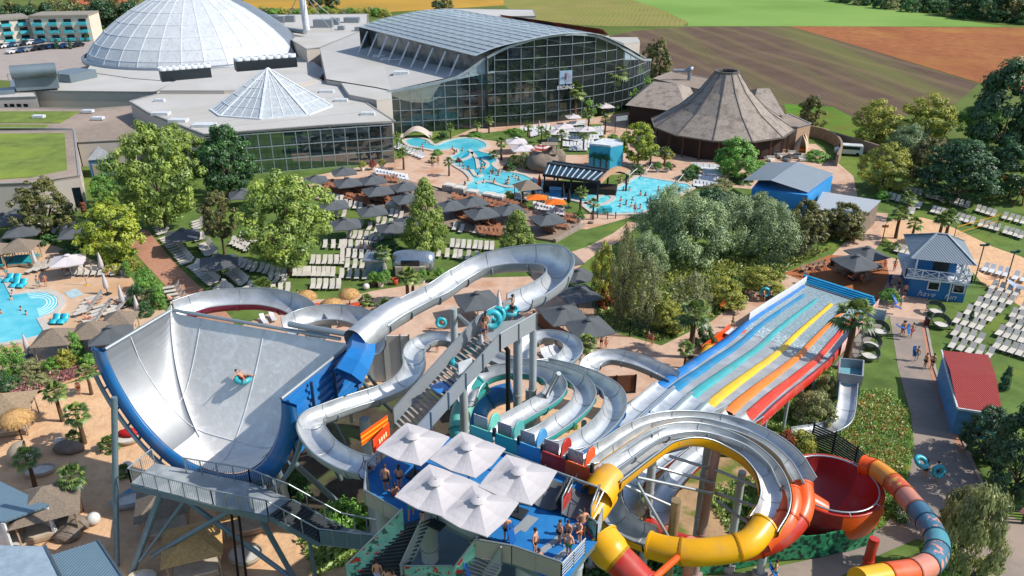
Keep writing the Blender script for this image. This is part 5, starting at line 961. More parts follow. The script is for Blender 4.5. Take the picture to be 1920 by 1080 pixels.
p0, p1 = G(219, 1062, 0), G(214, 745, 13.2); brace(p0, p1, .2, 'very tall steel pole holding the outer rim of the half pipe', M_tealst, 'support_pole')
for i, (a, b) in enumerate((((433, 955, 6.4), (447, 1085, 0)), ((447, 960, 6.4), (462, 1085, 0)))): strut(a, b, .09, ['thin black pipe below the walkway', 'second thin black pipe below the walkway'][i], mat('black plastic', '#15181a', .4))
a, b = G(692, 716), G(772, 716); t = thing('screen_wall', 'tall pale screen with faint script behind the raft chute', 'screen', a); q = MB(); q.bar(a+V((0, 0, 2.6)), b+V((0, 0, 2.6)), .12, 5.2); q.build('panel', mat('pale grey panel', '#c4c4c0', .7, var=.04), t); q = MB()
for f in (0, .4, .8, 1): c = lerp(a, b, f)+V((0, -.12, 0)); q.bar(c, c+V((0, 0, 5.4)), .14)
q.build('posts', M_steel, t); d_ = b-a
P = [G(x, y) for x, y in ((1240, 1088), (1310, 1082), (1380, 1068), (1440, 1055), (1500, 1050), (1540, 1046), (1585, 1036), (1630, 1022), (1640, 990))]; t = thing('leaf_fence', 'green leaf printed fence panels below the spiral and bowl', 'fence', P[3])
M_leafp = layer(mat('leaf print', '#1f6a48', .5, var=.4, scale=3.5, c2='#3f9a68'), '#0d2c24', 2.6, .5, .56, .95)
for i in range(len(P)-1): MB().bar(P[i]+V((0, 0, 1.15+.08*(i % 2))), P[i+1]+V((0, 0, 1.15+.08*(i % 2))), .08, 2.1).build('printed_panel', M_leafp, t)
P = [G(x, y) for x, y in ((1520, 832), (1560, 850), (1600, 878), (1642, 915))]; t = thing('dark_fence', 'dark slatted fence behind the red bowl', 'fence', P[0]); q, q2 = MB(), MB()
for a, b in zip(P, P[1:]):
    for k in range(9): q.bar(a+V((0, 0, .15+.23*k)), b+V((0, 0, .15+.23*k)), .05, .16)
    q2.bar(a, a+V((0, 0, 2.3)), .12)
q.build('slats', mat('dark slat', '#33393a', .6), t); q2.build('posts', M_dark, t)
trough('family_slide', 'small straight steel slide ending in a curve in the weeds', [(1592, 706, 2.0), (1589, 735, 1.6), (1586, 765, 1.2), (1578, 792, .8), (1556, 806, .5), (1530, 812, .4), (1490, 818, .3)], .75, .4, .4, M_sheet, M_inox, 6)
t = thing('start_tub', 'rectangular steel start tub of the small slide', 'start tub', G(1590, 715)); q = MB(); c4 = [G(x, y, 2.0) for x, y in ((1572, 688), (1616, 692), (1614, 722), (1570, 716))]
along([V((p.x, p.y, 0)) for p in c4], .15, 1.0, 2.0, 'tub_wall', M_sheet, t, True); MB().prism(c4, 0, 2.05).build('tub_base', mat('pool tub blue', '#6fa3ad', .2), t)
t = thing('landing_flume', 'orange landing flume at the end of a small tube slide', 'water slide', G(1360, 640)); a, b = G(1330, 668, .2), G(1382, 626, .2); d_ = (b-a).normalized(); s_ = V((d_.y, -d_.x, 0)); q = MB(); q.bar(a, b, 1.8, .1); q.bar(a+s_*.95+V((0, 0, .4)), b+s_*.95+V((0, 0, .4)), .15, .9); q.bar(a-s_*.95+V((0, 0, .4)), b-s_*.95+V((0, 0, .4)), .15, .9); q.build('flume', M_ora, t)
MB().bar(lerp(a, b, .75)+V((0, 0, .45)), b+V((0, 0, .45)), 1.5, .1).build('white_steps', MATS['white paint'], t); tube_slide(None, None, [a+V((0, 0, .6)), G(1318, 680, .9), G(1305, 692, 1.)], .8, [M_yel, M_ora], 4, t)
M_wood = stripes(mat('brown boards', '#7d5238', .8, var=.2, scale=1.5), 3.2, 0, '#4d3022', .6, .3); t = thing('wooden_gate', 'brown plank gate with dark cross braces under the loop slide', 'gate', G(1150, 738)); a, b = G(1118, 740), G(1190, 736); MB().bar(a+V((0, 0, 1)), b+V((0, 0, 1)), .1, 2).build('planks', M_wood, t); q = MB(); m_ = lerp(a, b, .5); o = V((0, -.08, 0))
for u, v in ((a, m_), (m_, b)): q.bar(u+o+V((0, 0, .1)), v+o+V((0, 0, 1.9)) if u == a else v+o+V((0, 0, .1)), .12); 
for p in (a, m_, b): q.bar(p+o, p+o+V((0, 0, 2.1)), .14)
q.build('cross_brace', M_dark, t)
P = [G(x, y) for x, y in ((1000, 605), (1025, 622), (1052, 640), (1080, 655))]; o = MB()
t = thing('plank_fence', 'low brown plank fence behind the spiral of the serpentine slide', 'fence', P[0]); q = MB()
for a, b in zip(P, P[1:]): q.bar(a+V((0, 0, .8)), b+V((0, 0, .8)), .12, 1.6)
q.build('planks', M_wood, t)
def add_tint(me, vals):
    at = me.attributes.new('tint', 'FLOAT', 'FACE'); at.data.foreach_set('value', vals)
def crown_mesh(name, m, seed, shape, ncl, nleaf, lsz, clr=.17, upz=.55, core=.55, asp=1.9):
    """crown in a unit box (radius 1, height 1): leaf cards gathered in clumps that fill an envelope"""
    q = random.Random(seed); vs = []; fs = []; tv = []; cl = []
    while len(cl) < ncl:
        z = q.random(); r = shape(z)
        if r <= 0.02: continue
        a = q.uniform(0, 2*pi); d = r*(q.uniform(core, 1.0)**.6)*(1+.2*sin(a*3+seed+z*4)+.1*sin(a*7+z*9))
        if q.random() > (r+.15): continue
        cl.append((d*cos(a), d*sin(a), z, q.uniform(.55, 1.3), q.uniform(0, 1)))
    for cx, cy, cz, cs, ct in cl:
        for _ in range(int(nleaf*cs)):
            while 1:
                x, y, z = q.uniform(-1, 1), q.uniform(-1, 1), q.uniform(-1, 1)
                if x*x+y*y+z*z < 1: break
            p = V((cx+x*clr*cs*1.15, cy+y*clr*cs*1.15, (cz+z*clr*cs*upz)*asp))
            nv = V((x*1.1+cx*.4+q.uniform(-.5, .5), y*1.1+cy*.4+q.uniform(-.5, .5), z*1.2+.5+q.uniform(-.4, .5))).normalized()
            u = nv.orthogonal().normalized(); w_ = nv.cross(u); an = q.uniform(0, pi); u, w_ = u*cos(an)+w_*sin(an), w_*cos(an)-u*sin(an)
            s = lsz*q.uniform(.6, 1.35); o = len(vs); b = nv*s*.25
            vs += [p-u*s, p+w_*s*.55-b, p+u*s, p-w_*s*.55-b]; fs.append((o, o+1, o+2, o+3)); tv.append(min(1, max(0, ct*.6+q.uniform(-.1, .45))))
    me = bpy.data.meshes.new(name); me.from_pydata([tuple(v) for v in vs], [], fs); me.materials.append(m); add_tint(me, tv); me.update(); return me, cl
S_broad = lambda z: sin(pi*min(1, max(0, (z*.92+.05))))**.62*(1.05-.35*z)
S_oval = lambda z: sin(pi*(z*.93+.04))**.75
S_cone = lambda z: (min(1, z*4+.35))*(1-z**1.25)**.8
S_round = lambda z: sqrt(max(0, 1-(2*z-1)**2))
S_bush = lambda z: sqrt(max(0, 1-z**1.7))
S_col = lambda z: min(1, z*5+.5)*(1-z**3)*.95
M_bark = mat('bark', '#5a4a3c', .9, var=.25, scale=3)
FM = {'light': foliage('light green leaves', '#33521c', '#8d9c3d'), 'yellow': foliage('yellow green leaves', '#4a6a18', '#a9ae2c'), 'dark': foliage('dark green leaves', '#15341c', '#467230'), 'olive': foliage('dark olive leaves', '#2a3a1c', '#746f36'),
      'willow': foliage('grey green willow leaves', '#385032', '#97a774'), 'gold': foliage('golden leaves', '#4f6622', '#a9a338'), 'bright': foliage('bright green leaves', '#2c5c1c', '#79a43a'), 'forest': foliage('deep forest leaves', '#122a18', '#42663a'),
      'red': foliage('red brown leaves', '#5a2a1c', '#a3472c'), 'purple': foliage('purple leaves', '#2d1b24', '#52323a'), 'dusty': foliage('dusty olive leaves', '#4a5632', '#9a9a62')}
TP = {}
def tree_kind(key, m, shape, ncl, nleaf, lsz, seed, hr=.75, trunk=.28, limbs=9, **kw):
    """a tree prototype: crown radius 1 and total height 1/hr-ish before scaling; parts trunk and crown"""
    asp = kw.setdefault('asp', 1.1 if shape is S_bush else 4. if shape is S_col else 1.9); me, cl = crown_mesh('crown', FM[m], seed, shape, ncl, nleaf, lsz, **kw); me['asp'] = asp; TP[key] = (me, cl, trunk, limbs, seed)
def make_tree(name, label, cat, px, py, wpx, hpx, key, group=None, trunk=None, z=0., foff=None, rz=None):
    """stand a tree at the pixel of its foot; wpx and hpx are its width and height in the photo"""
    p = G(px, py, z); dc = p.y*cos(PITCH)+(HC-z)*sin(PITCH); mpp = dc/F; al = atan2(HC, p.y)
    wr = wpx*mpp/2; hh = max(1.0, (hpx*mpp-(.8*wr*sin(al)))/cos(al)); me, cl, tf, limbs, seed = TP[key]
    tf = tf if trunk is None else trunk; t = thing(name, label, cat, p, group); rz = rnd.uniform(0, 6.3) if rz is None else rz
    c = bpy.data.objects.new('crown', me); COL.objects.link(c); c.parent = t; c.location = (0, 0, hh*tf); c.scale = (wr*.92, wr*.92, hh*(1-tf)/me['asp']); c.rotation_euler = (0, 0, rz)
    if limbs:
        q = MB(); r0 = max(.06, hh*.018); top = V((0, 0, hh*(tf+.45*(1-tf)))); q.tube([(0, 0, 0), (r0*.3, 0, hh*tf*.6), (0, 0, hh*tf), tuple(top)], [r0*1.3, r0, r0*.85, r0*.3], 8)
        M = Matrix.Rotation(rz, 3, 'Z')
        for cx, cy, cz, _, _ in cl[:limbs]:
            e = M@V((cx*wr*.8, cy*wr*.8, 0)); e.z = hh*(tf+cz*(1-tf)*.9); s = V((0, 0, lerp(hh*tf*.7, e.z, .35))); q.tube([s, lerp(s, e, .5)+V((0, 0, .05*hh)), e], [r0*.5, r0*.35, r0*.12], 5)
        o = q.build('trunk', M_bark, None); o.parent = t
    return t
K = 1.0
tree_kind('light', 'light', S_cone, 170, 78, .044, 3, clr=.165, upz=.36); tree_kind('lightB', 'light', S_oval, 150, 88, .042, 4, clr=.165, upz=.4)
tree_kind('yellow', 'yellow', S_broad, 110, 80, .054, 5, clr=.18, upz=.4); tree_kind('dark', 'dark', S_broad, 130, 90, .047, 6, clr=.165, upz=.4); tree_kind('olive', 'olive', S_broad, 115, 80, .052, 7, clr=.17, upz=.4)
tree_kind('willow', 'willow', S_broad, 120, 100, .034, 8, trunk=.08, clr=.18, upz=.6, core=.35); tree_kind('willowB', 'dusty', S_oval, 90, 90, .038, 9, trunk=.03, clr=.17, upz=.8, core=.2); tree_kind('gold', 'gold', S_broad, 100, 80, .05, 10, clr=.18, upz=.42)
tree_kind('bright', 'bright', S_broad, 100, 75, .055, 11, trunk=.2, clr=.18, upz=.45); tree_kind('forest', 'forest', S_broad, 140, 85, .046, 12, trunk=.1, clr=.165, upz=.42); tree_kind('red', 'red', S_bush, 60, 50, .08, 13, trunk=0., clr=.26)
tree_kind('column', 'bright', S_col, 80, 46, .11, 14, trunk=.02, clr=.4, upz=.16, limbs=0); tree_kind('bush', 'bright', S_bush, 70, 44, .075, 15, trunk=0., clr=.26, limbs=0); tree_kind('bushD', 'dark', S_bush, 70, 44, .075, 16, trunk=0., clr=.26, limbs=0)
tree_kind('bushG', 'dusty', S_bush, 90, 70, .05, 17, trunk=0., clr=.2, upz=.55, limbs=0); tree_kind('bushY', 'gold', S_bush, 70, 44, .07, 18, trunk=0., clr=.26, limbs=0); tree_kind('purple', 'purple', S_round, 90, 50, .06, 19, clr=.2); tree_kind('conifer', 'forest', S_cone, 70, 40, .1, 20, trunk=.02, clr=.32, upz=.25, limbs=0)
tree_kind('farwood', 'forest', S_broad, 60, 42, .085, 21, trunk=.08, clr=.24, limbs=5); tree_kind('fargold', 'olive', S_broad, 60, 42, .085, 22, trunk=.08, clr=.24, limbs=5)
T_ = make_tree
T_('maple_tree', 'big pale green tree, taller of the pair before the pyramid hall', 'tree', 312, 434, 150, 210, 'lightB', trunk=.1)
T_('maple_tree', 'round deep green tree directly right of the tall pale green tree', 'tree', 432, 372, 122, 145, 'dark', trunk=.12)
T_('maple_tree', 'pale green tree half hidden behind the tall pale tree', 'tree', 345, 370, 95, 140, 'lightB', trunk=.15)
T_('maple_tree', 'bright yellow green round tree beside the brick path', 'tree', 222, 488, 120, 125, 'yellow', trunk=.08)
T_('maple_tree', 'brownish dark green tree above the grey parasols on the left edge', 'tree', 97, 446, 108, 122, 'olive', trunk=.12)
T_('maple_tree', 'slim dark tree with clear trunk among the curved lounger rows', 'tree', 421, 478, 82, 128, 'olive', trunk=.28)
T_('maple_tree', 'largest pale green tree standing on the lounger lawn', 'tree', 542, 516, 182, 206, 'lightB', trunk=.14)
T_('maple_tree', 'pale green cone shaped tree left of the brown sun deck', 'tree', 800, 478, 92, 150, 'light', trunk=.05)
T_('maple_tree', 'small pale green cone shaped tree at the front of the sun deck', 'tree', 970, 494, 90, 110, 'light', trunk=.05)
T_('maple_tree', 'small mid green tree behind the yellow green tree', 'tree', 200, 386, 56, 68, 'bright', trunk=.15)
T_('garden_tree', 'round bright tree between mural kiosk and restaurant', 'tree', 1195, 312, 76, 88, 'yellow', trunk=.18)
T_('garden_tree', 'leafy tree in front of the shingled round roof', 'tree', 1380, 334, 92, 82, 'bright', trunk=.1)
T_('garden_tree', 'thin dark tree standing alone by the ploughed field', 'tree', 1517, 247, 56, 72, 'olive', trunk=.06)
T_('garden_tree', 'round tree tucked behind the right corner of the glass hall', 'tree', 1230, 152, 58, 80, 'olive', trunk=.1)
T_('garden_tree', 'tiny round tree in a planter beside the restaurant terrace', 'tree', 1248, 308, 34, 32, 'gold', trunk=.35)
for i, (x, y, w_, h_, k, lb) in enumerate(((1868, 305, 150, 195, 'forest', 'huge dark tree rising at the right edge of the fields'), (1640, 272, 105, 92, 'gold', 'spreading golden green tree at the corner of the ploughed field'), (1728, 275, 120, 105, 'gold', 'golden tree between the spreading one and the huge dark tree'), (1652, 358, 105, 100, 'gold', 'yellow tipped tree right of the blue hall'), (1790, 378, 150, 128, 'forest', 'dark round tree above the shaded loungers'), (1730, 350, 90, 100, 'olive', 'orange tipped tree between two dark trees'), (1890, 372, 120, 110, 'forest', 'dark tree at the right frame edge over the swing'), (1700, 300, 90, 75, 'willow', 'grey green tree behind the yellow tipped tree'), (1940, 290, 110, 160, 'forest', 'dark tree cut by the right frame edge'), (1830, 270, 90, 90, 'bright', 'mid green tree at the foot of the huge dark tree'), (1853, 372, 40, 60, 'bright', 'young light tree beside the wooden swing frame'))):
    T_('park_tree', lb, 'tree', x, y, w_, h_, k, 'trees along the right edge of the park', trunk=.08)
for i, (x, y, w_, h_, k, lb) in enumerate(((1300, 495, 145, 145, 'willow', 'largest grey green willow in the middle thicket'), (1240, 470, 110, 130, 'willow', 'willow at the pool end of the thicket'), (1370, 476, 112, 125, 'willow', 'willow in front of the blue hall'), (1440, 485, 110, 120, 'willow', 'willow right of centre in the thicket'), (1500, 470, 90, 105, 'olive', 'greener bushy tree at the right end of the thicket'), (1265, 412, 95, 75, 'willowB', 'pale willow leaning over the pool edge'), (1420, 420, 100, 70, 'willow', 'willow behind the thicket near the blue tarpaulin'), (1330, 430, 100, 85, 'forest', 'dark shrub tree deep in the thicket'), (1165, 600, 60, 175, 'willowB', 'tall dusty willow shoot beside the fence corner'), (1205, 610, 85, 135, 'willowB', 'dusty willow bush behind the fence'), (1130, 570, 60, 120, 'gold', 'yellow leaved slim tree at the fence corner'), (1210, 520, 90, 95, 'willow', 'grey willow between thicket and fence'), (1290, 600, 90, 100, 'willowB', 'pale feathery bush in the fenced meadow'), (1355, 575, 95, 70, 'gold', 'yellowish bush along the inside of the fence'), (1430, 548, 95, 60, 'gold', 'golden bush along the upper part of the fence'), (1250, 620, 80, 70, 'gold', 'golden bush at the lower fence end'), (1580, 445, 95, 75, 'olive', 'dark orange tinged tree by the long shed'), (1548, 445, 70, 62, 'olive', 'dense tree between thicket and long shed'))):
    T_('willow_tree' if 'illow' in k else 'shrub_tree', lb, 'tree', x, y, w_, h_, k, 'trees of the fenced thicket', trunk=.04)
T_('red_bush', 'small red leaved bush by the fence corner', 'bush', 1137, 572, 44, 50, 'red'); T_('red_bush', 'red brown bush below the rainbow slide', 'bush', 1468, 845, 46, 44, 'red')
for x, y, w_, h_, k, lb in ((1805, 1085, 120, 190, 'bushG', 'big grey green bush beside the path at the lower right'), (1790, 1010, 90, 110, 'bushG', 'feathery bush above the big grey bush'), (1755, 1075, 80, 70, 'bush', 'green bush at the foot of the spotted tube'), (1520, 790, 85, 75, 'bushG', 'dusty bush right of the rainbow slide'), (1545, 745, 40, 50, 'bushG', 'dusty bush beside the small steel slide'), (1500, 840, 60, 45, 'bushY', 'golden bush before the dark fence'), (1320, 645, 45, 40, 'bushD', 'low dark plant at the foot of the promenade palm'), (645, 1000, 90, 75, 'bush', 'leafy bush under the lower walkway landing'), (560, 930, 50, 60, 'bushD', 'dark bush under the half pipe legs'), (1190, 1050, 90, 60, 'bushD', 'dark bush under the orange funnel tube'), (1060, 800, 40, 32, 'bush', 'green bush between the curved lanes'), (1110, 860, 60, 30, 'bushY', 'dry bush under the blue lane'), (1690, 965, 60, 40, 'bushD', 'dark low bush below the spotted tube bend'), (1395, 960, 60, 40, 'bush', 'weedy bush by the concrete foot'), (735, 960, 60, 60, 'bush', 'bush beside the deck column')):
    T_('bush', lb, 'bush', x, y, w_, h_, k)
T_('dark_tree', 'large dark tree at the right edge below the red roofed shed', 'tree', 1900, 930, 150, 190, 'forest', trunk=.03); T_('dark_tree', 'dark leafy tree just under the red roofed shed', 'tree', 1840, 858, 100, 110, 'forest', trunk=.03)
T_('cypress', 'small dark cypress beside the red roofed shed', 'tree', 1882, 730, 22, 48, 'conifer'); T_('cypress', 'young thin sapling among the beige loungers', 'tree', 1815, 620, 10, 40, 'conifer', trunk=.5)
for x, y, h_, lb in ((42, 702, 70, 'first green column plant from the left beside the round pool hut'), (18, 706, 72, 'green column plant at the left frame edge'), (148, 672, 62, 'slim green column plant between the two thatched cabanas'), (241, 520, 40, 'slim green column plant by the pale bin'), (300, 578, 60, 'green column plant next to the sunbathing lawn')):
    T_('column_shrub', lb, 'shrub', x, y, 24 if h_ > 45 else 12, h_, 'column')
for i, (x, y, w_, h_, k) in enumerate(((275, 545, 45, 45, 'bush'), (262, 570, 40, 40, 'bushD'), (285, 575, 45, 40, 'bushG'), (60, 700, 45, 35, 'bushG'), (100, 695, 40, 30, 'bush'), (125, 690, 40, 40, 'bushY'), (170, 685, 40, 28, 'bush'), (75, 720, 45, 25, 'bushG'), (195, 675, 35, 25, 'bushD'), (20, 725, 45, 28, 'bushD'), (215, 512, 40, 22, 'bushY'), (250, 505, 34, 26, 'bushY'), (150, 470, 60, 26, 'bushD'), (85, 455, 50, 22, 'bushD'), (15, 470, 50, 26, 'bushD'), (275, 590, 35, 30, 'bushD'))):
    T_('garden_shrub', ['leafy shrub by the path bend', 'dark shrub below the path bend', 'grey green shrub by the tilted lounger lawn', 'pale shrub under the first column plant', 'green shrub under the thatched cabana', 'yellowish shrub left of the slim column plant', 'green shrub at the foot of the second cabana', 'grey shrub at the flower bed edge', 'dark shrub against the half pipe rim', 'dark shrub at the left flower bed end', 'reddish hedge shrub behind the closed white parasol', 'flowering shrub beside the pale bin', 'dark hedge shrub under the yellow tree', 'dark hedge shrub behind the turquoise daybed', 'dark hedge shrub at the left frame edge', 'dark shrub next to the half pipe corner'][i], 'shrub', x, y, w_, h_, k, 'shrubs in the left garden beds')
for i in range(26):
    x = lerp(-20, 300, i/25); y = 62-14*(i/25)+rnd.uniform(-4, 10)*(1 if i % 2 else .4); k = ['farwood', 'fargold', 'farwood'][i % 3]
    T_('distant_tree', f'{ordw(i)} tree from the left in the dark wood behind the hotel', 'tree', x, y-8, rnd.uniform(30, 52), rnd.uniform(34, 58), k, 'wood behind the hotel')
T_('copper_beech', 'dark purple leaved tree beside the orange roofed house', 'tree', 207, 32, 34, 30, 'purple', trunk=.1)
for i, (x, y, w_, h_, k, lb) in enumerate(((620, 20, 44, 36, 'farwood', 'dark tree pair member beside the chimney top'), (590, 16, 30, 26, 'farwood', 'smaller dark tree right beside the chimney top'), (838, 18, 34, 22, 'fargold', 'dark tree behind the barrel roof ridge'), (820, 20, 26, 20, 'farwood', 'small tree behind the far end of the barrel roof'))): T_('distant_tree', lb, 'tree', x, y, w_, h_, k)
for i in range(24):
    x = lerp(440, 720, i/23); T_('hedge_bush', f'{ordw(i)} bush from the left in the yellow flowering hedge behind the dome', 'bush', x, 30+rnd.uniform(-4, 3), 26, 15, ['bushY', 'bushG', 'bush', 'bushY'][i % 4], 'hedge along the straw field')
for i in range(20):
    x = lerp(1575, 1935, i/19); y = 0+2.55*i if False else lerp(2, 44, i/19)
    T_('hedge_bush', f'{ordw(i)} dark bush from the left in the hedge along the green field', 'bush', x, y+rnd.uniform(-2, 5), 34, 22, ['bushD', 'bushD', 'bushG'][i % 3], 'hedge along the green field')
for i, (x, y, w_, h_, k) in enumerate(((1700, 12, 50, 40, 'farwood'), (1745, 20, 44, 34, 'farwood'), (1800, 30, 60, 50, 'farwood'), (1850, 36, 70, 60, 'farwood'), (1900, 40, 70, 64, 'fargold'), (1940, 42, 70, 64, 'farwood'), (1640, 6, 40, 26, 'fargold'))): T_('distant_tree', f'{ordw((6, 0, 1, 2, 3, 4, 5)[(i+1) % 7] if i < 6 else 0)} tall tree from the left behind the green field hedge', 'tree', x, y, w_, h_, k, 'trees behind the green field hedge')
for i, (x, y, w_) in enumerate(((108, 92, 10), (187, 97, 9), (201, 92, 9), (133, 92, 8), (163, 78, 8), (52, 78, 9), (120, 76, 10), (150, 74, 10))): T_('cypress', ['clipped cypress in the car park', 'clipped cypress between car park and dome', 'second clipped cypress between car park and dome', 'small cypress at the end of the car park row', 'cypress by the hotel end wall', 'cypress before the left hotel wing', 'cypress before the right hotel wing', 'cypress near the last hotel balcony'][i], 'tree', x, y, w_, 20, 'conifer')
for i in range(8): T_('hedge_bush', f'{ordw(i)} round bush from the left in the hedge at the meadow corner', 'bush', 178+i*9, 52-i*1.5, 20, 14, 'bushD', 'hedge at the meadow corner')
def cover(name, px, z, m, n, s, hmax, seed):
    q = random.Random(seed); P = [G(x, y) for x, y in px]; xs = [p.x for p in P]; ys = [p.y for p in P]; vs = []; fs = []; tv = []
    def inside(x, y):
        c = False
        for i in range(len(P)):
            a, b = P[i], P[i-1]
            if (a.y > y) != (b.y > y) and x < (b.x-a.x)*(y-a.y)/(b.y-a.y)+a.x: c = not c
        return c
    k = 0
    while k < n:
        x, y = q.uniform(min(xs), max(xs)), q.uniform(min(ys), max(ys))
        if not inside(x, y): continue
        k += 1; pt = .5+.5*sin(x*.9+sin(y*1.3)*2)*cos(y*.8+x*.3); h = q.uniform(.1, hmax)*(.4+.9*pt); t0 = q.uniform(0, .45)+.5*pt
        for _ in range(3):
            p = V((x+q.uniform(-.2, .2), y+q.uniform(-.2, .2), z+h*q.random())); nv = V((q.uniform(-1, 1), q.uniform(-1, 1), q.uniform(.1, 1.2))).normalized(); u = nv.orthogonal().normalized(); w_ = nv.cross(u); ss = s*q.uniform(.6, 1.4); o = len(vs)
            vs += [p-u*ss, p+w_*ss*.5, p+u*ss, p-w_*ss*.5]; fs.append((o, o+1, o+2, o+3)); tv.append(min(1, t0+q.uniform(-.15, .15)))
    me = bpy.data.meshes.new(name); me.from_pydata([tuple(v) for v in vs], [], fs); me.materials.append(m); add_tint(me, tv); o = bpy.data.objects.new(name, me); COL.objects.link(o); o['kind'] = 'stuff'; return o
cover('weeds', [(1600, 730), (1672, 735), (1705, 775), (1710, 840), (1695, 920), (1650, 985), (1560, 830), (1520, 800), (1590, 800)], 0, foliage('meadow weeds', '#46702c', '#93a04c'), 9000, .09, .4, 31)
cover('weeds', [(1480, 760), (1560, 690), (1575, 730), (1570, 790), (1500, 820), (1430, 800)], 0, foliage('meadow weeds', '#46702c', '#93a04c'), 6000, .1, .5, 32)
cover('weeds', [(1600, 740), (1665, 745), (1700, 780), (1702, 840), (1680, 910), (1640, 950), (1580, 830)], 0, foliage('dry weeds', '#8a6a30', '#b0743a'), 700, .13, .5, 38)
cover('undergrowth', [(1120, 560), (1250, 500), (1500, 470), (1560, 468), (1480, 505), (1400, 545), (1330, 600), (1240, 640), (1130, 610)], 0, foliage('thicket undergrowth', '#3a5a20', '#95943f'), 8000, .18, .8, 33)
cover('undergrowth', [(600, 960), (700, 940), (720, 1010), (650, 1060), (590, 1080), (560, 1000)], 0, foliage('meadow weeds', '#46702c', '#93a04c'), 1200, .2, .6, 34)
cover('undergrowth', [(1110, 1000), (1240, 1020), (1240, 1090), (1080, 1100)], 0, FM['dark'], 1500, .2, .7, 35)
cover('flowers', [(10, 712), (190, 668), (200, 690), (30, 745)], 0, foliage('flower bed', '#3f5c26', '#a05a6a'), 1500, .16, .6, 36)
cover('weeds', [(1320, 930), (1400, 890), (1460, 940), (1440, 1010), (1380, 1020)], 0, foliage('meadow weeds', '#46702c', '#93a04c'), 900, .18, .5, 37)
def palm_proto(nm, nf, fr, th, tr, seed, fan=True):
    q = random.Random(seed); r = thing(nm, 'palm', 'palm', (0, 0, 0)); b = MB(); b.tube([(0, 0, 0), (.05, 0, th*.5), (0, 0, th)], [tr*1.25, tr, tr*.9], 8); b.build('trunk', mat('palm trunk', '#5d4632', .95, var=.3, scale=6, bump=.5), r)
    vs = []; fs = []; tv = []
    for i in range(nf):
        a = 2.4*i+q.uniform(-.2, .2); el = lerp(1.35, -.65, i/nf)+q.uniform(-.15, .15); d = V((cos(a)*cos(el), sin(a)*cos(el), sin(el))); L = fr*q.uniform(.8, 1.1); base = V((0, 0, th)); hub = base+d*L*.5; sdv = d.cross(V((0, 0, 1))).normalized() if abs(d.z) < .98 else V((1, 0, 0)); upv = sdv.cross(d); tt = q.uniform(.1, .9)
        o = len(vs); vs += [base-sdv*.02, base+sdv*.02, hub+sdv*.02, hub-sdv*.02]; fs.append((o, o+1, o+2, o+3)); tv.append(tt)
        for k in range(9):
            an = lerp(-1.25, 1.25, k/8); e = (d*cos(an)+sdv*sin(an)).normalized(); ln = L*.55*(1-.25*abs(an)/1.25); tip = hub+e*ln+V((0, 0, -ln*.28)); md = hub+e*ln*.55+upv*.03; w_ = e.cross(upv)*L*.07; o = len(vs)
            vs += [hub, md-w_, tip, md+w_]; fs.append((o, o+1, o+2, o+3)); tv.append(min(1, max(0, tt+q.uniform(-.2, .2))))
    me = bpy.data.meshes.new('crown'); me.from_pydata([tuple(v) for v in vs], [], fs); me.materials.append(foliage('palm fronds', '#24401a', '#74843a', trans=.2)); add_tint(me, tv); c = bpy.data.objects.new('crown', me); COL.objects.link(c); c.parent = r; return proto(r)
PA = palm_proto('fan_palm', 26, 1.25, 3.0, .17, 5); PB = palm_proto('fan_palm', 24, 1.35, .5, .2, 6)
for x, y, s, tall, lb in ((118, 790, .95, 1, 'fan palm on the sand nearest the thatched hut'), (159, 832, .95, 1, 'fan palm on the sand beside the boulder'), (66, 912, .85, 1, 'fan palm by the grey round daybed'), (152, 960, 1.0, 1, 'shaded fan palm beside the white globe lamp'), (207, 842, .8, 0, 'low palm half hidden behind the tall steel pole'), (140, 830, .7, 0, 'low palm growing beside the boulder'), (172, 740, .75, 1, 'small palm near the flower bed path'), (235, 892, .6, 0, 'low palm by the end of the walkway'), (766, 570, 1.1, 1, 'left one of the two tall palms beside the steel chute'), (776, 566, .95, 1, 'right one of the two tall palms beside the steel chute'), (688, 572, .8, 0, 'low palm beside the straw parasol'), (722, 585, .95, 0, 'low palm nearest the raft chute'), (493, 552, 1.3, 0, 'big low palm at the rim of the rear slide'), (720, 520, 1.0, 1, 'palm beside the silver trailer'), (790, 512, .8, 1, 'palm in a pot right of the silver trailer'), (1293, 670, 1.5, 1, 'tall palm on the promenade by the rainbow slide'), (1283, 690, .7, 1, 'small palm at the foot of the tall promenade palm'), (1583, 690, 1.75, 1, 'tall palm beside the red edge of the rainbow slide'), (1679, 447, 1.1, 1, 'tall palm on the sand corner by the long shed'), (1707, 460, .95, 1, 'palm behind the blue beach house'), (1758, 457, 1.1, 1, 'left palm of the pair over the beach house roof'), (1769, 456, 1.15, 1, 'right palm of the pair over the beach house roof'), (1696, 412, 1.05, 1, 'palm among the shaded loungers'), (1099, 692, .9, 1, 'small palm beside the yellow shower post'), (1676, 470, .7, 0, 'low palm on the green lawn island')):
    place(PA if tall else PB, G(x, y), rnd.uniform(0, 6), s*1.1, lb)
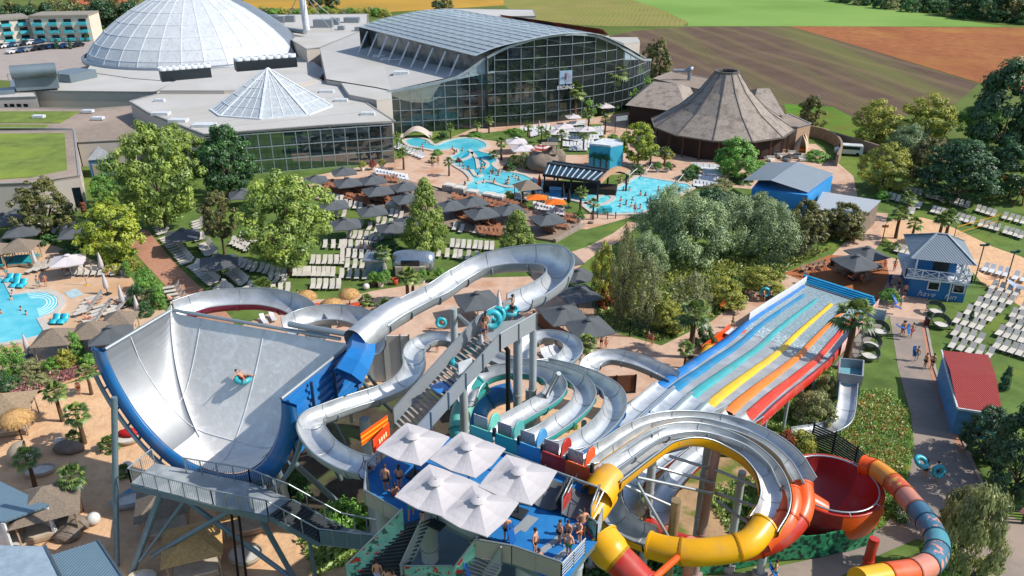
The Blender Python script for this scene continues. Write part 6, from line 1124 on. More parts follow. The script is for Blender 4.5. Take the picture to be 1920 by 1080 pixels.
for i, (x, y, s, tall) in enumerate(sorted((((845, 262, 1, 1), (895, 256, 1, 1), (917, 250, 1.1, 1), (990, 257, 1, 1), (1015, 268, 1, 1), (1025, 275, 1, 1), (1052, 282, 1.2, 1), (1094, 284, 1.1, 1), (1134, 252, 1.2, 1), (1103, 245, 1.4, 1), (940, 300, 1.3, 1), (964, 310, 1.5, 0), (980, 378, .9, 1), (1088, 400, 1.3, 1), (1112, 412, 1, 1), (842, 330, 1, 1), (757, 318, 1.2, 1), (745, 280, 1, 1), (1219, 310, 1, 1), (1245, 312, 1.1, 1), (812, 305, .9, 0), (925, 296, 1.1, 0))))):
    place(PA if tall else PB, G(x, y), rnd.uniform(0, 6), s*.85, f'{ordw(i)} small palm from the left in the pool terrace gardens', 'palms of the pool terraces')
for i in range(26):
    x = lerp(745, 1165, i/25); p = G(x, 236-rnd.uniform(0, 8)); p = V((p.x, p.y+rnd.uniform(4, 18), 0))
    place(PA, p, rnd.uniform(0, 6), rnd.uniform(1.6, 2.) if x < 900 else rnd.uniform(2., 3.2), f'{ordw(i)} indoor palm from the left behind the gridded glass front', 'palms inside the glass hall')
for i in range(30): p = FP[3+(i*7) % (len(FP)-7)]; make_tree('indoor_shrub', 'leafy shrub inside the glass hall close to the panes', 'shrub', 900, 300, 10, 10, 'bush', 'shrubs inside the glass hall').location = (p.x+rnd.uniform(-2, 2), p.y+rnd.uniform(1.5, 7), 0); o = bpy.data.objects[-1] if False else None
for o in [o for o in bpy.data.objects if o.name.startswith('indoor_shrub')]: q_ = rnd.uniform(3., 6.); o.scale = (q_, q_, q_)
for i, (x, y, w_, h_, k) in enumerate(sorted(((985, 312, 42, 30, 'bushG'), (1000, 306, 30, 28, 'red'), (955, 320, 24, 16, 'bushD'), (950, 318, 16, 10, 'red'), (1022, 380, 24, 16, 'bushG'), (955, 372, 22, 16, 'bushY'), (890, 256, 30, 10, 'bush'), (965, 250, 34, 10, 'bush'), (1195, 325, 30, 18, 'bushD'), (1290, 335, 40, 22, 'bushD'), (1300, 322, 26, 16, 'bush'), (1420, 315, 60, 18, 'bush'), (1530, 300, 50, 22, 'bush'), (1455, 318, 40, 14, 'bushY'), (1340, 365, 60, 26, 'bushG'), (860, 305, 12, 10, 'red'), (820, 290, 20, 10, 'bush'), (830, 258, 22, 12, 'bushD'), (1150, 262, 24, 12, 'bush'), (1110, 255, 22, 10, 'bush'), (1355, 350, 40, 20, 'bushG'), (1258, 318, 18, 12, 'purple'), (1232, 316, 18, 12, 'purple'), (1390, 340, 50, 16, 'bushD'), (720, 470, 70, 26, 'bushD'), (1655, 375, 30, 20, 'bush'), (1130, 400, 20, 14, 'bushD')))):
    T_('terrace_shrub', f'{ordw(i)} shrub from the left in the pool and restaurant beds, ' + {'bushG': 'grey green', 'bushD': 'dark green', 'bushY': 'golden', 'red': 'red leaved', 'purple': 'purple leaved', 'bush': 'fresh green'}[k], 'shrub', x, y, w_, h_, k, 'shrubs of the terrace beds')
def skin(name, J, E, m, sub=1, root='pelvis'):
    me = bpy.data.meshes.new(name); ks = list(J); me.from_pydata([J[k][:3] for k in ks], [], [(ks.index(a), ks.index(b)) for a, b in E]); o = bpy.data.objects.new(name, me); COL.objects.link(o)
    o.modifiers.new('s', 'SKIN'); sv_ = me.skin_vertices[0].data
    for i, k in enumerate(ks): r = J[k][3]; sv_[i].radius = r if isinstance(r, tuple) else (r, r); sv_[i].use_root = (k == root)
    sb = o.modifiers.new('u', 'SUBSURF'); sb.levels = sb.render_levels = sub; dg = bpy.context.evaluated_depsgraph_get(); dg.update(); ev = o.evaluated_get(dg); out = bpy.data.meshes.new_from_object(ev); out.name = name
    bpy.data.objects.remove(o); out.materials.clear(); out.materials.append(m)
    for p in out.polygons: p.use_smooth = True
    return out
M_skin = mat('skin', '#c08a6c', .55, var=.06, rnd_obj=.18); M_hair = mat('hair', '#2e2018', .7, rnd_obj=.4)
SW = [mat('swimwear '+n, c, .7) for n, c in (('black', '#17181c'), ('navy', '#1d2c5a'), ('red', '#b3261f'), ('green', '#2f8a5c'), ('teal', '#2f97a3'), ('grey', '#a9b3bd'), ('orange', '#d0632a'))]
SWN = ['black', 'navy', 'red', 'green', 'teal', 'pale grey', 'orange']
def person_proto(nm, pose, female=False):
    """standing figure 1.74 m tall facing -Y; pose moves the joints"""
    J = {'pelvis': (0, 0, .93, (.15, .105)), 'belly': (0, 0, 1.08, (.135, .10)), 'chest': (0, .0, 1.30, (.165, .115)), 'neckb': (0, .01, 1.45, .07), 'neck': (0, 0, 1.53, .058), 'head': (0, -.015, 1.64, (.078, .095)), 'crown': (0, 0, 1.71, .07)}
    for s, n in ((-1, 'l'), (1, 'r')):
        J.update({'sh'+n: (s*.185, 0, 1.40, .06), 'el'+n: (s*.24, .02, 1.12, .043), 'wr'+n: (s*.25, -.05, .88, .03), 'hd'+n: (s*.25, -.08, .80, (.035, .022)), 'fi'+n: (s*.245, -.1, .72, .018), 'th'+n: (s*.215, -.12, .80, .014),
                  'hip'+n: (s*.09, 0, .87, .095), 'kn'+n: (s*.10, -.01, .49, .062), 'an'+n: (s*.10, .02, .09, .042), 'ft'+n: (s*.11, -.13, .035, .034)})
    J.update({k: (v[0], v[1], v[2], J[k][3]) for k, v in pose.items()})
    E = [('pelvis', 'belly'), ('belly', 'chest'), ('chest', 'neckb'), ('neckb', 'neck'), ('neck', 'head'), ('head', 'crown')]
    for n in 'lr': E += [('chest', 'sh'+n), ('sh'+n, 'el'+n), ('el'+n, 'wr'+n), ('wr'+n, 'hd'+n), ('hd'+n, 'fi'+n), ('hd'+n, 'th'+n), ('pelvis', 'hip'+n), ('hip'+n, 'kn'+n), ('kn'+n, 'an'+n), ('an'+n, 'ft'+n)]
    r = bpy.data.objects.new('person', skin('person', J, E, M_skin)); COL.objects.link(r); tag(r, 'bather', 'person')
    def grow(k, d): v = J[k]; return (*v[:3], tuple(x+d for x in v[3]) if isinstance(v[3], tuple) else v[3]+d)
    B = {k: grow(k, .016) for k in ('pelvis', 'hipl', 'hipr')}; eb = [('pelvis', 'hipl'), ('pelvis', 'hipr')]
    for n in 'lr':
        a, b = V(J['hip'+n][:3]), V(J['kn'+n][:3]); B['m'+n] = (*lerp(a, b, .25 if female else .55), .085); eb.append(('hip'+n, 'm'+n))
    o = bpy.data.objects.new('swimwear', skin('swimwear', B, eb, SW[0])); COL.objects.link(o); o.parent = r
    if female:
        c = V(J['chest'][:3]); o = bpy.data.objects.new('bikini_top', skin('bikini_top', {'a': (c.x-.1, c.y-.075, c.z-.02, .07), 'pelvis': (c.x, c.y-.06, c.z-.02, .06), 'b': (c.x+.1, c.y-.075, c.z-.02, .07)}, [('a', 'pelvis'), ('pelvis', 'b')], SW[0])); COL.objects.link(o); o.parent = r
    h = V(J['head'][:3]); up = (V(J['crown'][:3])-V(J['neck'][:3])).normalized(); q = MB(); q.blob(h+up*.045+V((0, .018, 0)), (.098, .115, .105), 6, 0, 2, .04)
    if female: q.blob(h+V((0, .085, -.09)), (.075, .05, .17), 5, 0, 3, .05)
    q.build('hair', M_hair, None).parent = r
    return proto(r)
PP = {}
PP['stand'] = person_proto('a', {})
PP['walk'] = person_proto('b', {'knl': (-.1, -.2, .52), 'anl': (-.1, -.2, .1), 'ftl': (-.1, -.35, .05), 'knr': (.1, .08, .5), 'anr': (.1, .33, .14), 'ftr': (.1, .24, .04), 'ell': (-.25, .14, 1.14), 'wrl': (-.25, .18, .92), 'hdl': (-.25, .18, .84), 'fil': (-.25, .17, .76), 'thl': (-.22, .14, .84), 'wrr': (.24, -.2, .95), 'hdr': (.24, -.27, .9), 'fir': (.24, -.34, .86), 'thr': (.2, -.27, .92)})
PP['woman'] = person_proto('c', {'shl': (-.16, 0, 1.39), 'shr': (.16, 0, 1.39), 'elr': (.28, .05, 1.15), 'wrr': (.16, -.1, 1.0), 'hdr': (.13, -.13, .97), 'fir': (.1, -.15, .93), 'thr': (.12, -.1, 1.02)}, True)
PP['hips'] = person_proto('d', {'ell': (-.34, .08, 1.15), 'wrl': (-.2, -.02, .98), 'hdl': (-.16, -.05, .97), 'fil': (-.12, -.09, .95), 'thl': (-.16, .02, .97), 'elr': (.34, .08, 1.15), 'wrr': (.2, -.02, .98), 'hdr': (.16, -.05, .97), 'fir': (.12, -.09, .95), 'thr': (.16, .02, .97)})
PP['reach'] = person_proto('e', {'ell': (-.3, -.18, 1.3), 'wrl': (-.28, -.42, 1.28), 'hdl': (-.27, -.5, 1.28), 'fil': (-.26, -.58, 1.26), 'thl': (-.22, -.5, 1.32), 'elr': (.3, -.18, 1.3), 'wrr': (.28, -.42, 1.28), 'hdr': (.27, -.5, 1.28), 'fir': (.26, -.58, 1.26), 'thr': (.22, -.5, 1.32)})
sit = {'knl': (-.12, -.42, .95), 'anl': (-.12, -.46, .52), 'ftl': (-.12, -.6, .47), 'knr': (.12, -.42, .95), 'anr': (.12, -.46, .52), 'ftr': (.12, -.6, .47), 'wrl': (-.2, -.22, 1.0), 'hdl': (-.17, -.3, .99), 'fil': (-.15, -.37, .98), 'thl': (-.14, -.28, 1.02), 'wrr': (.2, -.22, 1.0), 'hdr': (.17, -.3, .99), 'fir': (.15, -.37, .98), 'thr': (.14, -.28, 1.02)}
PP['sit'] = person_proto('f', sit)
PP['recline'] = person_proto('g', {'belly': (0, .12, 1.02), 'chest': (0, .3, 1.14), 'neckb': (0, .42, 1.22), 'neck': (0, .49, 1.27), 'head': (0, .57, 1.34), 'crown': (0, .62, 1.38), 'shl': (-.185, .36, 1.2), 'shr': (.185, .36, 1.2), 'ell': (-.3, .2, 1.0), 'elr': (.3, .2, 1.0), 'wrl': (-.28, -.02, .95), 'wrr': (.28, -.02, .95), 'hdl': (-.27, -.1, .94), 'hdr': (.27, -.1, .94), 'fil': (-.26, -.18, .93), 'fir': (.26, -.18, .93), 'thl': (-.22, -.1, .96), 'thr': (.22, -.1, .96), 'knl': (-.11, -.4, .97), 'anl': (-.12, -.8, .92), 'ftl': (-.12, -.88, 1.0), 'knr': (.11, -.38, 1.06), 'anr': (.12, -.76, .92), 'ftr': (.12, -.84, 1.0)})
PP['spread'] = person_proto('h', {'belly': (0, .12, 1.0), 'chest': (0, .3, 1.06), 'neckb': (0, .42, 1.12), 'neck': (0, .49, 1.18), 'head': (0, .57, 1.26), 'crown': (0, .62, 1.32), 'shl': (-.185, .36, 1.12), 'shr': (.185, .36, 1.12), 'ell': (-.42, .4, 1.05), 'elr': (.42, .4, 1.05), 'wrl': (-.66, .3, 1.0), 'wrr': (.66, .3, 1.0), 'hdl': (-.74, .28, 1.0), 'hdr': (.74, .28, 1.0), 'fil': (-.82, .26, 1.0), 'fir': (.82, .26, 1.0), 'thl': (-.74, .2, 1.0), 'thr': (.74, .2, 1.0), 'knl': (-.26, -.4, 1.1), 'anl': (-.4, -.8, 1.05), 'ftl': (-.42, -.88, 1.14), 'knr': (.26, -.4, 1.1), 'anr': (.42, -.78, 1.0), 'ftr': (.46, -.86, 1.1)})
PP['womansit'] = person_proto('i', {**sit, 'shl': (-.16, 0, 1.39), 'shr': (.16, 0, 1.39)}, True)
def face(a, b): d = V(b)-V(a); return atan2(d.y, d.x)+pi/2   # figures face -Y
def man(px, py, z, pose, rz, c, label, s=1., group=None):
    p = G(px, py, z); ov = {'swimwear': SW[c], 'bikini_top': SW[c]}
    if pose in ('sit', 'recline', 'spread', 'womansit'): p = p+V((0, 0, (-.78)*s))   # seat height handled by z
    return place(PP[pose], p, R(rz), s*1.0, label, group, over=ov)
man(1092, 1005, ZD, 'hips', 20, 1, 'person in navy trunks, hands on hips, on the blue deck', 1.02); man(1003, 1039, ZD, 'stand', 60, 0, 'person in dark trunks standing before the others on the blue deck', .95)
bpy.data.objects  # positions read from the photo
man(1049, 1018, ZD, 'stand', -60, 0, 'slim child in black briefs near the yellow partition', .85)
man(1064, 1020, ZD, 'walk', -30, 0, 'child in black trunks beside the slim child', .88); man(1066, 1045, ZD, 'hips', 140, 3, 'bare backed person in green shorts by the deck rail', 1.0); man(1086, 1018, ZD, 'reach', -50, 6, 'child reaching toward the flower printed panel', .85)
man(1010, 1056, ZD+.42, 'sit', 200, 5, 'person in a white shirt sitting at the deck corner', .95); man(950, 1014, ZD, 'stand', 180, 0, 'person half hidden by the white canopy next to a blue mat', .95)
man(725, 922, ZD, 'stand', 165, 0, 'tall person in black shorts and cap at the serpentine slide', 1.05); man(741, 930, ZD, 'womansit', 200, 2, 'person bending with back turned under the canopy corner', .95); man(750, 915, ZD, 'woman', 170, 1, 'person with dark hair beside the canopy pole', .9); man(690, 880, ZD, 'recline', 200, 2, 'person starting down the serpentine slide', .95)
man(771, 972, ZD, 'walk', 180, 4, 'person walking up the flower panelled stairs', .95); man(792, 978, ZD, 'stand', 150, 1, 'person at the top of the flower panelled stairs', .9)
man(710, 1098, 9.7, 'stand', 175, 5, 'bare backed person in pale grey shorts at the bottom of the stairs', 1.02); man(728, 1108, 9.7, 'woman', 170, 6, 'person in an orange swimsuit behind the two on the stairs', .95); man(740, 1112, 9.7, 'woman', 150, 0, 'person with hair tied up next to the grey shorts', .95)
man(863, 690, 15.3, 'reach', 140, 1, 'person holding a turquoise ring half way up the tower stairs', .95); man(864, 668, 16.0, 'stand', 150, 0, 'lone person with dark hair ahead of the lower ring on the stairs', .92); man(907, 640, 17.3, 'woman', 170, 1, 'person in a dark bikini near the top of the stairs', 1.); man(911, 628, 17.5, 'woman', 160, 4, 'person in teal swimwear one step higher', .98)
man(961, 597, 17.7, 'reach', -70, 0, 'attendant reaching out at the mouth of the raft chute', 1.)
hpb = min(((co_px(hp(-.6+.02*i, .3+.014*j)), -.6+.02*i, .3+.014*j) for i in range(60) for j in range(50)), key=lambda q_: (q_[0][0]-457)**2+(q_[0][1]-716)**2); hpz = hp(hpb[1], hpb[2]); rr = place(PP['spread'], hpz+V((0, 0, -.55)), R(60), 1.0, 'rider lying in a turquoise ring inside the half pipe', over={'swimwear': SW[2]})
for x, y, pose, rz, c, s, lb in ((1430, 566, 'walk', 60, 0, 1., 'person carrying a turquoise ring on the promenade'), (1443, 565, 'stand', 30, 1, .95, 'person with a white towel beside the ring carrier'), (1373, 615, 'walk', 100, 3, .95, 'person in green shorts alone on the promenade'), (1215, 645, 'walk', -80, 2, 1, 'person in red swimwear walking below the fence'), (1222, 648, 'woman', -60, 6, .95, 'person walking just behind the red swimwear'), (1127, 652, 'hips', 10, 0, 1, 'person in black trunks under the grey parasols'), (1136, 654, 'stand', 0, 6, .8, 'child beside the person in black trunks'), (1120, 640, 'woman', 40, 2, .9, 'person under the edge of the grey parasol'),
    (1693, 628, 'walk', 20, 1, 1, 'person with a rolled blue mat on the asphalt path'), (1690, 628, 'stand', 10, 2, 1., 'person walking in front of the rolled blue mat'), (1708, 632, 'walk', 0, 2, 1, 'person in red shorts and light top on the path'), (1717, 677, 'walk', 150, 4, 1, 'person in blue shorts carrying a blue mat down the path'), (1733, 690, 'stand', 100, 0, 1, 'person in a dark shirt between mat carrier and shed'), (1746, 692, 'stand', 150, 0, 1.05, 'person in black clothes beside the red roofed shed'),
    (1658, 505, 'stand', 30, 2, 1, 'person in red swimwear by the picnic tables'), (1676, 508, 'hips', 10, 6, 1, 'person in orange shorts by the beach house balcony'), (1688, 576, 'reach', 30, 4, 1, 'person holding a blue mat at the queue end'), (1682, 562, 'stand', 60, 1, .95, 'dark haired person in the queue under the balcony'), (1673, 556, 'woman', 20, 4, .95, 'person in teal swimwear in the queue'), (1695, 556, 'stand', -20, 0, 1, 'person at the wall in the queue'), (1668, 545, 'stand', 60, 1, .95, 'person at the back of the queue by the steps'), (1684, 542, 'stand', 90, 0, 1, 'person in the shade of the balcony'),
    (1732, 895, 'stand', -10, 0, 1.02, 'person carrying a turquoise ring on the shoulder down the path'), (1752, 898, 'walk', 30, 1, 1., 'person in dark clothes with a ring beside the grey bush'), (1451, 1088, 'walk', 80, 4, 1.05, 'person with a blue mat at the bottom edge'), (1580, 735, 'walk', 170, 0, 1, 'person stepping down the small steel slide'),
    (74, 541, 'walk', 20, 4, 1, 'person in teal shorts strolling beside the round pool'), (87, 537, 'woman', 10, 6, 1, 'person in an orange bikini beside the teal shorts'), (14, 520, 'walk', 40, 4, 1, 'person with a towel near the turquoise daybed'), (560, 568, 'walk', -60, 0, 1, 'person walking past the straw parasol'), (150, 740, 'stand', 0, 6, .95, 'person on the sand path by the flower bed'), (811, 315, 'stand', 0, 1, 1.1, 'person in blue on the terrace path'), (822, 310, 'woman', 0, 2, 1.1, 'person in red on the terrace path'),
    (820, 660, 'stand', 20, 2, .9, 'person behind the raft chute column'), (830, 617, 'reach', 60, 6, .95, 'person holding a ring under the raft chute'), (1190, 400, 'stand', 0, 2, 1, 'person sitting at the pool corner in orange')):
    man(x, y, .04, pose, rz, c, lb, s)
for i, (x, y, z, pose, rz, c, lb) in enumerate(((1407, 555, .45, 'sit', 30, 4, 'person sitting on the bench nearest the ring carrier'), (1510, 512, .5, 'sit', 20, 5, 'person wrapped in a white towel on the bench'), (1523, 508, .5, 'womansit', 15, 2, 'person on the bench beside the white towel'), (1533, 506, .5, 'sit', 10, 1, 'last person on the bench by the bin'), (1545, 500, .5, 'sit', 0, 6, 'person on the bench end near the thicket'), (1595, 512, .5, 'sit', 60, 0, 'person at the picnic table under the parasol'), (1604, 518, .5, 'womansit', -60, 2, 'person facing the picnic table'), (1615, 524, .5, 'sit', 20, 6, 'person at the lower picnic table end'), (1625, 522, .5, 'womansit', -30, 4, 'person at the second picnic table'),
        (165, 598, .45, 'recline', 80, 2, 'person lying on a striped towel near the pool'), (172, 570, .45, 'recline', 100, 6, 'person lying on an orange towel'), (222, 570, .45, 'recline', 90, 1, 'person on a lounger under the closed parasols'), (118, 507, .45, 'recline', 30, 4, 'person reading on a lounger by the white parasol'), (128, 507, .45, 'recline', 30, 1, 'second person on the loungers by the white parasol'), (205, 513, .45, 'recline', 10, 4, 'person on the lounger beside the bin'), (322, 562, .4, 'recline', 80, 4, 'person lying on a teal towel on the tilted lawn'), (677, 465, .5, 'recline', 10, 6, 'first sunbather behind the silver trailer'), (692, 467, .5, 'recline', 15, 0, 'second sunbather behind the silver trailer'), (703, 468, .5, 'recline', 15, 2, 'third sunbather behind the silver trailer'), (897, 488, .5, 'recline', -10, 2, 'sunbather in red near the small cone tree'), (907, 487, .5, 'recline', 0, 6, 'sunbather at the lounger row end by the cone tree'))):
    man(x, y, z, pose, rz, c, lb)
for i in range(74):
    if i < 58:
        x, y = rnd.choice([(785, 272), (800, 280), (855, 285), (870, 282), (865, 295), (880, 300), (870, 315), (890, 320), (900, 325), (925, 325), (905, 312), (920, 345), (955, 335), (940, 350), (885, 345), (900, 300), (980, 335), (935, 328), (1080, 365), (1060, 360), (1120, 368), (1140, 360), (1165, 340)]); x += rnd.uniform(-14, 14); y += rnd.uniform(-6, 6)
    else: x, y = rnd.uniform(1120, 1260), rnd.uniform(350, 395)
    if not (i >= 58 and y < 345+0*x): place(PP['stand' if i % 2 else 'woman'], G(x, y, .1)+V((0, 0, rnd.uniform(-1.35, -1.0))), rnd.uniform(0, 6), 1.1, 'bather standing in the turquoise outdoor pools', 'bathers in the outdoor pools', over={'swimwear': SW[i % 7]})
for i, (x, y) in enumerate(((24, 551), (22, 562), (40, 582), (50, 590), (2, 588))): place(PP['stand'], G(x, y, .1)+V((0, 0, -1.2)), rnd.uniform(0, 6), 1., ['bather in the round pool nearest the turquoise seats', 'second bather below the turquoise seats', 'bather in the middle of the round pool', 'bather at the curved pool steps', 'bather at the left frame edge'][i])
M_ring = plast('turquoise vinyl', '#2fa7b3'); M_mat = plast('blue foam', '#1b5fa8')
def ring_proto():
    r = MB(); r.tube([(.46*cos(2*pi*k/24), .46*sin(2*pi*k/24), 0) for k in range(24)], .2, 10, closed=True); o = r.build('swim_ring', M_ring); q = MB()
    for a in (0, pi): q.tube([(.46*cos(a)+.12*cos(a+pi/2)*j, .46*sin(a)+.12*sin(a+pi/2)*j, .2+.05*(1-j*j)) for j in (-1, 0, 1)], .025, 5)
    q.build('handle', M_dark, o); tag(o, 'ring', 'swim ring'); return proto(o)
RP_ = ring_proto()
for p, rx_, ry_, s, lb in ((G(876, 668, 15.6)+V((0, 0, .9)), 1.3, .3, 1.35, 'turquoise ring held upright on the tower stairs'), (G(863, 694, 15.3)+V((.0, -.2, .75)), .25, .2, 1.3, 'turquoise ring carried round the waist on the stairs'), (G(923, 622, 17.5)+V((0, 0, .9)), 1.2, .5, 1.35, 'turquoise ring near the top of the stairs'), (G(932, 602, 17.7)+V((0, 0, .5)), 1.2, -.4, 1.2, 'turquoise ring leaning at the top of the stairs'), (G(957, 590, 17.8)+V((0, 0, .3)), .2, 0, 1.2, 'turquoise ring waiting in the raft chute mouth'), (hpz+V((0, 0, .22)), .08, .05, 1.35, 'turquoise ring sliding inside the half pipe'), (G(1435, 548, 1.2), 1.35, .4, 1.3, 'turquoise ring carried on the promenade'), (G(1728, 866, 1.7), .4, .3, 1.3, 'turquoise ring on the shoulder of the walker'), (G(1760, 884, 1.0), 1.2, .5, 1.2, 'turquoise ring beside the grey bush'), (G(827, 605, 1.2), 1.3, .3, 1.3, 'turquoise ring under the raft chute'), (G(1093, 700, .3), .1, 0, 1.2, 'turquoise ring lying near the spiral slide'), (G(1062, 712, .3), .1, .1, 1.2, 'turquoise ring lying behind the curved lanes')):
    place(RP_, p, 0, s*.76, lb, rx=rx_, ry=ry_)
def mat_proto():
    q = MB(); n = 10
    vs = []
    for k in range(n+1):
        a = k/n; y = 1.8*a; z = .05+.25*max(0, a-.7)**1.2*3; vs += [(-.3, y, z), (.3, y, z), (.3, y, z+.07), (-.3, y, z+.07)]
    fs = [(i*4+k, i*4+(k+1) % 4, i*4+4+(k+1) % 4, i*4+4+k) for i in range(n) for k in range(4)]+[(3, 2, 1, 0), (n*4, n*4+1, n*4+2, n*4+3)]
    q.add(vs, fs); o = q.build('slide_mat', M_mat); q = MB()
    for x in (-.15, .15): q.tube([(x, 1.45, .35), (x, 1.5, .46), (x, 1.6, .48), (x, 1.66, .4)], .025, 5)
    q.build('grip', M_dark, o); tag(o, 'mat', 'slide mat'); return proto(o)
MP = mat_proto()
for p, rx_, rz_, lb in ((G(961, 1018, ZD+.1), 1.25, .6, 'bright blue slide mat held upright on the launch deck'), (G(885, 1092, 11.5), .9, .5, 'blue slide mat at the side stairs'), (G(1668, 530, .2), 1.4, .2, 'blue slide mat standing in the queue'), (G(1682, 570, .7), .8, .6, 'blue slide mat in the middle of the queue'), (G(1690, 580, .7), .4, 1.2, 'blue slide mat at the front of the queue'), (G(1697, 617, 1.), .3, 1.3, 'rolled blue slide mat on the asphalt path'), (G(1704, 626, .8), 1.2, .4, 'blue slide mat held by the red shorts walker'), (G(1714, 668, .6), 1.25, .2, 'blue slide mat carried down the path'), (G(1455, 1082, .6), .9, .9, 'blue slide mat at the bottom edge')):
    place(MP, p, rz_, .62, lb, rx=rx_)
def lounger_proto(nm, fabric, frame, cat, slats=False):
    r = thing(nm, cat, cat, (0, 0, 0)); q = MB()
    for x in (-.3, .3): q.bar((x, -1.0, .3), (x, .35, .3), .05, .06); q.bar((x, .35, .3), (x, .92, .3), .05, .05)
    for y in (-.85, .7):
        for x in (-.3, .3): q.bar((x, y, 0), (x, y, .3), .05)
    q.build('frame', frame, r); q = MB()
    if slats:
        for k in range(9): q.box((0, -.95+k*.15, .36), (.6, .11, .04))
    else: q.box((0, -.34, .36), (.57, 1.36, .05))
    q.build('seat', fabric, r); q = MB(); M = Matrix.Rotation(R(42), 3, 'X')
    if slats:
        for k in range(5): q.box(V((0, .36, .36))+M@V((0, .08+k*.15, 0)), (.6, .11, .04), M=M)
    else: q.box(V((0, .36, .36))+M@V((0, .38, 0)), (.57, .76, .05), M=M)
    q.bar((0, .62, .3), (0, .75, .7), .05); q.build('backrest', fabric, r)
    return proto(r)
LA = lounger_proto('sun_lounger', mat('beige lounger mesh', '#bfb8ad', .75, var=.06, rnd_obj=.1), mat('grey lounger frame', '#7d7f80', .5, .3), 'sun lounger')
LB = lounger_proto('plastic_lounger', mat('white plastic', '#c9cacb', .45, var=.03, rnd_obj=.05), mat('white plastic', '#c9cacb', .45), 'plastic lounger')
LC = lounger_proto('wooden_lounger', mat('brown teak', '#9a6548', .7, var=.2, scale=3, rnd_obj=.2), mat('dark teak', '#4a2c20', .7), 'wooden lounger', True)
def row(p0, p1, n, hd, desc, pr=LA, adj='beige', sc=1.0, z=.04, group=None):
    for i in range(n):
        f = i/(n-1) if n > 1 else .5; x, y = lerp(p0[0], p1[0], f), lerp(p0[1], p1[1], f); a, b = G(x, y), G(x+hd[0], y+hd[1]); an = atan2(b.y-a.y, b.x-a.x)-pi/2+rnd.uniform(-.05, .05)
        lab = f'{ORD[i]} {adj} lounger from left {desc}' if n > 1 else f'single {adj} lounger {desc}'
        place(pr, V((a.x+rnd.uniform(-.05, .05), a.y+rnd.uniform(-.05, .05), z)), an, sc, lab, group or 'loungers '+desc)
up = (10, -12)
for (a, b, n, d) in (((1862, 542), (1904, 555), 4, 'in the row nearest the hammocks'), ((1851, 559), (1892, 571), 4, 'in the second row below the hammocks'), ((1832, 573), (1873, 586), 4, 'in the third row below the hammocks'), ((1813, 589), (1856, 602), 4, 'in the middle row of the big lawn'), ((1793, 605), (1837, 618), 4, 'in the row right of the lower trampoline'), ((1789, 628), (1835, 643), 4, 'in the second row above the red roof'), ((1785, 651), (1852, 671), 5, 'in the row touching the red roof'), ((1898, 595), (1940, 607), 4, 'in the upper row at the right frame edge'), ((1893, 613), (1937, 626), 4, 'in the next row at the right frame edge'), ((1873, 628), (1930, 646), 5, 'in the long row right of the red roof'), ((1868, 652), (1926, 670), 5, 'in the lowest row right of the red roof'), ((1917, 582), (1935, 588), 2, 'in the short row at the right frame edge')): row(a, b, n, up, d)
up = (7, -10)
for (a, b, n, d) in (((1655, 349), (1683, 356), 4, 'in the shaded row farthest up the hedge'), ((1697, 360), (1723, 367), 4, 'in the second shaded row by the hedge'), ((1657, 371), (1683, 378), 4, 'in the shaded row next to the long shed'), ((1740, 371), (1766, 378), 4, 'in the third shaded row by the hedge'), ((1700, 382), (1722, 391), 4, 'in the shaded row beside the lawn palm'), ((1782, 382), (1811, 390), 4, 'in the half shaded row by the hedge'), ((1748, 399), (1775, 406), 4, 'in the row at the top of the volleyball sand'), ((1832, 397), (1861, 406), 4, 'in the sunny row below the swing'), ((1792, 412), (1821, 420), 4, 'in the second row along the volleyball sand'), ((1883, 411), (1916, 420), 4, 'in the sunny row right of the swing'), ((1838, 425), (1868, 433), 4, 'in the row at the volleyball net post'), ((1883, 438), (1913, 447), 4, 'in the last row along the volleyball sand'), ((1680, 472), (1702, 477), 3, 'on the lawn island left of the beach house'), ((1700, 401), (1710, 402), 2, 'in the pair under the lawn palm')): row(a, b, n, up, d)
e = (13, -4)
row((312, 449), (353, 496), 12, e, 'in the long row beside the brick path', adj='pale'); row((297, 424), (307, 440), 5, e, 'in the shaded row at the top of the brick path', adj='pale'); row((364, 501), (402, 534), 10, (12, -6), 'in the lower row beside the brick path', adj='pale'); row((412, 541), (428, 554), 6, (12, -7), 'at the lower end of the brick path', adj='pale')
row((371, 418), (373, 432), 4, e, 'in the column behind the slim tree', adj='pale'); row((378, 441), (377, 452), 4, e, 'left of the slim tree trunk', adj='pale'); row((383, 461), (397, 480), 7, e, 'curving toward the dark lawn parasol', adj='pale'); row((433, 514), (458, 534), 7, (11, -8), 'in the shaded group below the dark lawn parasol', adj='pale'); row((463, 543), (474, 549), 3, (11, -6), 'beside the big low palm', adj='pale')
up = (9, -12)
for (a, b, n, d) in (((437, 458), (463, 470), 5, 'in the row right of the slim tree'), ((453, 447), (480, 454), 4, 'in the row under the big lawn tree'), ((440, 495), (477, 508), 5, 'in the row right of the dark lawn parasol'), ((490, 509), (531, 519), 5, 'in the shaded row by the big trunk'), ((507, 527), (531, 531), 3, 'in the short row behind the low palm')): row(a, b, n, up, d, adj='pale')
up = (4, -14)
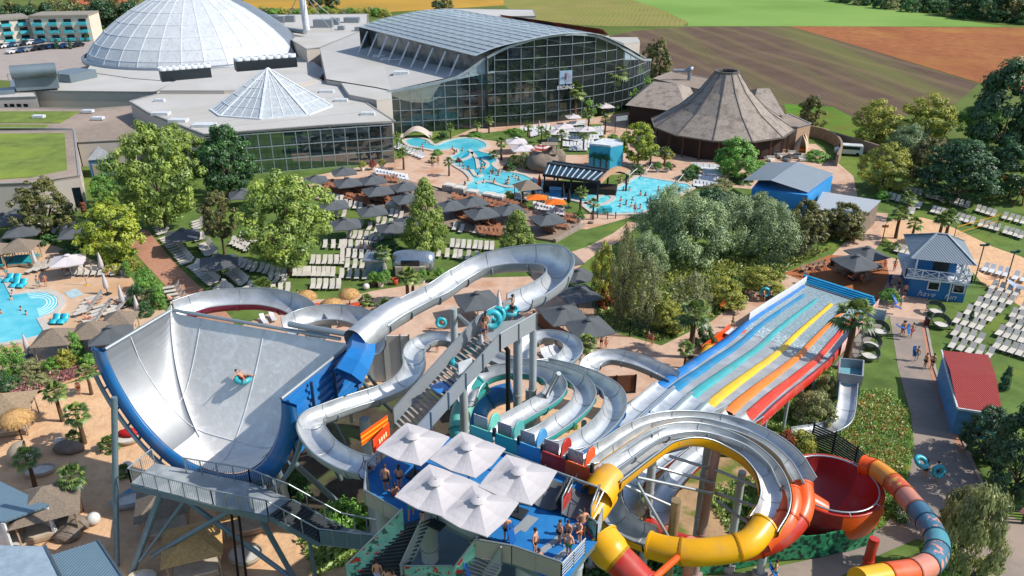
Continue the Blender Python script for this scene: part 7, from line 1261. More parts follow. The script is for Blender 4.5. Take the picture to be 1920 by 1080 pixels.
for (a, b, n, d) in (((513, 551), (540, 547), 3, 'in front of the low palm'), ((553, 516), (625, 517), 9, 'in the long straight row before the big tree'), ((587, 540), (636, 540), 5, 'in the front row behind the straw parasols'), ((587, 494), (642, 494), 6, 'in the second row right of the big trunk'), ((642, 481), (702, 486), 6, 'in the row level with the silver trailer'), ((652, 501), (692, 505), 4, 'in the short row left of the trailer'), ((610, 464), (640, 465), 3, 'at the right side of the big lawn tree'), ((641, 520), (684, 522), 4, 'in the row in front of the trailer'), ((646, 464), (670, 466), 3, 'next to the sunbathers'), ((676, 466), (706, 469), 4, 'under the sunbathers'), ((848, 463), (922, 468), 8, 'in the long row between the cone shaped trees'), ((807, 479), (854, 483), 4, 'in the row right of the trailer'), ((862, 484), (910, 488), 4, 'in the row before the small cone tree')): row(a, b, n, up, d, adj='pale')
up = (7, -12)
for (a, b, n, d) in (((655, 446), (716, 451), 7, 'in the row behind the trailer hedge'), ((693, 431), (706, 435), 2, 'left of the lowest grey parasol'), ((709, 418), (732, 424), 3, 'behind the lowest grey parasol'), ((648, 387), (675, 393), 4, 'between two grey parasols'), ((600, 372), (640, 379), 6, 'in the row along the edge of the sun deck'), ((630, 407), (645, 407), 2, 'left of the middle grey parasol'), ((670, 424), (678, 426), 2, 'shaded by the middle grey parasol'), ((734, 405), (752, 410), 3, 'beside the grey planter box'), ((892, 437), (908, 441), 2, 'in front of the deck steps'), ((853, 431), (865, 435), 2, 'at the foot of the deck by the cone tree'), ((600, 352), (622, 348), 5, 'behind the deck at its far corner')): row(a, b, n, up, d, adj='pale')
row((322, 543), (338, 570), 5, (18, -3), 'on the tilted lawn beside the hedge', adj='white')
wl = (-1, -9); wt = 'on the white terrace '
for (a, b, n, d) in (((978, 247), (1028, 241), 7, 'in the far row below the glass front'), ((997, 257), (1011, 253), 4, 'in the short row under the first palm'), ((1027, 268), (1051, 265), 5, 'in the row at the terrace corner'), ((1043, 256), (1084, 261), 7, 'in the third terrace row'), ((1058, 262), (1088, 267), 6, 'in the fourth terrace row'), ((1058, 275), (1104, 278), 8, 'in the front row of the white terrace'), ((1070, 283), (1098, 283), 5, 'in the lowest row of the white terrace'), ((1086, 270), (1111, 268), 5, 'in the row left of the mural kiosk'), ((1107, 256), (1128, 255), 5, 'in the row behind the mural kiosk'), ((1116, 247), (1129, 246), 3, 'in the row by the signboard'), ((1070, 237), (1094, 235), 6, 'in the row under the white canopies'), ((1066, 248), (1104, 249), 8, 'in the second row under the white canopies'), ((1040, 247), (1064, 252), 5, 'in the row left of the white canopies'), ((1090, 262), (1120, 262), 6, 'in the row before the tall closed parasol'), ((1112, 248), (1126, 251), 3, 'in the short row behind the kiosk tree'), ((1000, 250), (1036, 247), 5, 'in the second far row below the glass front'), ((1298, 316), (1346, 320), 9, 'along the pool path below the restaurant'), ((1320, 328), (1349, 332), 6, 'in the upper block by the blue hall'), ((1312, 340), (1346, 344), 6, 'in the middle block by the blue hall'), ((1302, 349), (1343, 355), 7, 'in the lower block by the blue hall')): row(a, b, n, wl, d, LB, 'white', 1.0)
row((707, 327), (763, 338), 10, (-3, -8), 'in the long line below the potted plants', LB, 'white'); row((743, 278), (792, 297), 9, (9, -5), 'in the line beside the lagoon', LB, 'white'); row((1003, 391), (1057, 404), 10, (-4, -8), 'in the front line by the orange parasols', LB, 'white'); row((1018, 379), (1054, 386), 8, (-4, -8), 'in the line behind the orange parasols', LB, 'white'); row((967, 374), (988, 376), 4, (-4, -8), 'beside the straw roofed pool hut', LB, 'white')
row((1845, 508), (1884, 518), 4, (7, -9), 'behind the yellow hammock', LB, 'white'); row((1902, 524), (1918, 528), 2, (7, -9), 'behind the blue hammock', LB, 'white')
M_deck = stripes(mat('grey brown decking', '#95816f', .85, var=.15, scale=.6), 3., R(-24), '#5f4f43', .5)
dkp = [(590, 372), (612, 346), (660, 336), (745, 332), (790, 345), (880, 372), (960, 385), (1010, 395), (1094, 421), (1040, 451), (1000, 445), (905, 440), (800, 415), (690, 392)]; P = [G(x, y, .3) for x, y in dkp]; c = sum(P, V())/len(P)
t = thing('sun_deck', 'large grey brown wooden sun deck full of brown loungers', 'deck', (c.x, c.y, 0)); MB().prism(P, 0, .32).build('boards', M_deck, t); q = MB()
for k in range(4): a, b = G(612+25*k, 348+9*k, .3), G(900+60*k, 380+18*k, .3)
q.bar(G(1040, 452, .25), G(1096, 421, .25), .4, .6); q.build('edge_beam', mat('deck edge', '#94867a', .8), t)
wd = (-5, -9)
for (a, b, n, d) in (((613, 353), (656, 373), 8, 'in the top line of the sun deck'), ((655, 361), (692, 371), 6, 'in the second line of the sun deck'), ((610, 362), (692, 389), 14, 'in the lower line of the sun deck'), ((690, 376), (757, 391), 10, 'in the line under the middle deck parasols'), ((662, 351), (697, 346), 5, 'in the short line by the deck corner'), ((713, 342), (744, 344), 5, 'in the farthest line of the deck'), ((718, 366), (758, 359), 6, 'in the slanting line between deck parasols'), ((733, 386), (766, 379), 6, 'in the line left of the cone shaped tree'), ((862, 388), (882, 391), 5, 'right behind the cone shaped tree'), ((858, 410), (896, 425), 6, 'in the shaded line right of the cone tree'), ((905, 421), (936, 432), 5, 'in the middle line before the small cone tree'), ((900, 441), (940, 446), 6, 'along the front edge of the deck'), ((1003, 421), (1026, 424), 4, 'under the last deck parasol'), ((1044, 428), (1060, 431), 3, 'at the sunny deck end'), ((1063, 416), (1077, 419), 3, 'by the big white plant pot'), ((1020, 436), (1036, 439), 3, 'at the front deck corner'), ((938, 404), (962, 408), 4, 'behind the small cone tree'), ((626, 352), (704, 381), 12, 'in the first line across the left deck'), ((652, 350), (735, 380), 12, 'in the second line across the left deck'), ((690, 352), (770, 375), 11, 'in the third long line crossing the deck'), ((852, 378), (905, 397), 8, 'in the long line right of the cone tree'), ((848, 398), (915, 420), 9, 'in the lower long line right of the cone tree'), ((880, 378), (962, 402), 11, 'in the long line behind the small cone tree'), ((912, 378), (985, 399), 10, 'in the line nearest the grey daybeds')): row(a, b, n, wd, d, LC, 'brown', 1.05, .33)
def parasol_proto(nm, canopy, pole, size, hgt, drop, cat, nside=4, sag=.18, valance=.12, cap=True):
    r = thing(nm, cat, cat, (0, 0, 0)); q = MB(); q.tube([(0, 0, 0), (0, 0, hgt-.1)], .045, 8); q.box((0, 0, .05), (.8, .8, .1)); q.build('pole', pole, r)
    q = MB(); N = 16; rings = []; half = size/2
    def edge(a):
        if nside == 4: s = half/max(abs(cos(a)), abs(sin(a))); return s*(1-.06*(1-abs(abs(cos(2*a)))))
        k = pi/nside; b = (a % (2*k))-k; return half*cos(k)/cos(b)
    fr = [0.04, .12, .3, .55, .8, 1.0]
    for f in fr:
        rw = []
        for k in range(N*2):
            a = 2*pi*k/(N*2); e = edge(a)*f; tilt = cos(a*nside)*.5+.5 if nside == 4 else .5; corner = (abs(sin(2*a)) if nside == 4 else .5)
            rw.append(V((e*cos(a), e*sin(a), hgt-drop*f-sag*f*(1-f)*(1.2)-.22*sag*sin(pi*min(1, f*1.05))*(1-corner)-.10*f*(1-corner)*0+sag*.45*f*f*(0.5-corner)*-1*.6)))
        rings.append(rw)
    vs = [p for rw in rings for p in rw]; M_ = N*2
    q.add(vs, [(i*M_+k, i*M_+(k+1) % M_, (i+1)*M_+(k+1) % M_, (i+1)*M_+k) for i in range(len(fr)-1) for k in range(M_)], 0, False)
    if valance: q.add(rings[-1]+[p-V((0, 0, valance)) for p in rings[-1]], [(k, (k+1) % M_, M_+(k+1) % M_, M_+k) for k in range(M_)])
    q.add(rings[0], [tuple(range(M_))]); q.build('canopy', canopy, r); q = MB()
    for k in range(8 if nside != 8 else 8):
        a = 2*pi*k/8; e = edge(a); q.bar((0, 0, hgt-.5), (e*.95*cos(a), e*.95*sin(a), hgt-drop*.97-.07-sag*.1), .035)
    q.build('ribs', pole, r)
    if cap: MB().lathe([(.42, hgt-.02), (.3, hgt+.07), (.05, hgt+.12)], 8).build('vent_cap', canopy, r)
    return proto(r)
M_greyc = mat('grey canopy', '#54585b', .85, var=.08, scale=.8); M_whc = mat('white canopy', '#c3bbbb', .8, var=.04, scale=.9, bump=.25, bscale=1.5); M_drk = mat('anthracite pole', '#33383b', .5, .3)
UG = parasol_proto('grey_parasol', M_greyc, M_drk, 4.25, 3.1, .95, 'parasol'); UW = parasol_proto('white_parasol', M_whc, MATS['white paint'], 4.0, 2.9, .75, 'parasol')
UD = parasol_proto('canopy_umbrella', mat('rose white canopy', '#b8b3b3', .8, var=.05, scale=.7, bump=.5, bscale=1.1), M_drk, 3.1, 2.75, .55, 'canopy umbrella', 4, .3, .06)
def par(pr, x, y, apex, rz, sc, lab, group=None):
    """the photo shows the tip of the canopy: stand the pole so that the tip lands there"""
    h = {UG.name: 3.1, UW.name: 2.9, UD.name: 2.75}[pr.name]*sc
    p = G(x, y, apex+h); place(pr, V((p.x, p.y, apex)), R(rz), sc, lab, group)
for x, y, rz, s, lb in ((774, 817, 62, 1., 'rose white canopy nearest the tower stairs'), (877, 836, 58, 1.02, 'rose white canopy next to the turquoise gates'), (972, 882, 62, 1.04, 'rose white canopy beside the orange gate'), (817, 902, 60, 1.03, 'rose white canopy over the flower panelled stairs'), (897, 936, 58, 1.02, 'rose white canopy nearest the blue floor')): par(UD, x, y, ZD, rz, s, lb, 'canopies on the launch deck')
gp = 'grey parasols of the park'
for x, y, rz, s, lb in ((625, 374, 20, 1, 'grey parasol on the lawn below the left deck corner'), (697, 385, 20, 1, 'grey parasol by the grey planter box'), (646, 409, 15, 1.02, 'grey parasol above the row of pale loungers'), (735, 416, 20, 1, 'lowest grey parasol left of the cone shaped tree'), (765, 405, 20, .9, 'grey parasol partly hidden by the cone shaped tree'), (644, 313, 20, .95, 'grey parasol in front of the glass entrance'), (591, 328, 20, .9, 'grey parasol beside the big lawn tree'), (651, 333, 25, 1, 'grey parasol at the far left of the deck'), (698, 328, 25, 1, 'grey parasol at the far middle of the deck'), (708, 347, 25, 1.05, 'grey parasol in the middle of the deck'), (757, 341, 25, .95, 'grey parasol left of the cone tree top'), (762, 362, 25, 1., 'grey parasol just left of the cone tree'), (843, 375, 25, 1, 'grey parasol directly right of the cone tree'), (885, 368, 25, 1, 'grey parasol by the grey daybeds'), (903, 388, 25, 1.05, 'grey parasol over the shaded brown loungers'), (955, 382, 25, 1, 'grey parasol behind the small cone tree'), (1027, 399, 22, 1.05, 'grey parasol at the right end of the deck'), (340, 429, 20, 1.05, 'dark parasol among the long lounger row'), (408, 478, 20, 1.08, 'dark parasol on the shaded lawn'), (454, 354, 20, 1, 'grey parasol between the two dark trees'), (1057, 474, 20, 1, 'grey parasol touching the raft chute loop'), (1085, 505, 30, .9, 'grey parasol right of the raft chute loop'), (1085, 537, 25, 1.05, 'dark grey parasol under the loop rim'), (1057, 575, 20, 1.05, 'grey parasol above the promenade people'), (1105, 598, 20, 1.05, 'grey parasol nearest the fence'), (895, 548, 20, 1.1, 'grey parasol seen through the raft chute loop'), (1628, 463, 20, 1., 'grey parasol behind the picnic tables'), (1608, 478, 20, 1.1, 'grey parasol over the picnic tables'), (140, 425, 15, 1, 'grey parasol right of the olive tree trunk'), (40, 421, 15, 1.05, 'dark parasol under the olive tree'), (5, 400, 15, 1.1, 'grey parasol at the left frame edge'), (165, 412, 15, 1, 'dark parasol behind the yellow green tree'), (30, 392, 15, .8, 'dark parasol by the round arch'), (205, 612, 20, 1, 'grey parasol behind the half pipe corner')): par(UG, x, y, 0 if y > 440 or x > 1040 else 0.0, rz, s, lb, gp)
for x, y, rz, s, lb in ((125, 478, 20, 1, 'open white parasol by the row of pool loungers'), (1058, 231, 10, .95, 'far white parasol on the white terrace'), (1046, 241, 10, .95, 'second white parasol on the white terrace'), (1098, 236, 10, .95, 'white parasol by the terrace signboard'), (968, 258, 10, 1., 'white parasol at the lagoon garden'), (980, 270, 10, 1.1, 'bigger white parasol at the lagoon garden'), (1075, 214, 10, .8, 'white parasol close to the glass front')): par(UW, x, y, 0, rz, s, lb, 'white parasols')
for i in range(7): p = G(790+i*58, 238-i*2.5); place(UW, V((p.x, p.y+4+3*(i % 3), 0)), .3, .9, 'white parasol inside the glass hall', 'parasols inside the glass hall')
for x, y, lb in ((1006, 381, 'orange parasol nearer the deck'), (1041, 390, 'orange parasol nearer the pool')):
    a = G(x, y+14); t = thing('orange_parasol', lb, 'parasol', a, 'orange parasols'); MB().tube([a, a+V((0, 0, 2.6))], .04, 6).build('pole', M_drk, t); q = MB(); w_ = 1.6; q.add([a+V((-w_, -w_*.7, 2.1)), a+V((w_, -w_*.7, 2.1)), a+V((w_, w_*.7, 2.1)), a+V((-w_, w_*.7, 2.1)), a+V((0, 0, 2.7))], [(0, 1, 4), (1, 2, 4), (2, 3, 4), (3, 0, 4)]); q.build('canopy', mat('orange canopy', '#d96a12', .7), t)
def closed_proto(nm, m, h=2.7):
    r = thing(nm, 'closed parasol', 'closed parasol', (0, 0, 0)); MB().tube([(0, 0, 0), (0, 0, h)], .04, 6).box((0, 0, .05), (.7, .7, .1)).build('pole', M_drk, r); q = MB(); N = 12; vs = []
    for z, rr in ((.75, .2), (.95, .27), (1.5, .23), (2.1, .14), (h, .03)):
        for k in range(N): e = rr*(1.15 if k % 2 else .8); vs.append((e*cos(2*pi*k/N), e*sin(2*pi*k/N), z))
    q.add(vs, [(i*N+k, i*N+(k+1) % N, (i+1)*N+(k+1) % N, (i+1)*N+k) for i in range(4) for k in range(N)], 0, True); q.build('folded_canopy', m, r); return proto(r)
CW, CD, CR = closed_proto('closed_parasol', M_whc), closed_proto('closed_parasol', mat('navy canopy', '#1d2530', .8)), closed_proto('closed_parasol', mat('orange red canopy', '#d8401c', .7, c2='#dfd6cf', thr=(.55, .6), scale=.9))
for x, y, pr, s, lb in ((69, 503, CW, 1., 'closed white parasol beside the turquoise daybed'), (193, 512, CW, 1.1, 'closed white parasol behind the pool loungers'), (202, 552, CW, 1.1, 'closed white parasol next to the curved steps'), (232, 577, CW, 1.15, 'closed white parasol among the tilted loungers'), (260, 592, CW, 1., 'closed white parasol against the half pipe'), (55, 668, CW, 1., 'closed white parasol by the pool rim plants'), (1011, 247, CW, .9, 'closed white parasol on the far white terrace'), (1105, 236, CW, 1., 'tall closed parasol at the terrace signboard'), (1102, 264, CW, 1.1, 'closed beige parasol in the white terrace rows'), (1207, 232, CW, 1., 'closed white parasol beside the restaurant'), (1213, 235, CR, 1., 'closed red parasol beside the restaurant'), (1011, 358, CR, 1.1, 'closed orange and white parasol by the straw hut'), (1000, 374, CD, 1.2, 'closed dark parasol left of the orange one'), (1055, 379, CD, 1.2, 'closed dark parasol left of the blue box'), (1066, 390, CD, 1.2, 'closed dark parasol nearest the pool')): place(pr, G(x, y), rnd.uniform(0, 6), s, lb)
for x, y, z, lb in ((920, 600, 17.4, 'folded pale parasol at the top of the tower stairs'), (888, 680, 15.6, 'folded pale parasol half way up the tower stairs')): p = G(x-4+8, y+6, z); place(CW, p+V((.4, 0, -.3)), .3, 1.0, lb)
def straw_proto():
    r = thing('straw_parasol', 'straw parasol', 'straw parasol', (0, 0, 0)); MB().tube([(0, 0, 0), (0, 0, 2.3)], .07, 8).build('pole', MATS['dark wood'], r); q = MB(); qn = random.Random(4); prf = [(1.12, 1.75), (1.2, 1.9), (1.05, 2.2), (.75, 2.45), (.4, 2.6), (.02, 2.66)]; q.lathe(prf, 24)
    for k in range(520):
        f = qn.random(); a = qn.uniform(0, 6.3); i = min(4, int(f*5)); u = f*5-i; rr, z = lerp(prf[i][0], prf[i+1][0], u), lerp(prf[i][1], prf[i+1][1], u); b = V((rr*cos(a), rr*sin(a), z+.02)); o = V((cos(a), sin(a), 0))*.22+V((qn.uniform(-.08, .08), qn.uniform(-.08, .08), -.16)); w_ = V((-sin(a), cos(a), 0))*.03; q.add([b-w_, b+w_, b+o], [(0, 1, 2)])
    q.build('straw', mat('straw', '#b58f5c', .95, var=.3, scale=5), r); return proto(r)
SP = straw_proto()
for x, y, s, lb in ((577, 584, 1., 'straw parasol left of the other two by the rear slide'), (657, 580, 1., 'straw parasol nearest the low palm'), (625, 606, 1.15, 'straw parasol in front of the other two'), (42, 825, 1.15, 'straw parasol on the beach beside the thatched hut')): place(SP, G(x, y), rnd.uniform(0, 6), s, lb)
def picnic(x, y, m, rz, lb, s=1.):
    a = G(x, y, .04); t = thing('picnic_table', lb, 'picnic table', a); M = Matrix.Rotation(R(rz), 3, 'Z')
    MB().box(a+V((0, 0, .74))*s, (1.6*s, .75*s, .07), R(rz)).build('table_top', m, t)
    for e in (-1, 1): MB().box(a+M@V((0, e*.72, .44))*s, (1.6*s, .3*s, .06), R(rz)).build('bench', m, t)
    q = MB()
    for e in (-.6, .6): q.bar(a+M@V((e, -.75, .4))*s, a+M@V((e, .75, .4))*s, .08); q.bar(a+M@V((e, -.6, 0))*s, a+M@V((e, -.2, .72))*s, .08); q.bar(a+M@V((e, .6, 0))*s, a+M@V((e, .2, .72))*s, .08)
    q.build('legs', m, t)
M_opl = mat('orange painted wood', '#c9491a', .6, var=.08); M_gw = mat('grey wood', '#8a7a68', .8, var=.15)
for x, y, m, rz, lb in ((587, 583, M_opl, 20, 'orange picnic table under the left straw parasol'), (662, 582, M_opl, 10, 'orange picnic table under the right straw parasol'), (648, 606, M_opl, 30, 'orange picnic table beside the front straw parasol'), (600, 607, M_opl, 10, 'orange picnic table left of the front straw parasol'), (1600, 512, M_gw, 30, 'picnic table under the grey parasol with people'), (1620, 524, M_gw, 30, 'picnic table nearest the rainbow slide'), (1640, 505, M_gw, 20, 'empty picnic table right of the parasol'), (1580, 512, M_gw, 30, 'picnic table left of the parasol')): picnic(x, y, m, rz, lb)
row((672, 600), (708, 606), 4, (-5, -8), 'of the sling chairs beside the low palms', LB, 'white', .7); row((495, 605), (512, 600), 2, (-5, -8), 'inside the rear slide bend', LB, 'white', .9)
row((1020, 670), (1045, 662), 4, (-6, -8), 'inside the serpentine spiral', LB, 'white', .8)
M_thatch = mat('grey thatch', '#7d7062', .95, var=.25, scale=6, bump=.4); M_poleW = mat('pale pole', '#a08a70', .8); M_white2 = mat('white curtain', '#c9c6c2', .8)
def cabana(x, y, s, m, lb, cush, rz=15, h=2.2, name='cabana', bed=True):
    a = G(x, y, .04); t = thing(name, lb, 'cabana', a); M = Matrix.Rotation(R(rz), 3, 'Z'); E = [a+M@V((i*s, j*s, h)) for i, j in ((-1, -1), (1, -1), (1, 1), (-1, 1))]; ap = a+V((0, 0, h+s*.62))
    MB().add(E+[ap], [(0, 1, 4), (1, 2, 4), (2, 3, 4), (3, 0, 4), (3, 2, 1, 0)]).build('roof', m, t); q = MB()
    for i, j in ((-1, -1), (1, -1), (1, 1), (-1, 1)): b = a+M@V((i*s*.82, j*s*.82, 0)); q.tube([b, b+V((0, 0, h))], .07, 6)
    q.build('posts', M_poleW, t)
    if bed: MB().box(a+V((0, 0, .25)), (s*1.5, s*1.5, .3), R(rz)).build('bed', M_poleW, t); MB().box(a+V((0, 0, .48)), (s*1.45, s*1.45, .16), R(rz)).build('cushion', cush, t); q = MB(); 
    if bed:
        for i in range(9):
            for e in (-1, 1): b = a+M@V((s*.82*e, lerp(-1, 1, i/8)*s*.8, .35)); q.bar(b, b+V((0, 0, .45)), .04); b = a+M@V((lerp(-1, 1, i/8)*s*.8, s*.82, .35)); q.bar(b, b+V((0, 0, .45)), .04)
        q.build('railing', M_poleW, t)
    return t
M_tqc = mat('turquoise cushion', '#1f98a3', .7); M_crm = mat('cream cushion', '#b5a692', .8)
for x, y, s, m, lb, c, rz in ((46, 492, 2.0, M_thatch, 'open cabana with turquoise cushion by the upper pool edge', M_tqc, 10), (-6, 498, 1.9, M_thatch, 'cabana with turquoise cushion cut by the left frame edge', M_tqc, 10), (113, 668, 1.9, M_thatch, 'grey thatched cabana between two column plants', M_crm, 10), (180, 655, 1.9, M_thatch, 'grey thatched cabana touching the half pipe', M_crm, 10), (232, 632, 1.7, M_thatch, 'grey thatched cabana behind the half pipe rim', M_crm, 10), (22, 800, 2.2, mat('old thatch', '#8f7c64', .95, var=.25, scale=5, bump=.4), 'large thatched hut on the upper beach sand', M_crm, 15), (100, 985, 2.3, M_thatch, 'shaded thatched hut beside the porch roof', M_crm, 25), (315, 985, 1.9, M_thatch, 'shaded thatched bed under the walkway legs', M_crm, 20), (460, 985, 1.8, MATS['straw'], 'straw roofed bed under the walkway stairs', M_crm, 20), (370, 1062, 2.0, MATS['straw'], 'straw roofed bed at the bottom edge below the half pipe', M_crm, 20), (60, 290, 1.2, M_thatch, 'small arbor', M_crm, 0)):
    if y != 290: cabana(x, y, s, m, lb, c, rz)
cabana(988, 378, 1.9, MATS['grey thatch'], 'small round looking shingled hut at the lagoon shore', M_crm, 20, 2.5, 'pool_hut', False)
M_shell = mat('woven shell', '#a3947f', .7, var=.12, scale=5); M_cus = mat('white cushion', '#c4bfb6', .8)
def daybed(x, y, lb, rx_=1.1, ry_=.75, h=.5, m=None, rz=0, hood=False):
    a = G(x, y, .04); t = thing('daybed', lb, 'daybed', a); M = Matrix.Rotation(R(rz), 3, 'Z'); q = MB(); vs = []
    for z, f in ((0, .8), (h*.5, 1.), (h, 1.04), (h-.02, .95), (h-.15, .93)): vs += [a+M@V((rx_*f*cos(2*pi*k/20), ry_*f*sin(2*pi*k/20), z)) for k in range(20)]
    q.add(vs, [(i*20+k, i*20+(k+1) % 20, (i+1)*20+(k+1) % 20, (i+1)*20+k) for i in range(4) for k in range(20)], 0, True); q.build('shell', m or M_shell, t); MB().add(vs[80:], [tuple(range(20))]).build('cushion', M_cus, t)
    if hood:
        q = MB(); pr = []
        for i in range(7): b = pi*i/6*.55; pr.append([a+M@V((-rx_*1.05*cos(b)*cos(c) , ry_*1.05*sin(c), h*.6+1.5*sin(b)*cos(c))) for c in [-pi/2+pi*k/10 for k in range(11)]])
        q.add([p for r_ in pr for p in r_], [(i*11+k, i*11+k+1, (i+1)*11+k+1, (i+1)*11+k) for i in range(6) for k in range(10)], 0, True); q.build('hood', m or M_shell, t)
daybed(48, 862, 'egg shaped daybed with woven hood on the beach', 1.25, .95, .6, None, 20, True); daybed(77, 888, 'low oval white daybed beside the beach palm', 1.2, .7, .5, mat('pale stone', '#a89c8c', .8), 15)
daybed(254, 945, 'long grey tub daybed in the shade of the half pipe', 1.7, .75, .7, mat('grey shell', '#8f9498', .6), 25); daybed(35, 1020, 'round daybed under the porch roof', .9, .8, .45, None, 0); daybed(462, 1048, 'round pale daybed at the bottom edge under the stairs', 1.2, 1.0, .6, None, 0); daybed(268, 1092, 'round daybed at the very bottom edge', 1., .8, .5, None, 0); daybed(5, 725, 'striped daybed on the grass at the left edge', .9, .7, .4, None, 0); daybed(240, 828, 'striped daybed with red cushion behind the steel pole', 1.1, .8, .5, None, 10)
tag(MB().blob(G(240, 812, .6), (.8, .5, .4), 8, 0, 3).build('beanbag', mat('red fabric', '#b3181c', .7)), 'red beanbag behind the tall steel pole', 'beanbag')
t = thing('water_toy', 'blue curved plastic lounger beside the long grey tub', 'beach lounger', G(238, 925)); a = G(222, 935, .1); sweep([a, a+V((.8, .3, .45)), a+V((1.6, .6, .25)), a+V((2.4, .9, .55))], lambda f: [(-.4, 0), (0, .04), (.4, 0), (.4, -.1), (-.4, -.1)], MB()).build('shell', mat('blue plastic', '#23709c', .4), t); MB().bar(a+V((.8, .3, 0)), a+V((.8, .3, .4)), .5, .3).build('foot', mat('blue plastic', '#23709c', .4), t)
M_rock = mat('boulder', '#7a6e62', .95, var=.2, scale=1.5, bump=.5)
for i, (x, y, r_, lb) in enumerate(((131, 845, (1.25, .75, .6), 'flat grey boulder with a palm on the beach'), (137, 990, (1.3, .8, .7), 'upper dark boulder in the shade by the globe lamp'), (129, 1008, (1.0, .7, .55), 'lower dark boulder in the shade by the globe lamp'), (1077, 428, (.5, .4, .25), 'pale stone beside the big white plant pot'), (1108, 418, (.45, .3, .2), 'pale stone on the green mound'))): a = G(x, y, .1); tag(MB().blob(a+V((0, 0, r_[2]*.5)), r_, 8, 0, i+5, .12).build('boulder', M_rock), lb, 'boulder')
M_globe = mat('opal globe', '#c9c7c2', .35, var=.02)
for x, y, r_, lb in ((114, 836, .42, 'white globe lamp beside the flat boulder'), (178, 982, .5, 'white globe lamp in the shade near the dark palm'), (241, 884, .48, 'white globe lamp at the end of the walkway'), (687, 543, .42, 'white globe lamp at the lawn corner by the trailer')):
    a = G(x, y); t = thing('globe_lamp', lb, 'lamp', a); MB().blob(a+V((0, 0, r_)), (r_, r_, r_), 10, 0, 1, 0).build('globe', M_globe, t); MB().tube([a, a+V((0, 0, .12))], .15, 8).build('foot', M_dark, t)
for x, y, lb in ((24, 526, 'turquoise wave lounger pair at the upper pool corner'), (112, 603, 'turquoise wave lounger pair at the lower pool edge'), (36, 536, 'second turquoise wave lounger pair at the upper pool corner')):
    a = G(x, y, .05); t = thing('wave_lounger', lb, 'pool lounger', a)
    for s in (-.5, .5): q = MB(); sweep(spline([a+V((s*.9, -.9, .25)), a+V((s*.9, -.4, .45)), a+V((s*.9, .1, .3)), a+V((s*.9, .6, .75))], 4), lambda f: [(-.4, -.25), (-.38, 0), (.38, 0), (.4, -.25)], q); q.build('seat', mat('turquoise plastic', '#2ba8ba', .35), t)
ul = (8, -10)
row((128, 514), (215, 515), 8, (4, -10), 'in the pool row below the white parasol', LA, 'beige', 1.0); row((63, 510), (92, 503), 3, (12, -6), 'beside the turquoise daybed', LA, 'beige', 1.1); row((158, 590), (178, 562), 5, (14, -4), 'in the slanting group beside the round pool', LA, 'beige', 1.1); row((170, 612), (195, 578), 5, (14, -4), 'in the second slanting group beside the round pool', LA, 'beige', 1.1); row((212, 590), (240, 560), 5, (14, -4), 'under the closed white parasols', LA, 'beige', 1.1); row((60, 427), (170, 432), 8, (5, -9), 'in the shade of the upper left parasols', LA, 'grey', 1.0); row((70, 436), (165, 443), 7, (5, -9), 'behind the hedge with the thatched cabana', LA, 'grey', 1.0)
for x, y, lb in ((1647, 626, 'round net daybed nearest the big sign'), (1632, 651, 'middle round net daybed in the left row of three'), (1628, 672, 'lowest round net daybed in the left row of three'), (1752, 588, 'round net daybed on the lawn by the beach house'), (1762, 613, 'round net daybed beside the red post'), (1752, 586, '')):
    if not lb: continue
    a = G(x, y, .05); t = thing('net_daybed', lb, 'daybed', a, 'round net daybeds'); q = MB(); tl = Matrix.Rotation(R(24), 3, 'X')
    q.tube([a+V((0, 0, .85))+tl@V((1.05*cos(2*pi*k/28), 1.05*sin(2*pi*k/28), 0)) for k in range(28)], .05, 6, closed=True); q.build('frame_ring', M_drk, t); q = MB(); vs = []
    for f, dz in ((1, 0), (.92, -.3), (.8, -.5)): vs += [a+V((0, 0, .85))+tl@V((1.05*f*cos(2*pi*k/28), 1.05*f*sin(2*pi*k/28), dz)) for k in range(28)]
    q.add(vs, [(i*28+k, i*28+(k+1) % 28, (i+1)*28+(k+1) % 28, (i+1)*28+k) for i in range(2) for k in range(28)], 0, True); q.build('net', glass('net mesh', '#4f5c50', .65, .5, 0), t); MB().add([a+V((0, 0, .42))+V((.84*cos(2*pi*k/28), -.12+.62*sin(2*pi*k/28), .0)) for k in range(28)], [tuple(range(28))]).build('cushion', M_cus, t); q = MB()
    for k in range(4): an = pi/4+k*pi/2; b = a+V((0, 0, .85))+tl@V((1.0*cos(an), 1.0*sin(an), 0)); q.tube([V((b.x, b.y, 0)), b], .035, 6)
    q.build('legs', M_drk, t)
for x0, y0, x1, y1, c, lb in ((1832, 508, 1876, 520, '#c98f5a', 'yellow and red hammock at the edge of the sand'), (1888, 522, 1935, 540, '#7f9fc4', 'blue and white hammock at the right frame edge')):
    a, b = G(x0, y0, 1.4), G(x1, y1, 1.2); t = thing('hammock', lb, 'hammock', G(x0, y0)); q = MB(); P = [lerp(a, b, f)+V((0, 0, -.75*sin(pi*f))) for f in [i/10 for i in range(11)]]; sweep(P, lambda f: [(-.55*sin(pi*f)**.5-.02, .25*sin(pi*f)), (0, 0), (.55*sin(pi*f)**.5+.02, .25*sin(pi*f))], q); q.build('cloth', stripes(mat('hammock cloth'+c, c, .8), 1.5, R(70), '#d0c8bc', .5), t)
    MB().tube([V((a.x, a.y, 0)), a], .05, 6).tube([V((b.x, b.y, 0)), b], .05, 6).build('posts', M_drk, t)
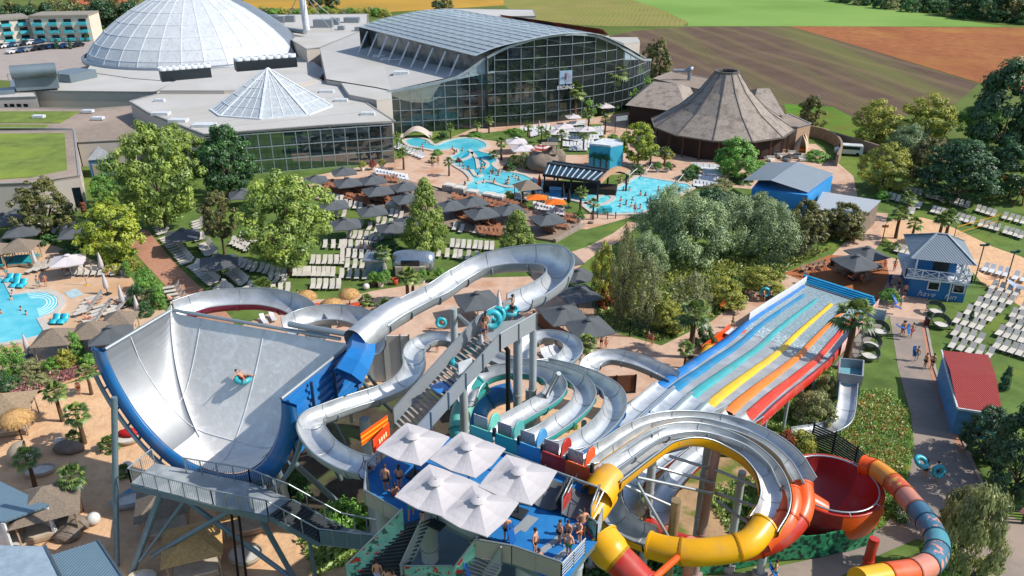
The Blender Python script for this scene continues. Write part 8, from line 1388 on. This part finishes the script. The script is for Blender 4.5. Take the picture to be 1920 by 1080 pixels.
for x, y, h, lb in ((1828, 524, 4.6, 'green lamp post beside the beach house'), (1883, 541, 4.8, 'dark green lamp post between the hammocks')):
    a = G(x, y); t = thing('lamp_post', lb, 'lamp post', a); MB().tube([a, a+V((0, 0, h))], .07, 8).build('pole', mat('dark green paint', '#1e4a42', .5), t); MB().box(a+V((0, 0, h+.08)), (1.0, .25, .2)).box(a+V((.35, -.1, h+.25)), (.3, .3, .25)).build('lamp_head', mat('dark green paint', '#1e4a42', .5), t)
t = thing('volleyball_net', 'yellow edged volleyball net across the sand court', 'net', G(1783, 450)); a, b = G(1786, 455, 0), G(1868, 431, 0); MB().tube([a, a+V((0, 0, 2.4))], .06, 6).tube([b, b+V((0, 0, 2.4))], .06, 6).build('posts', M_drk, t); M_ny = mat('yellow net tape', '#c98a1c', .6); MB().bar(a+V((0, 0, 2.35)), b+V((0, 0, 2.35)), .05, .1).bar(a+V((0, 0, 1.4)), b+V((0, 0, 1.4)), .04, .07).build('tape', M_ny, t)
t = thing('wooden_swing', 'tall wooden swing frame in the dark at the upper right', 'swing', G(1875, 372)); q = MB(); a, b = G(1868, 374), G(1910, 388)
for p in (a, b): q.tube([p+V((-.9, 0, 0)), p+V((0, 0, 4))], .12, 6); q.tube([p+V((.9, .6, 0)), p+V((0, 0, 4))], .12, 6)
q.tube([a+V((-.3, 0, 4)), b+V((.3, 0, 4))], .12, 6); q.build('frame', mat('orange wood', '#8f5a38', .8), t); MB().bar(lerp(a, b, .5)+V((0, 0, .5)), lerp(a, b, .65)+V((0, 0, .5)), .4, .06).build('swing_seat', M_drk, t)
P = [G(x, y) for x, y in ((1108, 560), (1115, 590), (1122, 620), (1180, 632), (1250, 628), (1318, 602), (1365, 566), (1400, 535), (1440, 515), (1480, 498), (1530, 482))]; t = thing('wire_fence', 'dark green wire mesh fence around the thicket', 'fence', P[3]); q, q2 = MB(), MB(); M_fg = mat('fence green', '#1e3f38', .5)
for a, b in zip(P, P[1:]):
    k = max(1, round((b-a).length/2.5)); 
    for i in range(k+1): c = lerp(a, b, i/k); q.bar(c, c+V((0, 0, 2.1)), .08)
    for z in [.1+.25*j for j in range(9)]: q2.bar(a+V((0, 0, z)), b+V((0, 0, z)), .022)
    k = int((b-a).length/.3)
    for i in range(k): c = lerp(a, b, i/k); q2.bar(c, c+V((0, 0, 2.0)), .012)
q.build('posts', M_fg, t); q2.build('mesh', M_fg, t)
t = thing('steel_gate', 'dark steel gate across the road at the lower right', 'gate', G(1880, 985)); a, b = G(1848, 978), G(1945, 985); q = MB()
for k in range(7): q.bar(a+V((0, 0, .15+.25*k)), b+V((0, 0, .15+.25*k)), .05, .07)
q.build('bars', mat('dark gate green', '#27403c', .5), t); q = MB()
for f in (0, .35, .7, 1): c = lerp(a, b, f); q.bar(c, c+V((0, 0, 1.9)), .12)
q.build('posts', M_dark, t); MB().tube([lerp(a, b, .62)+V((0, -.06, 1.3)), lerp(a, b, .62)+V((0, -.1, 1.3))], .25, 16).build('round_sign', mat('pink sign', '#b5787c', .6), t); MB().box(lerp(a, b, .18)+V((0, -.08, 1.3)), (.6, .04, .3)).build('sign_plate', MATS['white paint'], t)
for x0, y0, x1, y1, lb in ((1353, 582, 1366, 573, 'orange wooden bench at the fence of the promenade'), (1400, 562, 1412, 552, 'wooden bench with a sitting person on the promenade'), (1503, 512, 1512, 508, 'bench with a person in a white towel'), (1518, 507, 1550, 500, 'long bench along the upper fence')):
    a, b = G(x0, y0), G(x1, y1); t = thing('bench', lb, 'bench', a); n = (b-a).normalized().cross(V((0, 0, 1)))*-.3; MB().bar(a+V((0, 0, .45)), b+V((0, 0, .45)), .5, .06).build('seat', M_opl if 'orange' in lb else M_gw, t); MB().bar(a+n+V((0, 0, .75)), b+n+V((0, 0, .75)), .06, .4).build('backrest', M_opl if 'orange' in lb else M_gw, t); MB().bar(a, a+V((0, 0, .45)), .4, .08).bar(b, b+V((0, 0, .45)), .4, .08).build('legs', M_drk, t)
for x, y, m, lb in ((1560, 497, M_drk, 'black bin at the end of the long bench'), (1737, 610, mat('dark red post', '#5a1f22', .6), 'dark red bin beside the upper net daybed'), (231, 516, M_steel, 'steel bin at the end of the pool loungers'), (1732, 556, M_drk, 'black bin in front of the painted words')):
    a = G(x, y, .04); t = thing('litter_bin', lb, 'bin', a); MB().lathe([(.27, 0), (.3, .85)], 14, a).build('body', m, t); MB().lathe([(.33, .85), (.33, .95), (.02, 1.)], 14, a).build('lid', M_drk, t)
t = thing('info_sign', 'large information board beside the red edge of the rainbow slide', 'sign', G(1640, 612)); a, b = G(1619, 604, .4), G(1655, 610, .4); M_info = layer(mat('info board print', '#6f9aa8', .4, var=.25, scale=1.1, c2='#aebfbf'), '#a8805c', 1.4, .6, .66, .7); MB().bar(a+V((0, 0, 1.0)), b+V((0, 0, 1.0)), .08, 1.7).build('board', M_info, t); MB().bar(a-V((0, 0, .4)), a+V((0, 0, 1.9)), .1).bar(b-V((0, 0, .4)), b+V((0, 0, 1.9)), .1).build('posts', M_steel, t); MB().bar(a+V((0, -.06, .2)), b+V((0, -.06, .2)), .05, .12).build('green_strip', mat('sign green', '#3d8a78', .5), t)
t = thing('signboard', 'grey panel sign on two posts at the terrace path', 'sign', G(1163, 250)); a, b = G(1153, 249), G(1175, 246); MB().bar(a+V((0, 0, 2.9)), b+V((0, 0, 2.9)), .1, 1.0).build('panel', mat('sign grey', '#8f9a9e', .5), t); MB().bar(a, a+V((0, 0, 3.4)), .12).bar(b, b+V((0, 0, 3.4)), .12).build('posts', M_drk, t)
a = G(1087, 695); t = thing('shower_post', 'yellow post by the end of the serpentine spiral', 'shower', a); MB().tube([a, a+V((0, 0, 2.6))], .09, 8).build('post', M_yel, t); MB().tube([a+V((-.3, 0, 2.4)), a+V((.3, 0, 2.4))], .06, 6).build('shower_head', M_yel, t)
a = G(1654, 453); t = thing('signpost', 'brown wooden signpost on the lawn island', 'signpost', a); MB().tube([a, a+V((0, 0, 2.6))], .08, 6).build('post', mat('orange wood', '#8f5a38', .8), t); MB().box(a+V((0, 0, 2.3)), (.9, .08, .35)).build('arrow_board', mat('orange wood', '#8f5a38', .8), t)
a = G(752, 522); t = thing('trailer_bar', 'rounded silver trailer used as a snack bar', 'trailer', a); q = MB(); c = a+V((1.1, .8, 1.35)); prs = []
for i in range(9): x = -1.8+3.6*i/8; k = 1-.25*abs(i/4-1)**3; prs.append([c+V((x, 1.0*k*cos(an), 1.15*k*sin(an))) for an in [2*pi*j/16 for j in range(16)]])
q.add([p for r_ in prs for p in r_], [(i*16+j, i*16+(j+1) % 16, (i+1)*16+(j+1) % 16, (i+1)*16+j) for i in range(8) for j in range(16)]+[tuple(range(15, -1, -1)), tuple(range(128, 144))], 0, True); q.build('body', mat('polished silver', '#a9b2b8', .25, .8), t); MB().box(c+V((-.2, -1.0, .15)), (1.6, .15, .8)).build('serving_hatch', MATS['dark window'], t); MB().box(c+V((-.2, -1.1, -.45)), (2.6, .25, .9)).build('counter', M_beige, t); MB().box(a+V((-2.2, .4, .95)), (1.5, 1.6, 1.9)).build('side_kiosk', mat('kiosk glass', '#6f8a98', .2, .3), t); MB().box(a+V((-2.2, .4, 2.)), (1.9, 2.0, .15)).build('kiosk_roof', M_steel, t); t.scale = (1.45, 1.45, 1.35)
for i, (x, y, lb) in enumerate(((723, 526, 'white surfboard leaning left of the silver trailer'), (793, 522, 'white surfboard leaning right of the silver trailer'))): a = G(x, y); q = MB(); q.blob(a+V((0, 0, 1.25)), (.28, .05, 1.25), 8, 0, 1, 0); tag(q.build('surfboard', M_cus), lb, 'surfboard')
for i, (x, y, c, lb) in enumerate(((701, 535, '#6d4a38', 'brown plant pot left of the trailer'), (714, 537, '#c9b9a4', 'cream plant pot left of the trailer'), (724, 531, '#c9c4bc', 'white plant pot in front of the kiosk'), (792, 530, '#c9c4bc', 'white plant pot right of the trailer'), (824, 528, '#6d4a38', 'brown plant pot near the raft chute'), (742, 533, '#b5482c', 'red drinks bin before the trailer'), (1087, 416, '#c9c4bc', 'big white plant pot at the deck end'), (680, 320, '#c9c4bc', 'white pot with yellow flowers at the hall front'), (699, 318, '#c9c4bc', 'white pot with pink flowers at the hall front'), (717, 316, '#c9c4bc', 'white pot with yellow plant at the hall front'), (1233, 322, '#c9c4bc', 'white pot at the terrace tree'), (1252, 322, '#c9c4bc', 'white pot beside the pool rails'))):
    a = G(x, y, .04); t = thing('plant_pot', lb, 'plant pot', a); MB().lathe([(.3, 0), (.45, .8), (.4, .8), (.38, .7)], 12, a).build('pot', mat('pot '+c, c, .7), t)
    if i != 5: me = TP['bushY' if i in (7, 9) else 'red' if i == 8 else 'bush'][0]; o = bpy.data.objects.new('plant', me); COL.objects.link(o); o.parent = t; o.location = (0, 0, .7); o.scale = (.65, .65, 1.0)
a = G(1665, 566, .04); t = thing('round_planter', 'round white planter with a leafy bush by the queue', 'planter', a); MB().lathe([(.7, 0), (.95, .45), (.85, .45)], 16, a).build('bowl', MATS['concrete'], t); o = bpy.data.objects.new('plant', TP['bush'][0]); COL.objects.link(o); o.parent = t; o.location = (0, 0, .4); o.scale = (1.1, 1.1, 1.1)
for x, y, lb in ((1042, 372, 'blue rubbish box between two closed dark parasols'),): a = G(x, y, .04); t = thing('storage_box', lb, 'box', a); MB().box(a+V((0, 0, .8)), (2., 1.6, 1.6)).build('body', M_blu, t); MB().box(a+V((0, 0, 1.65)), (2.15, 1.75, .12)).build('lid', mat('dark blue steel', '#1d4468', .45, .2), t)
for i, (x, y, s) in enumerate(((1448, 285, 1.), (1473, 276, 1.1), (1500, 284, 1.1), (1503, 276, 1.), (1413, 283, 1.), (1318, 282, 1.1), (1284, 278, 1.))):
    a = G(x, y, .04); t = thing('dining_pod', ['cream pod with amber cushion in the middle of the terrace', 'tallest cream pod at the restaurant wall', 'cream pod at the end of the terrace', 'cream pod behind the last one', 'cream pod half hidden by the leafy tree', 'white pod left of the leafy tree', 'white pod at the shingle roof corner'][i], 'dining pod', a, 'pods of the restaurant terrace'); q = MB(); prs = []
    for j in range(9): z = j/8; r_ = 1.25*s*(1-z**2.2)+.02; prs.append([a+V((r_*cos(an), r_*sin(an), 3.0*s*z)) for an in [pi*1.5+.5+(2*pi-1.0)*k/14 for k in range(15)]])
    q.add([p for r_ in prs for p in r_], [(j*15+k, j*15+k+1, (j+1)*15+k+1, (j+1)*15+k) for j in range(8) for k in range(14)], 0, True); q.build('shell', mat('cream shell', '#bfae95', .7), t); MB().box(a+V((0, .2, .4)), (1.5*s, 1.2*s, .5)).build('cushion', mat('amber cushion', '#b56a24', .7), t)
for i in range(9): a = G(1425+i*10, 292+5*(i % 3), .04); t = thing('lounge_sofa', f'{ordw(i)} lounge sofa from the left among the dining pods, ' + ('grey' if i % 2 else 'white'), 'sofa', a, 'sofas of the restaurant terrace'); MB().box(a+V((0, 0, .3)), (1.5, .8, .4), i*.4).build('seat', M_steel if i % 2 else M_cus, t); MB().box(a+V((0, .35, .6)), (1.5, .2, .6), i*.4*0).build('backrest', M_greyc if i % 2 else M_cus, t)
for i, (x, y) in enumerate(((843, 357), (863, 362), (887, 369), (917, 374), (935, 378), (738, 393))):
    a = G(x, y, .3); t = thing('cube_daybed', ['grey cube daybed nearest the cone tree top', 'second grey cube daybed along the deck', 'third grey cube daybed along the deck', 'fourth grey cube daybed along the deck', 'last grey cube daybed by the round shrub', 'grey planter cube on the lawn edge of the deck'][i], 'daybed', a); MB().box(a+V((0, 0, .5)), (2.0, 1.6, .9), -.4).build('base', mat('grey wicker', '#9a958e', .8, var=.1, scale=4), t); MB().box(a+V((0, .1, 1.0)), (1.8, 1.4, .14), -.4).build('cushion', M_cus, t)
q = None
for i, (x0, y0, x1, y1, lb) in enumerate(((1180, 338, 1203, 318, 'steel hand rail nearest the pool bar'), (1208, 336, 1222, 316, 'steel hand rail in the middle of the pool stairs'), (1270, 350, 1282, 335, 'steel hand rail at the far pool corner'))): a, b = G(x0, y0, .1), G(x1, y1, .1); tag(MB().tube([a, a+V((0, 0, .95)), b+V((0, 0, .95)), b], .06, 6).build('hand_rail', MATS['white paint']), lb, 'hand rail')
a = G(1132, 405); tag(MB().box(G(1133, 394, .5), (2.2, 1.0, 1.0), .2).build('turquoise_bench', mat('turquoise plastic', '#2ba8ba', .35)), 'turquoise block seat at the corner of the wave pool', 'seat')
P = [G(x, y) for x, y in ((1092, 413), (1108, 411), (1120, 409), (1139, 411), (1154, 410))]
t = thing('rope_fence', 'low red post and rope fence at the pool corner', 'fence', P[0]); q = MB()
for p in P: q.bar(p, p+V((0, 0, 1.1)), .14)
q.build('posts', mat('red brown wood', '#5d3a2c', .7), t); MB().tube([p+V((0, 0, .95)) for p in P], .03, 5).build('rope', M_gw, t)
a = G(163, 535, 0); t = thing('pool_shower', 'slim grey shower post on the pool terrace', 'shower', a); MB().tube([a, a+V((0, 0, 2.4)), a+V((-.35, 0, 2.5))], .05, 6).build('post', M_steel, t); MB().tube([a, a+V((0, 0, .1))], .25, 10).build('foot', M_yel, t)
sheet('foot_bath', [(120, 548), (143, 540), (156, 552), (132, 560)], .06, mat('pale foot bath', '#a9c0c4', .2))
a = G(15, 395); t = thing('stone_arch', 'round pale stone arch behind the upper left parasols', 'arch', a); MB().tube([a+V((1.4*cos(an), 0, 1.6*sin(an)+.2)) for an in [pi*k/12 for k in range(13)]], .3, 10).build('arch', M_beige, t); MB().box(a+V((0, 0, .1)), (3.6, .8, .3)).build('plinth', M_beige, t)
a = G(160, 408); t = thing('totem', 'carved brown totem figure behind the yellow green tree', 'totem', a); q = MB()
for k in range(5): q.lathe([(.3, k*.5), (.38, k*.5+.1), (.38, k*.5+.35), (.28, k*.5+.5)], 10, a)
q.build('carved_post', mat('brown carved wood', '#6d3f2a', .8, var=.3, scale=5), t); MB().box(a+V((0, -.1, 2.1)), (1.0, .2, .25)).build('wings', mat('orange wood', '#8f5a38', .8), t)
t = thing('shade_sail', 'cream awning beside the low white building', 'awning', G(140, 358)); P = [G(118, 347, 3.), G(158, 342, 3.), G(156, 352, 2.6), G(112, 356, 2.6)]; MB().add(P, [(0, 1, 2, 3)]).build('cloth', M_crm, t); q = MB()
for p in P[2:]: q.bar(V((p.x, p.y, 0)), p, .1)
q.build('posts', M_wp, t)
a = G(808, 262); t = thing('grotto_arch', 'white arched shell over the lagoon entrance', 'arch', G(790, 256)); b0, b1 = G(753, 262), G(806, 258); q = MB(); n = 10
vs = []
for k in range(n+1): f = k/n; p = lerp(b0, b1, f); vs += [p+V((0, -.6, 1.6*sin(pi*f)+.1)), p+V((0, 2.2, 1.6*sin(pi*f)+.5))]
q.add(vs, [(2*k, 2*k+2, 2*k+3, 2*k+1) for k in range(n)], 0, True); q.build('shell', M_white, t); MB().bar(b0+V((0, 0, .2)), b0+V((0, 2.5, .3)), .6, .6).bar(b1+V((0, 0, .2)), b1+V((0, 2.5, .3)), .6, .6).build('abutments', M_kerb, t)
t = thing('rock_tower', 'grey rock lookout with small wooden platform by the pool bar', 'rock lookout', G(1022, 322)); a = G(1018, 322); MB().blob(a+V((0, 1, 1.2)), (3.2, 2.4, 2.0), 8, 0, 4, .18).blob(a+V((2, 2.5, 1.6)), (2.2, 1.8, 2.2), 8, 0, 9, .18).build('rocks', M_rock, t); q = MB(); b = a+V((1.2, 1.5, 3.0)); q.box(b, (2.6, 1.8, .15))
for i in (-1.2, 1.2):
    for j in (-.8, .8): q.bar(b+V((i, j, 0)), b+V((i, j, 1.6)), .1)
q.box(b+V((0, 0, 1.65)), (2.9, 2.1, .12)); q.build('platform', M_gw, t)
t = thing('striped_parasol', 'red and white striped round parasol above the rock lookout', 'parasol', G(1017, 300)); a = G(1016, 296); MB().tube([a, a+V((0, 0, 2.5))], .05, 6).build('pole', M_drk, t)
for k in range(4): MB().lathe([(2.0-.5*k, 2.0+.18*k), (1.5-.5*k+.001, 2.18+.18*k)], 20, a).build('stripe', M_red_ if k % 2 == 0 else M_cus, t)
clean_used()
